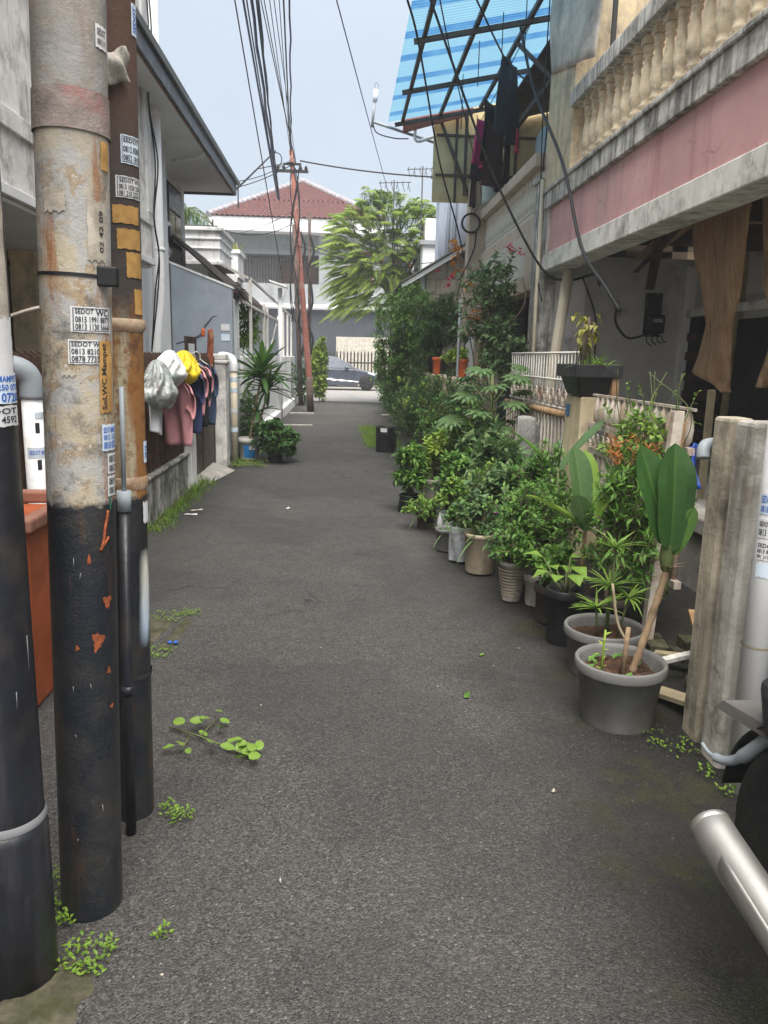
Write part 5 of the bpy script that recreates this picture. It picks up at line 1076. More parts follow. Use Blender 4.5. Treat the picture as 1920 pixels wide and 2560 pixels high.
t = potted('potted_paddle_plant', 'plant with broad bright green paddle leaves rising above the pot row', 'potted plant', 1.36, 4.13, .09, .08, .22, 'pot_black')
part('stem', MB().tube([(0,0,.15),(-.01,-.05,.42),(-.01,-.06,.60)], [.018,.013,.010], 8), M['cane'], t, local=True)
pd = [strap_mesh(.44,.13,.12,1,.14,.75,mat='leaf_bright'), strap_mesh(.40,.12,.22,1,.16,.55,mat='leaf_bright'), strap_mesh(.44,.14,.10,1,.14,.3,mat='leaf_blue')]
for m_, rot, s_ in ((pd[0],(R(82),0,R(-4)),1.05),(pd[1],(R(40),R(10),R(68)),1.0),(pd[2],(R(84),R(-5),R(22)),1.1),(pd[1],(R(60),0,R(-40)),.8),(pd[2],(R(50),0,R(150)),.8),(pd[0],(R(66),R(8),R(-75)),.75)): link('leaf', m_, t, (-.01,-.06,.58), rot, s_, True)

t = potted('potted_shrub', 'wide bushy shrub with small grey-green leaves in a chipped white pot', 'potted plant', 1.235, 4.57, .085, .07, .20, 'pot_white')
bush(t, [((-.06,-.05,.42),(.22,.2,.16),46),((.12,.12,.52),(.22,.22,.18),46),((-.05,.15,.60),(.2,.2,.16),36)], 'leaf_mid', (0,0,.15), .042, .018, 10)
t = potted('potted_plant', 'cream ribbed basket-like pot narrowing to its foot', 'potted plant', 1.095, 4.66, .085, .058, .255, 'pot_white', rim=.03)
for k in range(9): part('rib', MB().lathe([(.060+.0030*k,0),(.0655+.0030*k,.006),(.061+.0030*k,.012)], 24, (0,0,.03+k*.021), cap=False), M['pot_cream'], t, local=True)
bush(t, [((-.02,-.02,.32),(.15,.14,.08),18),((.02,.05,.40),(.14,.14,.10),16)], 'leaf_blue', (0,0,.2), .045, .022)
t = potted('potted_lily', 'cream plastic pot with arching strap leaves and a small purple flower', 'potted plant', 1.01, 5.32, .122, .105, .285, 'pot_cream', rim=.03, rimw=.007)
st_ = [strap_mesh(.36,.026,.55,2,.2,.4,mat='leaf_mid'), strap_mesh(.30,.024,.75,2,.2,.6,mat='leaf_blue')]
rosette(t, (0,0,.22), 16, st_, (25, 75)); bush(t, [((0,.04,.42),(.13,.12,.10),18)], 'leaf_blue', (0,0,.2), .06, .035)
part('flower', MB().lathe([(.004,0),(.018,.012),(.02,.02),(.006,.022)], 10, (.09,-.03,.42)), pm('purple_petal', (.18,.03,.14), .6), t, local=True)
t = potted('bagged_plant', 'dark planting bag wrapped in clear plastic beside the cream pot', 'potted plant', .925, 5.62, .085, .08, .17, 'pot_black', rim=.02)
part('plastic_wrap', MB().grid(lambda u, v: ((.096+.008*math.sin(u*38+v*5))*math.cos(2*PI*u), (.096+.008*math.sin(u*38+v*5))*math.sin(2*PI*u), .01+.26*v), 40, 8), M['film'], t, local=True)
bush(t, [((.0,.05,.34),(.12,.12,.10),16)], 'leaf_mid', (0,0,.12), .055, .03)
t = potted('potted_herb', 'small grey tub with a rolled rim and sparse strappy leaves', 'potted plant', .865, 5.95, .108, .092, .175, 'pot_grey', rim=.03)
rosette(t, (0,0,.13), 9, st_, (20, 70), scale=(.5,.8))
t = thing('white_tub', 'white plastic tub tied with a bag behind the grey tub', 'tub', (.965, 6.45, 0), group='potted plants along the right side of the alley')
part('tub', pot_mesh(.115,.10,.20,.02,.004), M['bag_white'], t, local=True); part('soil', soil_mesh(.09,.15), M['soil'], t, local=True); part('tied_bag', MB().lathe([(.005,.21),(.02,.15),(.026,.10),(.012,.06)], 8, (-.11,-.03,0)), M['bag_white'], t, local=True)
bush(t, [((0,0,.36),(.15,.15,.13),22)], 'leaf_bright', (0,0,.15), .06, .03)
t = potted('potted_herb', 'low brown pot with grassy leaves behind the white tub', 'potted plant', .77, 6.75, .09, .075, .16, 'pot_brown')
rosette(t, (0,0,.12), 12, st_, (20, 75), scale=(.6,1.)); bush(t, [((-.05,-.08,.20),(.14,.14,.10),20)], 'leaf_bright', (0,0,.1), .045, .022)
t = potted('potted_shrub', 'leafy upright shrub in a bulging black bag, seventh along the kerb side', 'potted plant', .69, 7.5, .11, .12, .17, 'pot_black', rim=.02)
bush(t, [((0,0,.36),(.15,.15,.20),30),((.02,.02,.55),(.12,.12,.10),16)], 'leaf_mid', (0,0,.12), .085, .032, 8, .3)
# second row
row2 = [(1.30,5.05,.11,.24,'pot_cream','leaf_mid','cream pot with dense dark shrub behind the ribbed pot',[((0,0,.5),(.22,.22,.22),46)],.045,.02),
        (1.28,5.75,.11,.22,'pot_white','leaf_blue','pale pot of broad grey-green leaves behind the cream pot',[((0,0,.48),(.24,.24,.18),34)],.10,.055),
        (1.55,6.0,.12,.24,'pot_brown','leaf_dark','brown pot of dark leaves at the foot of the yellow post',[((0,0,.5),(.2,.25,.2),34)],.08,.035),
        (1.22,6.35,.11,.22,'pot_cream','leaf_bright','pot of bright feathery green herbs in the middle of the row',[((0,0,.42),(.2,.22,.2),36)],.05,.016),
        (1.45,6.75,.12,.24,'pot_grey','leaf_blue','grey pot with tall long-leaved plant before the plastic sheet',[((0,0,.55),(.22,.22,.26),36)],.12,.05),
        (1.08,7.1,.11,.22,'pot_brown','leaf_mid','brown pot of light speckled leaves beside the black bag',[((0,0,.45),(.2,.2,.2),34)],.07,.035),
        (.98,8.0,.11,.25,'pot_white','leaf_lime','ribbed white pot with lime green upright sprays',[((0,0,.5),(.18,.2,.24),30)],.07,.034),
        (1.30,7.9,.13,.28,'pot_grey','leaf_bright','grey pot of bright rose-like leaves before the papaya',[((0,0,.58),(.24,.24,.26),42)],.075,.04),
        (1.12,9.0,.12,.26,'pot_brown','leaf_dark','brown pot of small dark leaves below the rounded bush',[((0,0,.5),(.22,.24,.2),36)],.05,.024),
        (1.55,8.6,.14,.3,'pot_brick','leaf_dark','brick red pot deep in the shade by the fence',[((0,0,.6),(.25,.25,.24),36)],.07,.034)]
row2 += [(1.52,5.55,.11,.24,'pot_brown','leaf_mid','tall leafy shrub left of the yellow post foot',[((-.05,0,.62),(.22,.26,.26),40)],.06,.03),
        (1.42,7.2,.12,.26,'pot_brown','leaf_blue','tall soft grey-green plant before the rusty gate',[((0,0,.6),(.24,.28,.3),40)],.10,.045),
        (1.40,8.35,.12,.26,'pot_cream','leaf_mid','tall mid-green shrub behind the lime sprays',[((0,0,.75),(.26,.3,.34),50)],.06,.03),
        (1.48,9.3,.13,.28,'pot_brown','leaf_dark','tall dark shrub beside the planter wall',[((0,0,.9),(.28,.36,.36),60)],.055,.028),
        (1.25,9.9,.13,.28,'pot_black','leaf_mid','shrub with pale young shoots before the big rounded bush',[((0,0,.72),(.26,.3,.32),50)],.05,.026),
        (1.36,11.9,.13,.3,'pot_black','leaf_mid','leafy shrub between black drum and planter wall',[((0,0,.8),(.3,.4,.45),70)],.06,.03)]
for x, y, r_, hh, pmat, lm, lb, specs, lL, lW in row2:
    t = potted('potted_plant', lb, 'potted plant', x, y, r_, r_*.82, hh, pmat); bush(t, specs, lm, (0,0,hh-.06), lL, lW, 9, .25)
t = potted('potted_ginger', 'plant with two long blade leaves spread in a wide V before the yellow post', 'potted plant', 1.50, 5.25, .10, .085, .22, 'pot_brown')
part('stem', MB().tube([(0,0,.16),(.02,-.03,.55),(.0,-.04,.78)], [.016,.014,.009], 8), M['stem'], t, local=True)
v1 = strap_mesh(.52,.115,.20,1,.10,.35,mat='leaf_mid'); v2 = strap_mesh(.56,.10,.10,1,.10,.15,mat='leaf_blue')
link('leaf', v1, t, (.0,-.04,.72), (R(52), 0, R(78)), 1., True); link('leaf', v2, t, (.0,-.04,.74), (R(50), 0, R(-72)), 1., True); part('new_leaf', MB().tube([(0,-.04,.74),(.03,-.05,1.08)], [.008,.001], 6), M['leaf_mid'], t, local=True)
# papaya with big lobed leaves
def lobed(seed, s=1.):
    m = MB(); rr = random.Random(seed)
    for k in range(9):
        a = R(-125+31*k); L = (.20-.010*abs(k-4)*1.2)*s; m.leaf((0,.0,0), (math.sin(a),math.cos(a),0), (0,0,1), L, L*.38, .25, .3+.4*rr.random(), .05)
        for q_, sgn in ((.55,-1),(.55,1)): m.leaf((math.sin(a)*L*.45, math.cos(a)*L*.45, 0), (math.sin(a+sgn*.6),math.cos(a+sgn*.6),0), (0,0,1), L*.45, L*.18, .3, .3+.4*rr.random(), .05)
    return m.mesh('leaf', M['leaf_blue'])
lob = [lobed(1), lobed(2), lobed(3)]
t = thing('papaya_plant', 'papaya seedling with large lobed leaves rising in the middle of the pots', 'plant', (1.48, 7.6, 0)); sm_ = MB().tube([(0,0,0),(.02,0,.8),(.0,.02,1.35)], [.03,.025,.015], 8)
for k in range(22):
    a = k*2.4; z0 = .75+.55*k/22; rr_ = .36*(1-.5*k/22)+rnd(0,.06); p = (rr_*math.cos(a), rr_*math.sin(a), z0+.05+.12*k/22)
    sm_.tube([(0.01,0,z0-.1), p], .006, 5); link('leaf', lob[k % 3], t, p, (R(rnd(-20,5)), R(rnd(-15,15)), a-PI/2), rnd(.8,1.15), True)
part('stem', sm_, M['stem'], t, local=True)
# tub with the rounded bush and aloe, empty black drum
t = potted('potted_bush', 'large dense rounded bush in a wide black tub', 'potted plant', 1.12, 10.9, .235, .19, .235, 'pot_black', rim=.04)
bush(t, [((-.02,-.1,.86),(.34,.42,.34),100),((.28,-.45,1.0),(.30,.42,.30),70),((-.10,.35,.72),(.28,.34,.28),60),((-.16,-.12,.62),(.20,.3,.2),34)], 'leaf_dark', (.06,.0,.2), .036, .019, 13, .15, trunk_r=.02)
fm_, sm_ = MB(), MB()
for k in range(46): twigs(fm_, sm_, (rnd(-.36,.4), rnd(-.6,.3), rnd(.75,1.22)), (rnd(-.5,.5),rnd(-.9,0),1), .10, 9, .035, .02, .1)
part('new_growth', fm_, M['leaf_lime'], t, local=True)['kind'] = 'stuff'
al = [strap_mesh(.40,.026,.30,2,.3,.5,mat='leaf_blue')]
for k in range(8): link('leaf', al[0], t, (-.13,-.13,.19), (R(35+6*k), 0, R(20+25*k)), rnd(.7,1.), True)
part('bark_chip', MB().obox((-.06,-.16,.2),(.03,-.18,.22), .05, .04), M['wood_pale'], t, local=True)
t = thing('black_drum', 'open black plastic drum with a white paper label beside the grass', 'drum', (.72, 12.25, 0))
part('drum', pot_mesh(.17,.165,.42,.035,.004), M['pot_black'], t, local=True); part('hoop', MB().lathe([(.168,0),(.178,.008),(.168,.016)], 26, (0,0,.30), cap=False), M['pot_black'], t, local=True)
part('label', MB().grid(lambda u, v: (.176*math.cos(R(-125+35*u)), .176*math.sin(R(-125+35*u)), .34+.06*v), 6, 2), M['paper'], t, local=True)
t = thing('clear_cylinder', 'clear plastic cylinder with dry stalk beside the black tub', 'container', (1.28, 9.75, 0)); part('wall', MB().tube([(0,0,0),(0,0,.42)], .10, 20, False), M['film'], t, local=True); part('stalk', MB().tube([(0,0,0),(.01,0,.6)], .02, 8), M['bark'], t, local=True)
# further bushes to the alley mouth
for x, y, specs, lm, lb, lL in ((1.25,13.4,[((0,0,.6),(.35,.5,.45),90),((.1,.4,1.1),(.3,.5,.35),60)],'leaf_dark','dark bush growing beside the black drum',.05),(1.15,15.4,[((0,0,.8),(.35,.6,.6),90)],'leaf_mid','mid-green bush before the concrete block wall',.06),(1.3,18.5,[((0,0,.9),(.35,.8,.7),90)],'leaf_dark','dark bush under the lean-to roof',.07),(1.45,21.5,[((0,0,.7),(.4,1.0,.6),80)],'leaf_mid','bush at the right mouth of the alley',.07)):
    t = thing('bush', lb, 'bush', (x, y, 0)); bush(t, specs, lm, (0,0,0), lL, lL*.5, 11)
# small trees
def small_tree(lb, base, tr, specs, lm, lL, lW, flowers=None, per=10, lean=(0,0), name='small_tree', r_=.03):
    t = thing(name, lb, 'tree', base); fm, sm = MB(), MB(); top = (lean[0], lean[1], tr)
    part('trunk', MB().tube(smooth_path([(0,0,0),(lean[0]*.3+.03,lean[1]*.3,tr*.5),top]), [r_]*3+[r_*.8]*10, 8) if False else MB().tube([(0,0,0),(lean[0]*.35,lean[1]*.4,tr*.5),top], [r_,r_*.85,r_*.7], 8), M['bark'], t, local=True)
    for c, rad, n in specs: crown(fm, sm, top, c, rad, n, lL, lW, per, 6, r_*.5, None, .25, .4)
    part('branches', sm, M['bark'], t, local=True); o = part('crown', fm, M[lm], t, local=True); o['kind'] = 'stuff'
    if flowers:
        fl = MB()
        for k in range(flowers[1]):
            c, rad, n = specs[k % len(specs)]; v = Vector((rnd(-1,1),rnd(-1,.3),rnd(-.6,1))).normalized(); p = Vector(c)+Vector((v.x*rad[0],v.y*rad[1],v.z*rad[2]))
            for q_ in range(6): fl.leaf(p, (math.cos(q_*1.05),math.sin(q_*1.05),.5), (0,0,1), .05, .035, .3, rnd(0,1))
        part('flowers', fl, M[flowers[0]], t, local=True)
    return t
small_tree('slender tree with drooping fine leaves and orange blossoms by the lean-to', (1.30,15.0,0), 1.2, [((-.22,0,2.05),(.46,.6,.62),130),((.08,.4,2.5),(.42,.6,.42),90),((-.32,-.2,1.35),(.38,.5,.5),100),((.1,-.3,1.7),(.4,.5,.5),80)], 'leaf_mid', .085, .030, ('petal_orange',7), lean=(-.15,0))
# beige planter wall with pots on it
h = thing('planter_wall', 'low beige planter wall carrying the orange and black pots', 'wall', (1.75, 12.5, 0)); part('wall_body', MB().box(1.50,1.95,10.6,14.6,0,1.24), M['beige'], h, bev=.02)
t = potted('potted_tree', 'dense dark tree with red fruit in a large ribbed black pot on the planter wall', 'potted plant', 1.66, 13.2, .22, .175, .30, 'pot_black', z=1.245, group='pots on the planter wall')
for k in range(18): a = R(20*k); part('rib', MB().tube([(.18*math.cos(a),.18*math.sin(a),.02),(.214*math.cos(a),.214*math.sin(a),.24)], .006, 4), M['pot_black'], t, local=True)
bush(t, [((.0,-.05,.72),(.36,.42,.32),110),((.05,.0,1.05),(.30,.36,.24),70),((-.2,-.1,.55),(.22,.25,.2),40)], 'leaf_dark', (0,0,.25), .055, .028, 11)
potted('orange_pot', 'narrow orange flower pot left of the ribbed black pot', 'pot', 1.36+.17, 12.6, .075, .055, .27, 'pot_orange', z=1.245, group='pots on the planter wall')
potted('orange_pot', 'taller orange flower pot by the grey pipe on the planter wall', 'pot', 1.70, 11.0, .085, .06, .25, 'pot_orange', z=1.245, group='pots on the planter wall')
t = potted('potted_plant', 'green trough plant between the two orange pots', 'potted plant', 1.72, 11.7, .13, .11, .2, 'pot_brown', z=1.245, group='pots on the planter wall'); bush(t, [((0,0,.28),(.18,.2,.10),24)], 'leaf_lime', (0,0,.15), .07, .04)
solo('grey_stake_pipe', MB().tube([(1.62,10.9,0),(1.62,10.9,2.3)], .018, 8), M['pvc_grey'], 'thin grey upright pipe through the bougainvillea', 'pipe')
# bougainvillea
t = small_tree('tangled bougainvillea with pink and gold sprays against the beige house', (1.9,10.3,0), 1.35, [((.02,0,2.05),(.34,.5,.52),70),((.05,.1,2.5),(.34,.5,.32),46),((.12,-.35,1.65),(.3,.4,.34),46)], 'leaf_blue', .085, .05, None, 6, (-.1,0), 'bougainvillea', .03)
fl = MB(); fl2 = MB()
for c, n in (((-.30,1.0,3.0),16),((-.30,1.0,2.75),10),((-.15,.6,2.45),8),((-.22,-.1,2.05),8),((-.1,-.3,1.35),5)):
    for k in range(n):
        p = Vector(c)+Vector((rnd(-.09,.09),rnd(-.15,.15),rnd(-.12,.12)))
        for q_ in range(5): fl.leaf(p, (rnd(-1,1),rnd(-1,1),rnd(-.3,1)), (0,0,1), .06, .05, .2, rnd(0,1))
for c, n in (((-.38,1.0,2.62),5),((-.42,1.1,2.5),4),((.18,-.35,2.85),7),((.25,-.55,2.8),3),((-.5,1.4,2.75),2)):
    for k in range(n):
        p = Vector(c)+Vector((rnd(-.05,.05),rnd(-.08,.08),rnd(-.05,.05)))
        for q_ in range(5): fl2.leaf(p, (rnd(-1,1),rnd(-1,1),rnd(-.3,1)), (0,0,1), .05, .04, .2, rnd(0,1))
part('gold_bracts', fl, M['leaf_gold'], t, local=True)['kind'] = 'stuff'; part('pink_bracts', fl2, M['petal_pink'], t, local=True)['kind'] = 'stuff'
part('arching_shoot', MB().tube(smooth_path([(-.1,0,1.2),(-.2,.4,2.0),(-.3,.95,2.95)]), .008, 5).tube(smooth_path([(-.05,0,1.3),(.2,-.4,1.9),(.34,-.62,2.2),(.3,-.6,2.5)]), .010, 5).tube(smooth_path([(-.05,0,1.3),(.1,-.2,1.75),(.25,-.5,1.95)]), .012, 5), M['bark'], t, local=True)

# ---------------------------------------------------------------- left plants
t = thing('bucket_dracaena', 'dark green dracaena growing in a white and blue paint bucket', 'potted plant', (-1.33, 11.25, 0))
part('bucket', MB().lathe([(.128,0),(.15,.24),(.165,.245),(.17,.26),(.168,.31),(.158,.312),(.152,.28)], 28, cap=False), M['bucket'], t, local=True)
part('blue_label', MB().grid(lambda u, v: ((.1325+.017*v)*math.cos(R(-118+70*u)), (.1325+.017*v)*math.sin(R(-118+70*u)), .03+.185*v), 10, 4), M['blue_print'], t, local=True)
part('white_label', MB().grid(lambda u, v: (.1525*math.cos(R(-84+36*u)), .1525*math.sin(R(-84+36*u)), .145+.065*v), 6, 3), M['paper'], t, local=True)
part('ring_mark', MB().grid(lambda u, v: ((.154)*math.cos(R(-70+(5+2.5*v)*math.cos(2*PI*u))), (.154)*math.sin(R(-70+(5+2.5*v)*math.cos(2*PI*u))), .18+(.014+.008*v)*math.sin(2*PI*u)), 16, 1), M['ink'], t, local=True)
part('soil', soil_mesh(.145,.26), M['soil'], t, local=True)
tr_ = [((0,0,.25),(.06,.06,.62),(.16,.16,1.16)), ((.02,.02,.25),(.14,.1,.55),(.26,.22,.98)), ((.0,0,.25),(.1,.04,.42),(.12,.1,.66))]
for a_, b_, c_ in tr_: part('trunk', MB().tube(smooth_path([a_,b_,c_]), .016, 8), M['cane'], t, local=True)
dl = [strap_mesh(.56,.075,.34,1,.2,.15,mat='leaf_dark'), strap_mesh(.52,.07,.5,1,.2,.4,mat='leaf_dark'), strap_mesh(.54,.075,.2,1,.2,.6,mat='leaf_mid')]
rosette(t, tr_[0][2], 44, dl, (-5, 86), scale=(.85,1.15)); rosette(t, tr_[1][2], 26, dl, (-15, 80), scale=(.65,.95)); rosette(t, tr_[2][2], 10, dl, (-25, 50), scale=(.5,.8))
t = potted('potted_bush', 'low dark bush spreading from a small black pot by the paint bucket', 'potted plant', -.93, 10.95, .125, .10, .16, 'pot_black', group='left side pots'); bush(t, [((.08,.02,.30),(.28,.28,.16),50),((-.08,.1,.42),(.2,.25,.14),36),((-.02,.1,.22),(.3,.3,.12),30)], 'leaf_dark', (0,0,.1), .085, .04, 9, .3)
t = thing('creeper', 'leafy creeper growing up the grey wall behind the dracaena', 'plant', (-1.42, 12.0, 0)); bush(t, [((0,.2,.55),(.12,.4,.5),60),((0,-.1,.25),(.14,.3,.25),30)], 'leaf_mid', (0,0,0), .05, .03)
t = thing('yard_shrub', 'light green shrub showing through the white post frame', 'bush', (-2.1, 15.5, 0)); bush(t, [((0,0,2.0),(.5,.9,.42),80)], 'leaf_bright', (0,0,0), .12, .05, trunk_r=.02)
t = thing('column_hedge', 'bright lime green columnar bush right of the red pole', 'bush', (-.72, 25.3, 0)); bush(t, [((0,0,1.3),(.26,.3,.7),200),((0,0,.65),(.24,.25,.5),110)], 'leaf_lime', (0,0,0), .10, .055)
t = thing('pole_creeper', 'dark green creeper around the brown poles', 'plant', (-1.25, 23.9, 0)); bush(t, [((0,-.1,.8),(.25,.3,.75),80)], 'leaf_dark', (0,0,0), .07, .04)
t = thing('planter_plant', 'spiky yellow-green plant in the white balcony planter', 'plant', (-2.72, 18.9, 3.72)); yl = [strap_mesh(.5,.035,.35,2,.2,.5,mat='leaf_yellow')]
for k in range(5): rosette(t, (-.28+.14*k,-.2+.05*(k % 3),.0), 12, yl, (25, 85), scale=(.5,1.))
t = thing('drooping_palm', 'palm with hanging strands behind the white eaves house', 'tree', (-4.0, 20, 0)); part('trunk', MB().tube([(0,0,0),(.1,0,4.8)], [.12,.09], 8), M['bark'], t, local=True); fm_ = MB(); sm_ = MB()
for k in range(22):
    a = k*2.4; e = rnd(.2,1.2); pts = [Vector((.1,0,4.8))+Vector((math.cos(a)*u*1.1*math.cos(e), math.sin(a)*u*1.1*math.cos(e), math.sin(e)*u*1.0-1.0*u*u)) for u in (0,.25,.5,.75,1.)]
    sm_.tube(pts, .012, 4, False)
    for i in range(22):
        u = .15+.85*i/22; p = pts[min(3,int(u*4))].lerp(pts[min(3,int(u*4))+1], u*4-min(3,int(u*4)))
        fm_.leaf(p, (rnd(-.3,.3),rnd(-.3,.3),-1), (1,0,.2), rnd(.3,.6), .03, .1, rnd(0,1), .1, 2)
part('fronds', sm_, M['stem'], t, local=True); o = part('crown', fm_, M['leaf_mid'], t, local=True); o['kind'] = 'stuff'
# feathery tree at the alley end
t = thing('feathery_tree', 'tall light green tree with feathery arching fronds beside the red pole', 'tree', (2.0, 25.3, 0))
part('trunk', MB().tube([(0,0,0),(-.15,0,1.6),(-.45,.1,3.4)], [.13,.11,.08], 10), M['bark'], t, local=True); fm_ = MB(); sm_ = MB()
for k in range(9):
    a = k*2.4; e = (-.55+1.25*math.cos(a), .1+.9*math.sin(a), 4.2+.14*k); sm_.tube(smooth_path([(-.45,.1,3.3),(-.45+.4*math.cos(a),.1+.4*math.sin(a),3.8),e]), [.05]*3+[.03]*8, 6, False)
def frond(p, d, L):
    p = Vector(p); d = Vector(d).normalized(); side = d.cross(Vector((0,0,1))); side = side.normalized() if side.length > .01 else Vector((1,0,0)); n = 22; tone = rnd(0,.9)
    pts = [p+d*L*u-Vector((0,0,.55*L*u*u)) for u in [i/6 for i in range(7)]]; sm_.tube(pts, [.012]*3+[.006]*4, 4, False)
    for i in range(1, n+1):
        u = i/n; k = min(5, int(u*6)); q = pts[k].lerp(pts[k+1], u*6-k); dd = (pts[k+1]-pts[k]).normalized()
        for s in (-1, 1): fm_.leaf(q, side*s+dd*.55+Vector((0,0,rnd(-.35,-.05))), (0,0,1), L*.23*math.sin(PI*(.15+.8*u)), .05, .25, min(1, max(0, tone+rnd(-.15,.15))))
for k in range(900):
    v = Vector((rnd(-1,1), rnd(-1,1), rnd(-.75,1)))
    if v.length > 1.05: continue
    p = Vector((-.50,.2,4.75))+Vector((v.x*1.75, v.y*1.3, v.z*1.5)); frond(p, (v.x+rnd(-.4,.4), v.y-.35+rnd(-.4,.4), .55+v.z*.8+rnd(-.2,.4)), rnd(.6,1.15))
for k in range(130):
    a = rnd(0, 6.28); frond((-.75+1.25*math.cos(a)*rnd(.4,1), .1+.9*math.sin(a), rnd(2.9,4.0)), (math.cos(a)-.3, math.sin(a)-.4, rnd(-.1,.5)), rnd(.6,1.1))
for x, z, n in ((-1.35,6.2,3),(-.75,6.6,4),(.25,6.3,4),(.85,6.2,4)):
    for k in range(n): frond((x+rnd(-.15,.15), .1, z-.6), (rnd(-.35,.35), rnd(-.2,.2), 1.6), rnd(1.,1.35))
part('branches', sm_, M['bark'], t, local=True); o = part('crown', fm_, M['leaf_tree'], t, local=True); o['kind'] = 'stuff'
h = thing('corner_house', 'pale house corner mostly hidden behind the feathery tree', 'house', (4, 24.5, 0)); part('wall', MB().box(2.3,7,23.2,26.0,0,4.7), M['shade_wall'], h); part('roof', MB().box(2.2,7.1,23.1,26.1,4.7,4.82), M['metal_roof'], h); part('roof_tank', MB().box(2.4,3.2,23.6,24.4,4.82,5.5), M['shade_wall'], h)

# ---------------------------------------------------------------- grass and weeds
def tuft(m, x, y, z=0., n=14, hh=.09, sp=.05, wd=.006):
    for k in range(n):
        a = rnd(0,6.3); m.leaf((x+rnd(-sp,sp), y+rnd(-sp,sp), z), (math.cos(a)*.5, math.sin(a)*.5, 1), (math.sin(a),math.cos(a),.3), hh*rnd(.5,1.2), wd, rnd(.1,.6), rnd(0,1), .2)
def weeds(m, x, y, n, sp, L=.016, z=0.):
    for k in range(n):
        p = (x+rnd(-sp,sp), y+rnd(-sp,sp), z+rnd(.004,.03)); m.leaf(p, (rnd(-1,1),rnd(-1,1),rnd(.1,.6)), (0,0,1), L*rnd(.6,1.3), L*.55, .2, rnd(0,1))
g = MB()
for k in range(150): y = rnd(6.4,9.0); tuft(g, -1.62+abs(random.gauss(0,.07)), y, 0, 8, .07+.10*(1 if 8.0 < y < 8.9 else 0)*random.random(), .04)
for k in range(60): weeds(g, rnd(-1.62,-1.48), rnd(6.3,8.6), 9, .05)
tag(part('wall_grass', g, M['grass'], None), 'green weeds and grass along the foot of the mouldy low wall', 'grass', kind='stuff')
g = MB()
for k in range(60): weeds(g, rnd(-1.5,-1.05), rnd(10.35,11.0), 10, .06, .03)
tag(part('bucket_weeds', g, M['grass'], None), 'low weeds around the paint bucket', 'weeds', kind='stuff')
g = MB()
for k in range(170): tuft(g, rnd(.42,.95)+rnd(-.05,.05), rnd(12.6,16), 0, 12, .16, .06, .008)
tag(part('drum_grass', g, M['grass'], None), 'patch of bright grass left of the black drum', 'grass', kind='stuff')
g = MB()
for x, y, n, sp in ((-.62,1.70,60,.06),(-.74,1.86,50,.05),(-.78,2.0,30,.05),(-.50,2.30,26,.035),(-.55,2.34,20,.03),(-.45,1.78,10,.02),(1.35,2.74,26,.07),(1.38,2.55,14,.04),(1.39,2.42,12,.03),(1.28,2.80,10,.06),(-.98,4.25,90,.10),(-.86,4.32,60,.06),(-.92,3.72,70,.08),(-1.1,3.65,60,.08),(-1.2,3.95,50,.1),(-1.6,22.0,40,.3),(-1.3,15.5,40,.15)): weeds(g, x, y, int(n*1.8), sp, .017)
for k in range(30): tuft(g, rnd(-1.3,-1.1), rnd(3.7,4.3), 0, 8, .06, .05)
tag(part('road_weeds', g, M['grass'], None), 'tiny weeds sprouting at the pole feet and road edges', 'weeds', kind='stuff')
t = thing('fallen_branch', 'freshly fallen leafy twig lying on the asphalt right of the poles', 'branch', (-.52, 2.78, .012)); sm_ = MB().tube([(-.16,.14,.0),(-.02,.04,.012),(.20,-.12,.01)], .004, 5).tube([(-.02,.04,.012),(.02,.18,.01)], .003, 5).tube([(-.06,.06,.01),(-.07,-.06,.01)], .003, 5)
part('twig', sm_, M['stem'], t, local=True); lm_ = strap_mesh(.056,.036,.12,1,.08,.7,mat='leaf_bright')
for x, y in ((-.07,-.07),(-.05,-.08),(-.10,-.05),(.20,-.12),(.22,-.10),(.18,-.14),(.16,-.09),(.23,-.13),(.14,-.12),(.10,-.05),(.05,-.03),(.12,.0),(.16,-.02),(.02,.19),(0,.16),(.04,.15),(-.02,.12),(.03,.10),(-.03,.07),(-.09,.11),(.20,-.06)): link('leaf', lm_, t, (x,y,.016+rnd(0,.03)), (R(rnd(-25,45)), R(rnd(-35,35)), rnd(0,6.3)), rnd(.6,1.1), True)
# ---------------------------------------------------------------- right fence line
h = thing('fence_post', 'yellow plastered fence post with black stains carrying the black planter', 'fence post', (1.86, 5.9, 0))
part('post', MB().box(1.79,2.06,5.72,6.12,-.03,1.24), M['cream'], h, bev=.012); part('house_plate', MB().box(1.782,1.789,5.99,6.08,1.08,1.17), plain('blue_plate', (.06,.16,.36), .4), h); part('number_plate', MB().box(1.86,1.98,5.712,5.719,.92,1.03), M['plate'], h)
part('angle_iron', MB().box(1.99,2.04,5.64,5.70,.0,1.45), M['rusty'], h)
t = thing('black_planter', 'rectangular-rimmed black planter pot on top of the yellow post', 'planter', (1.88, 5.88, 1.245))
part('pot', MB().hexa([(-.11,-.16,0),(.11,-.16,0),(.11,.16,0),(-.11,.16,0),(-.16,-.24,.17),(.16,-.24,.17),(.16,.24,.17),(-.16,.24,.17)]), M['pot_black'], t, local=True, bev=.015)
m = MB(); m.box(-.175,.175,-.26,-.235,.14,.235).box(-.175,.175,.235,.26,.14,.235).box(-.175,-.15,-.235,.235,.14,.235).box(.15,.175,-.235,.235,.14,.235); part('rim', m, M['pot_black'], t, local=True, bev=.006)
part('soil', MB().box(-.15,.15,-.235,.235,.172,.195), M['soil'], t, local=True)
fm_, sm_ = MB(), MB()
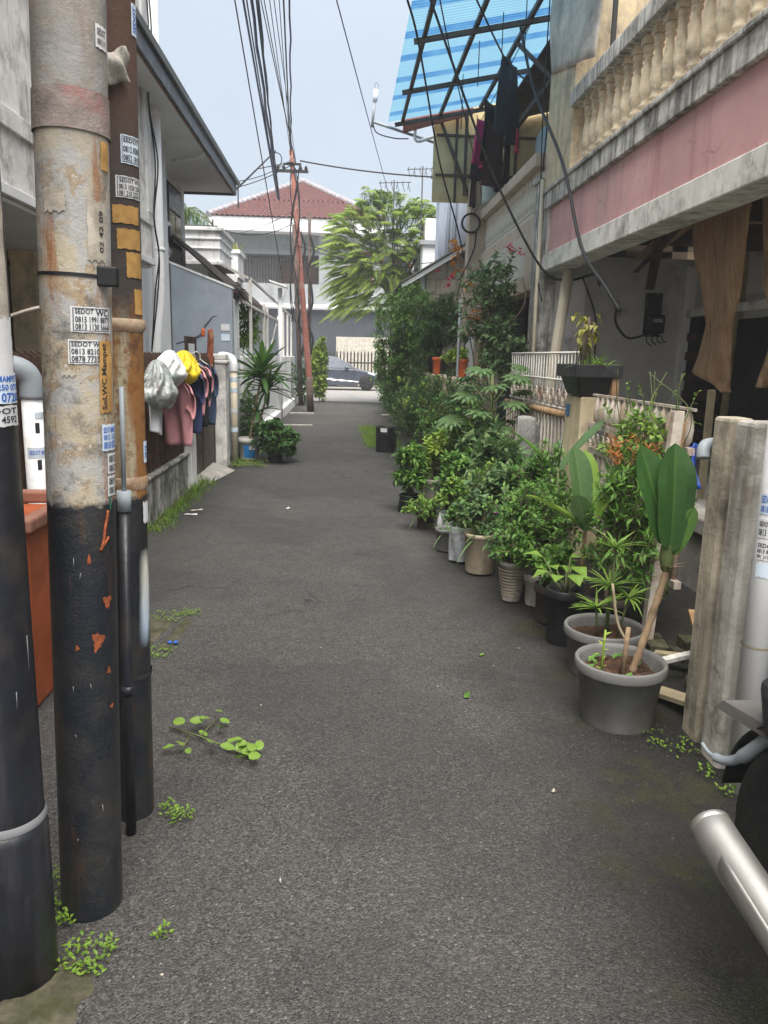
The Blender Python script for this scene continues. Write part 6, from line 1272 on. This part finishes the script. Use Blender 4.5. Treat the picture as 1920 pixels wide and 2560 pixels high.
for k in range(12): 
    x = rnd(-.09,.06); y = rnd(-.05,.15); part('stem', MB().tube([(x,y,.19),(x+rnd(-.04,.04),y+rnd(-.05,.05),.42+rnd(0,.18))], .005, 5), M['bark'], t, local=True)
    for q_ in range(5): fm_.leaf((x+rnd(-.05,.05),y+rnd(-.06,.06),.36+rnd(0,.26)), (rnd(-1,1),rnd(-1,1),-.2), (0,0,1), .07, .036, .4, rnd(0,1))
part('yellow_leaves', fm_, M['leaf_yellow'], t, local=True)
fm_ = MB()
for k in range(70): fm_.leaf((rnd(-.1,.12),rnd(-.2,.0),.2), (rnd(-1,1),rnd(-1,.6),rnd(.3,1.1)), (0,0,1), rnd(.10,.2), .014, .35, rnd(0,1), .2, 2)
part('fern', fm_, M['leaf_bright'], t, local=True)
# ornamental white fence between the yellow post and the leaning post
h = thing('ornamental_fence', 'rusty white ornamental fence with scrolls and spindle bars beside the yellow post', 'fence', (1.85, 4.9, 0))
for z, r_ in ((.30,.02),(.86,.02),(1.04,.02)): part('rail', MB().box(1.84,1.88,3.98,5.64,z-r_,z+r_), M['rusty_white'], h)
sp = MB().lathe([(.012,0),(.030,.03),(.034,.10),(.022,.17),(.010,.2),(.012,.21)], 10).mesh('spindle', M['rusty_white'])
sp2 = MB().lathe([(.022,0),(.024,.20),(.030,.24),(.020,.26),(.030,.28),(.034,.33),(.026,.42),(.018,.50),(.022,.53)], 10).mesh('spindle', M['rusty_white'])
sc2 = MB().tube([((.012+.004*k*.12)*math.cos(k*.5)*.9*(1+k*.06), 0, (.012+.004*k*.12)*math.sin(k*.5)*(1+k*.06)) for k in range(26)], .005, 5).xf(Matrix.Rotation(PI/2, 4, 'Z')).mesh('scroll', M['rusty_white'])
y = 4.05
while y < 5.62:
    link('spindle', sp, h, (1.86,y,1.06), scale=(1,1,.95)); link('spindle', sp2, h, (1.86,y,.32)); link('scroll', sc2, h, (1.83,y,.95)); y += .105
part('cap_rail', MB().box(1.85,1.87,3.98,5.64,1.255,1.27), M['rusty_white'], h)
h = thing('leaning_post', 'rust-streaked white square post leaning outwards at the fence end', 'fence post', (1.66, 3.85, 0)); part('post', MB().obox((1.65,3.84,-.03),(1.74,3.92,1.26), .055, .055, (0,1,0)), M['rusty_white'], h, bev=.004); part('angle_iron', MB().obox((1.76,3.95,.85),(1.80,3.98,1.2), .02, .05, (0,1,0)), M['rusty'], h)
# rusty gate with wire grille beyond the yellow post
h = thing('rusty_gate', 'rusty gate frame with white wire grille beyond the yellow post', 'gate', (1.86, 7.4, 0))
part('top_pipe', MB().tube([(1.86,6.14,1.06),(1.86,8.7,1.04)], .032, 10), M['rusty'], h); part('bottom_pipe', MB().tube([(1.86,6.14,.18),(1.86,8.7,.18)], .022, 8), M['rusty'], h)
bar = MB().tube([(0,0,0),(0,0,.86)], .011, 6).mesh('bar', M['rusty_white'])
for k in range(21): link('bar', bar, h, (1.86,6.24+k*.118,.18))
wire = MB().tube([(0,0,0),(0,0,.52)], .006, 5).mesh('wire', M['white_iron'])
for k in range(26): link('wire', wire, h, (1.90,6.2+k*.098,1.06))
for z in (1.10,1.34,1.57): part('grille_rail', MB().tube([(1.90,6.18,z),(1.90,8.7,z)], .009, 6), M['white_iron'], h)
for k in range(12): link('scroll', sc2, h, (1.89,6.3+k*.2,1.2), scale=1.5)
solo('plastic_sheet', MB().grid(lambda u, v: (1.62+.30*u+.02*math.sin(u*9+v*4)-.05*(1-v), 6.95+.25*u+.02*math.sin(v*6), .30+.70*v-.07*u*v+.02*math.sin(u*5)), 26, 16, .003), mat_film('cloudy_plastic_sheet', (.50,.51,.50), .22, .4), 'cloudy grey plastic sheet leaning against the rusty gate', 'plastic sheet')
solo('corrugated_offcut', MB().grid(lambda u, v: (1.66+.30*u, 7.25+.05*u+.02*math.sin(u*36), .05+.92*v), 60, 2, .004), pm('weathered_grey_sheet', (.40,.38,.35), .9, .2, 5, dirt=(.22,.20,.18), damt=.5, streak=(.2,.18,.16), samt=.5), 'weathered grey corrugated offcut behind the plastic sheet', 'sheet')
# vine over the ornamental fence
t = thing('fence_vine', 'bright rounded-leaf vine climbing over the ornamental fence', 'plant', (1.80, 4.45, 0)); fm_, sm_ = MB(), MB()
for k in range(270):
    y = rnd(-.42,.45); z = rnd(.25,1.22)-abs(y)*.3; twigs(fm_, sm_, (rnd(-.12,.10), y, z), (rnd(-1,.6),rnd(-1,1),rnd(-.2,.8)), .13, 8, .05, .034, .2)
for k in range(7): q_ = rnd(-.5,.4); sm_.tube(smooth_path([(0,q_,1.0),(rnd(-.1,.1),q_+rnd(-.1,.1),1.25),(rnd(-.15,.15),q_+rnd(-.2,.2),1.45)]), .003, 4); twigs(fm_, sm_, (0,q_,1.2), (rnd(-.3,.3),rnd(-.3,.3),1), .2, 6, .035, .02)
foliage(t, fm_, sm_, 'leaf_bright', 'stem')
t = thing('snack_packet', 'blue and red crisp packet caught on the fence by the leaning post', 'packet', (1.90, 4.12, .86)); part('packet', MB().grid(lambda u, v: (.0+.03*math.sin(u*4+v*3), -.02-.11*u-.05*v, .20-.24*v+.03*u), 8, 10, .004), pm('blue_foil', (.05,.11,.50), .3, .1, 8, dirt=(.55,.50,.60), damt=.3, spec=.7), t, local=True); part('red_print', MB().grid(lambda u, v: (-.008+.03*math.sin((.25+.5*u)*4+(.15+.3*v)*3), -.02-.11*(.25+.5*u)-.05*(.15+.3*v), .20-.24*(.15+.3*v)+.03*(.25+.5*u)), 5, 5), M['cloth_red'], t, local=True)
# debris beside the porch
solo('brown_board', MB().hexa([(1.72,3.3,.04),(2.22,3.75,.10),(2.2,3.8,.10),(1.7,3.35,.04),(1.78,3.35,.42),(2.28,3.8,.48),(2.26,3.85,.48),(1.76,3.4,.42)]), M['wood_dark'], 'dark brown board propped in the corner behind the grey pot', 'board')
for a, b_, w_, mt, lb in (((1.46,3.25,.02),(1.62,2.82,.10),.10,'wood_pale','pale mossy plank lying against the weathered post'),((1.6,3.6,.06),(2.0,3.35,.10),.05,'wood_pale','thin timber batten lying across the rubble'),((1.75,3.55,.30),(1.60,2.95,.12),.045,'rusty','rusty metal strip leaning over the rubble'),((1.55,3.4,.10),(2.1,3.62,.12),.04,'beam_white','white painted strip below the brown board')): solo('timber_scrap', MB().obox(a, b_, w_, .02), M[mt], lb, 'scrap')
rub = MB()
for k in range(26):
    c = Vector((rnd(1.55,2.2), rnd(2.9,3.9), rnd(-.01,.06))); s = rnd(.03,.09); rub.hexa([tuple(c+Vector((dx*s*rnd(.7,1.2),dy*s*rnd(.7,1.2),dz*s*rnd(.5,.9)))) for dz in (-.5,.5) for dx, dy in ((-.6,-.6),(.6,-.6),(.6,.6),(-.6,.6))])
tag(part('rubble', rub, M['slab'], None), 'heap of broken concrete rubble between fence and porch', 'rubble', kind='stuff')
# concrete posts and pipes at the right edge
h = thing('weathered_post', 'yellowed weathered square post left of its flaking white twin', 'post', (1.49, 2.86, 0)); part('post', MB().box(1.445,1.545,2.80,2.93,-.03,1.305), M['old_post'], h, bev=.014)
h = thing('flaking_post', 'flaking grey-white square post between yellowed post and white pipe', 'post', (1.50, 2.68, 0)); part('post', MB().box(1.435,1.56,2.60,2.74,-.03,1.305), M['old_post2'], h, bev=.016)
solo('grey_elbow', MB().tube(smooth_path([(1.55,2.99,1.19),(1.49,2.985,1.19),(1.45,2.975,1.185),(1.435,2.965,1.165),(1.432,2.955,1.135)]), .026, 12), M['pvc_grey'], 'short grey pipe elbow sticking out behind the yellowed post', 'pipe')
PVR = Pole((1.455,2.46), (1.455,2.46), .050)
h = thing('white_pvc_pipe', 'fat white plastic downpipe with stickers at the right edge', 'pipe', (1.455,2.46,0)); part('pipe', MB().tube([(1.455,2.46,-.02),(1.455,2.46,2.1)], .050, 28), M['pvc'], h)
sticker(PVR, h, -175, -95, 1.015, 1.085, 'paper_blue', (('SEDOT WC',.55,.9,.08,.92),('0818 0720',.1,.42,.08,.92)), .5, ink='ink_blue'); sticker(PVR, h, -172, -95, .935, .998, 'paper', (('SEDOT WC',.62,.9,.08,.92),('0813 1020',.12,.5,.08,.92)), .5); sticker(PVR, h, -168, -95, .86, .925, 'paper', (('SEDOT',.66,.88,.08,.92),('0813 8210',.36,.58,.08,.92),('081 210 22',.1,.28,.08,.92)), .8); sticker(PVR, h, -160, -110, .80, .85, 'paper_blue', (), 1.5)
part('wire_tie', MB().tube([(1.455,2.46,.545),(1.455,2.46,.552)], .0525, 24, False), M['wood_pale'], h)
solo('blue_side_panel', MB().box(1.60,1.63,1.9,2.55,0,1.25), pm('dark_blue_panel', (.05,.075,.11), .5), 'dark blue panel just behind the white pipe', 'panel')
solo('cream_tile_step', MB().hexa([(1.5,2.0,-.02),(2.4,2.0,-.02),(2.4,2.42,-.02),(1.54,2.42,-.02),(1.5,2.0,.03),(2.4,2.0,.03),(2.4,2.42,.03),(1.54,2.42,.03)]), pm('cream_tile', (.55,.47,.35), .6, .15, 8, dirt=(.25,.17,.1), damt=.5), 'cream tiled doorstep beside the white pipe foot', 'step')
# drain slab, mossy foot, kerb rubble at the poles
t = thing('drain_slab', 'mossy concrete drain cover sunk in the left road edge', 'drain cover', (-1.0, 4.0, 0)); part('slab', MB().hexa([(-1.25,3.75,-.02),(-.96,3.75,-.02),(-.90,4.22,-.02),(-1.25,4.25,-.02),(-1.25,3.75,.022),(-.98,3.77,.02),(-.92,4.20,.02),(-1.25,4.23,.022)]), M['slab'], t, bev=.01); part('frame', MB().hexa([(-.93,3.72,-.02),(-.84,3.78,-.02),(-.80,4.25,-.02),(-.88,4.25,-.02),(-.93,3.74,.018),(-.86,3.80,.018),(-.82,4.23,.018),(-.88,4.23,.018)]), M['slab'], t, bev=.008)
solo('mossy_slab', MB().grid(lambda u, v: (-.80+.26*u*(1-.25*v)+.02*math.sin(v*9)+.012*math.sin(v*31+u*3), 1.30+.40*v+.015*math.sin(u*13), .018-.02*((2*u-1)**4)-.02*((2*v-1)**4)+.003*math.sin(u*31)*math.sin(v*27)), 20, 20), M['slab'], 'mossy concrete patch at the foot of the black pole', 'slab')
gm = MB(); rr = random.Random(5)
def stone(m, x, y, s, z=0.):
    k = [Vector((rr.uniform(-1,1), rr.uniform(-1,1), rr.uniform(-.3,.8)))*s for _ in range(6)]
    m.add([(x-s,y,z),(x+s*.2,y-s*.9,z),(x+s,y+s*.1,z),(x-s*.1,y+s,z),(x+k[0].x*.3,y+k[0].y*.3,z+s*rr.uniform(.5,1.))], [(0,1,4),(1,2,4),(2,3,4),(3,0,4)])
for k in range(4200):
    if k < 2200: x = -.62+abs(rr.gauss(0,.28)); y = rr.uniform(1.3,3.2)
    else: x = rr.uniform(-.9,1.6); y = rr.uniform(1.3,6)
    stone(gm, x, y, rr.uniform(.0022,.0075), rz_(x, y)-.001)
for k in range(700): x = 1.35-abs(rr.gauss(0,.22)); y = rr.uniform(2.0,7); stone(gm, x, y, rr.uniform(.002,.006), rz_(x, y)-.001)
tag(part('loose_grit', gm, pm('grit', (.075,.072,.068), .9, .4, 90, dirt=(.13,.125,.12), damt=.3), None), 'loose asphalt grit scattered round the pole feet and road edges', 'grit', kind='stuff')
gm = MB()
for k in range(70): stone(gm, rr.uniform(-1.2,1.3), rr.uniform(1.4,12), rr.uniform(.002,.006), .004)
tag(part('pale_crumbs', gm, M['paper_old'], None), 'tiny pale crumbs and paper bits on the road', 'litter', kind='stuff')
def litter(name, lb, cat, mat, x, y, sx, sy, rz, h_=.004): return solo(name, MB().grid(lambda u, v: (sx*(u-.5), sy*(v-.5), h_+.006*math.sin(u*5)*math.sin(v*4)), 6, 4, .001), M[mat], lb, cat, None, (x, y, rz_(x, y)+.004), (0,0,rz))
litter('paper_scrap','white paper scrap by the weeds of the low wall','paper','paper_old',-1.38,7.35,.12,.05,.4); litter('paper_scrap','second white paper strip beside the low wall','paper','paper',-1.40,7.15,.12,.04,-.1); litter('paper_scrap','small white scrap in the road beyond the poles','paper','paper',-.52,7.6,.06,.04,.9)
litter('fallen_leaf','single green leaf lying on the road before the grey pots','leaf','leaf_bright',.58,3.22,.025,.06,-.2); litter('fallen_leaf','small leaf lying behind the single green leaf','leaf','leaf_lime',.74,3.72,.03,.015,.5); litter('paper_scrap','crumpled white wrapper bit in mid road on the right','litter','paper_old',.76,2.42,.018,.012,.5); litter('paper_scrap','thin white paper curl in the lower middle road','litter','paper_old',-.16,1.97,.006,.018,.3); litter('fruit_scrap','brown dry leaf by the motorcycle wheel','leaf','wood',1.24,2.13,.03,.02,.3)
solo('red_band', MB().tube(smooth_path([(.475,1.735,.01),(.47,1.71,.008),(.485,1.69,.008),(.515,1.678,.01)]), .0025, 5), M['cloth_red'], 'short curl of red rubber band on the road near the camera', 'rubber band')
for x, y, lb in ((-.875,3.83,'left blue bottle cap on the drain frame'),(-.845,3.83,'right blue bottle cap on the drain frame')): solo('bottle_cap', MB().lathe([(.012,0),(.012,.008),(.010,.010)], 12, (x,y,.02)), M['ink_blue'], lb, 'bottle cap')

# ---------------------------------------------------------------- motorcycle at the lower right
# local frame: x forward along the bike, y to its left, z up; tail points up the alley
mc = thing('parked_motorcycle', 'parked motorcycle, only its rear wheel, silver muffler and tail in view', 'motorcycle', (1.168, 1.013, 0), R(-90))
def cyl_y(prof, x, z, y, n=32): return MB().lathe(prof, n).xf(Matrix.Translation((x, y, z)) @ Matrix.Rotation(PI/2, 4, 'X'))
for nm, x in (('rear_wheel', -.62), ('front_wheel', .64)):
    wv = part(nm, cyl_y([(.225,-.045),(.262,-.05),(.285,-.03),(.290,0),(.285,.03),(.262,.05),(.225,.045)], x, .29, 0), M['tyre'], mc, local=True)
    part('rim', cyl_y([(.215,-.03),(.228,-.034),(.228,.034),(.215,.03)], x, .29, 0), M['alloy'], wv, local=True); part('hub', cyl_y([(.05,-.06),(.06,-.05),(.06,.05),(.05,.06)], x, .29, 0, 16), M['alloy'], wv, local=True)
    for k in range(6): a = k*PI/3; part('spoke', MB().obox((x+.04*math.cos(a),0,.29+.04*math.sin(a)),(x+.22*math.cos(a),0,.29+.22*math.sin(a)), .03, .02), M['alloy'], wv, local=True)
part('muffler', MB().tube([(-.06,-.20,.25),(-.10,-.20,.26),(-.62,-.235,.36),(-.66,-.235,.37),(-.675,-.235,.373)], [.035,.045,.052,.050,.038], 24), M['muffler'], mc, local=True)
part('muffler_tip', MB().tube([(-.655,-.235,.369),(-.672,-.235,.373),(-.676,-.235,.374)], [.0515,.050,.045], 24), M['muffler'], mc, local=True); part('muffler_outlet', MB().tube([(-.676,-.235,.3741),(-.679,-.235,.3747)], .018, 14), M['dark'], mc, local=True); part('heat_shield', MB().grid(lambda u, v: (-.15-.38*v, -.20-.028*v+.0535*math.cos(R(150+80*u)), .272+.0895*v+.0535*math.sin(R(150+80*u))), 8, 8, .002), M['muffler'], mc, local=True)
part('muffler_bracket', MB().obox((-.38,-.19,.33),(-.36,-.10,.5), .02, .03), M['blackplastic'], mc, local=True); part('exhaust_pipe', MB().tube(smooth_path([(-.06,-.20,.25),(.12,-.17,.2),(.25,-.08,.3),(.2,0,.42)]), .018, 10), M['muffler'], mc, local=True)
part('foot_peg', MB().tube([(-.02,-.13,.27),(-.02,-.30,.28)], .02, 10), M['blackplastic'], mc, local=True)
for k in range(6): part('peg_rib', MB().tube([(-.02,-.19-.018*k,.2735),(-.02,-.20-.018*k,.2745)], .024, 10), M['blackplastic'], mc, local=True)
part('swingarm', MB().obox((-.62,.075,.29),(-.05,.06,.33), .03, .05).obox((-.62,-.075,.29),(-.05,-.06,.33), .03, .05), M['dark_iron'], mc, local=True)
part('rear_mudguard', MB().grid(lambda u, v: (-.62+.33*math.cos(R(80+95*u)), -.06+.12*v, .29+.33*math.sin(R(80+95*u))), 14, 6, .004), M['blackplastic'], mc, local=True)
part('number_plate', MB().obox((-.86,.0,.60),(-.78,.0,.62), .05, .02).hexa([(-.98,-.09,.54),(-.98,.14,.54),(-.74,.14,.55),(-.74,-.05,.55),(-.96,-.08,.57),(-.96,.13,.57),(-.74,.14,.58),(-.74,-.04,.58)]), M['plate'], mc, local=True)
part('plate_hook', MB().tube(smooth_path([(-.80,-.02,.55),(-.88,-.05,.44),(-.93,-.07,.40),(-.98,-.09,.395),(-1.02,-.095,.405)]), [.02]*6+[.014]*8+[.006]*7, 8), M['pvc_grey'], mc, local=True)
part('seat', MB().hexa([(-.72,-.10,.72),(.12,-.12,.70),(.12,.12,.70),(-.72,.10,.72),(-.76,-.09,.80),(.10,-.11,.76),(.10,.11,.76),(-.76,.09,.80)]), M['blackplastic'], mc, local=True, bev=.03)
part('tail_fairing', MB().hexa([(-.74,-.10,.58),(.1,-.13,.48),(.1,.13,.48),(-.74,.10,.58),(-.84,-.07,.70),(.1,-.13,.70),(.1,.13,.70),(-.84,.07,.70)]), M['blackplastic'], mc, local=True, bev=.03); part('tail_lamp', MB().box(-.86,-.80,.03,.11,.63,.69), M['cloth_red'], mc, local=True, bev=.01)
part('engine', MB().box(-.05,.30,-.14,.14,.22,.48), M['alloy'], mc, local=True, bev=.04); part('front_fairing', MB().hexa([(.28,-.16,.35),(.46,-.12,.35),(.46,.12,.35),(.28,.16,.35),(.30,-.15,.95),(.44,-.1,.98),(.44,.1,.98),(.30,.15,.95)]), M['blackplastic'], mc, local=True, bev=.03)
for s in (-1, 1): part('fork', MB().tube([(.64,s*.07,.29),(.42,s*.07,.9)], .018, 8), M['alloy'], mc, local=True)
part('handlebar', MB().tube(smooth_path([(.30,-.34,1.0),(.38,-.15,1.02),(.38,.15,1.02),(.30,.34,1.0)]), .014, 8), M['blackplastic'], mc, local=True); part('side_stand', MB().tube([(0,.1,.25),(-.08,.28,.0)], .012, 6), M['dark_iron'], mc, local=True)

# ---------------------------------------------------------------- humid air
hz = bpy.data.materials.new('humid_air'); hz.use_nodes = True; hz.node_tree.nodes.clear()
ho = hz.node_tree.nodes.new('ShaderNodeOutputMaterial'); hv = hz.node_tree.nodes.new('ShaderNodeVolumePrincipled')
hv.inputs['Color'].default_value = (.92,.95,1,1); hv.inputs['Density'].default_value = .0024
hz.node_tree.links.new(hv.outputs[0], ho.inputs['Volume'])
tag(part('haze', MB().box(-310,310,-310,310,-1.1,12.5), hz, None), 'thin humid haze filling the alley', 'haze', kind='stuff')
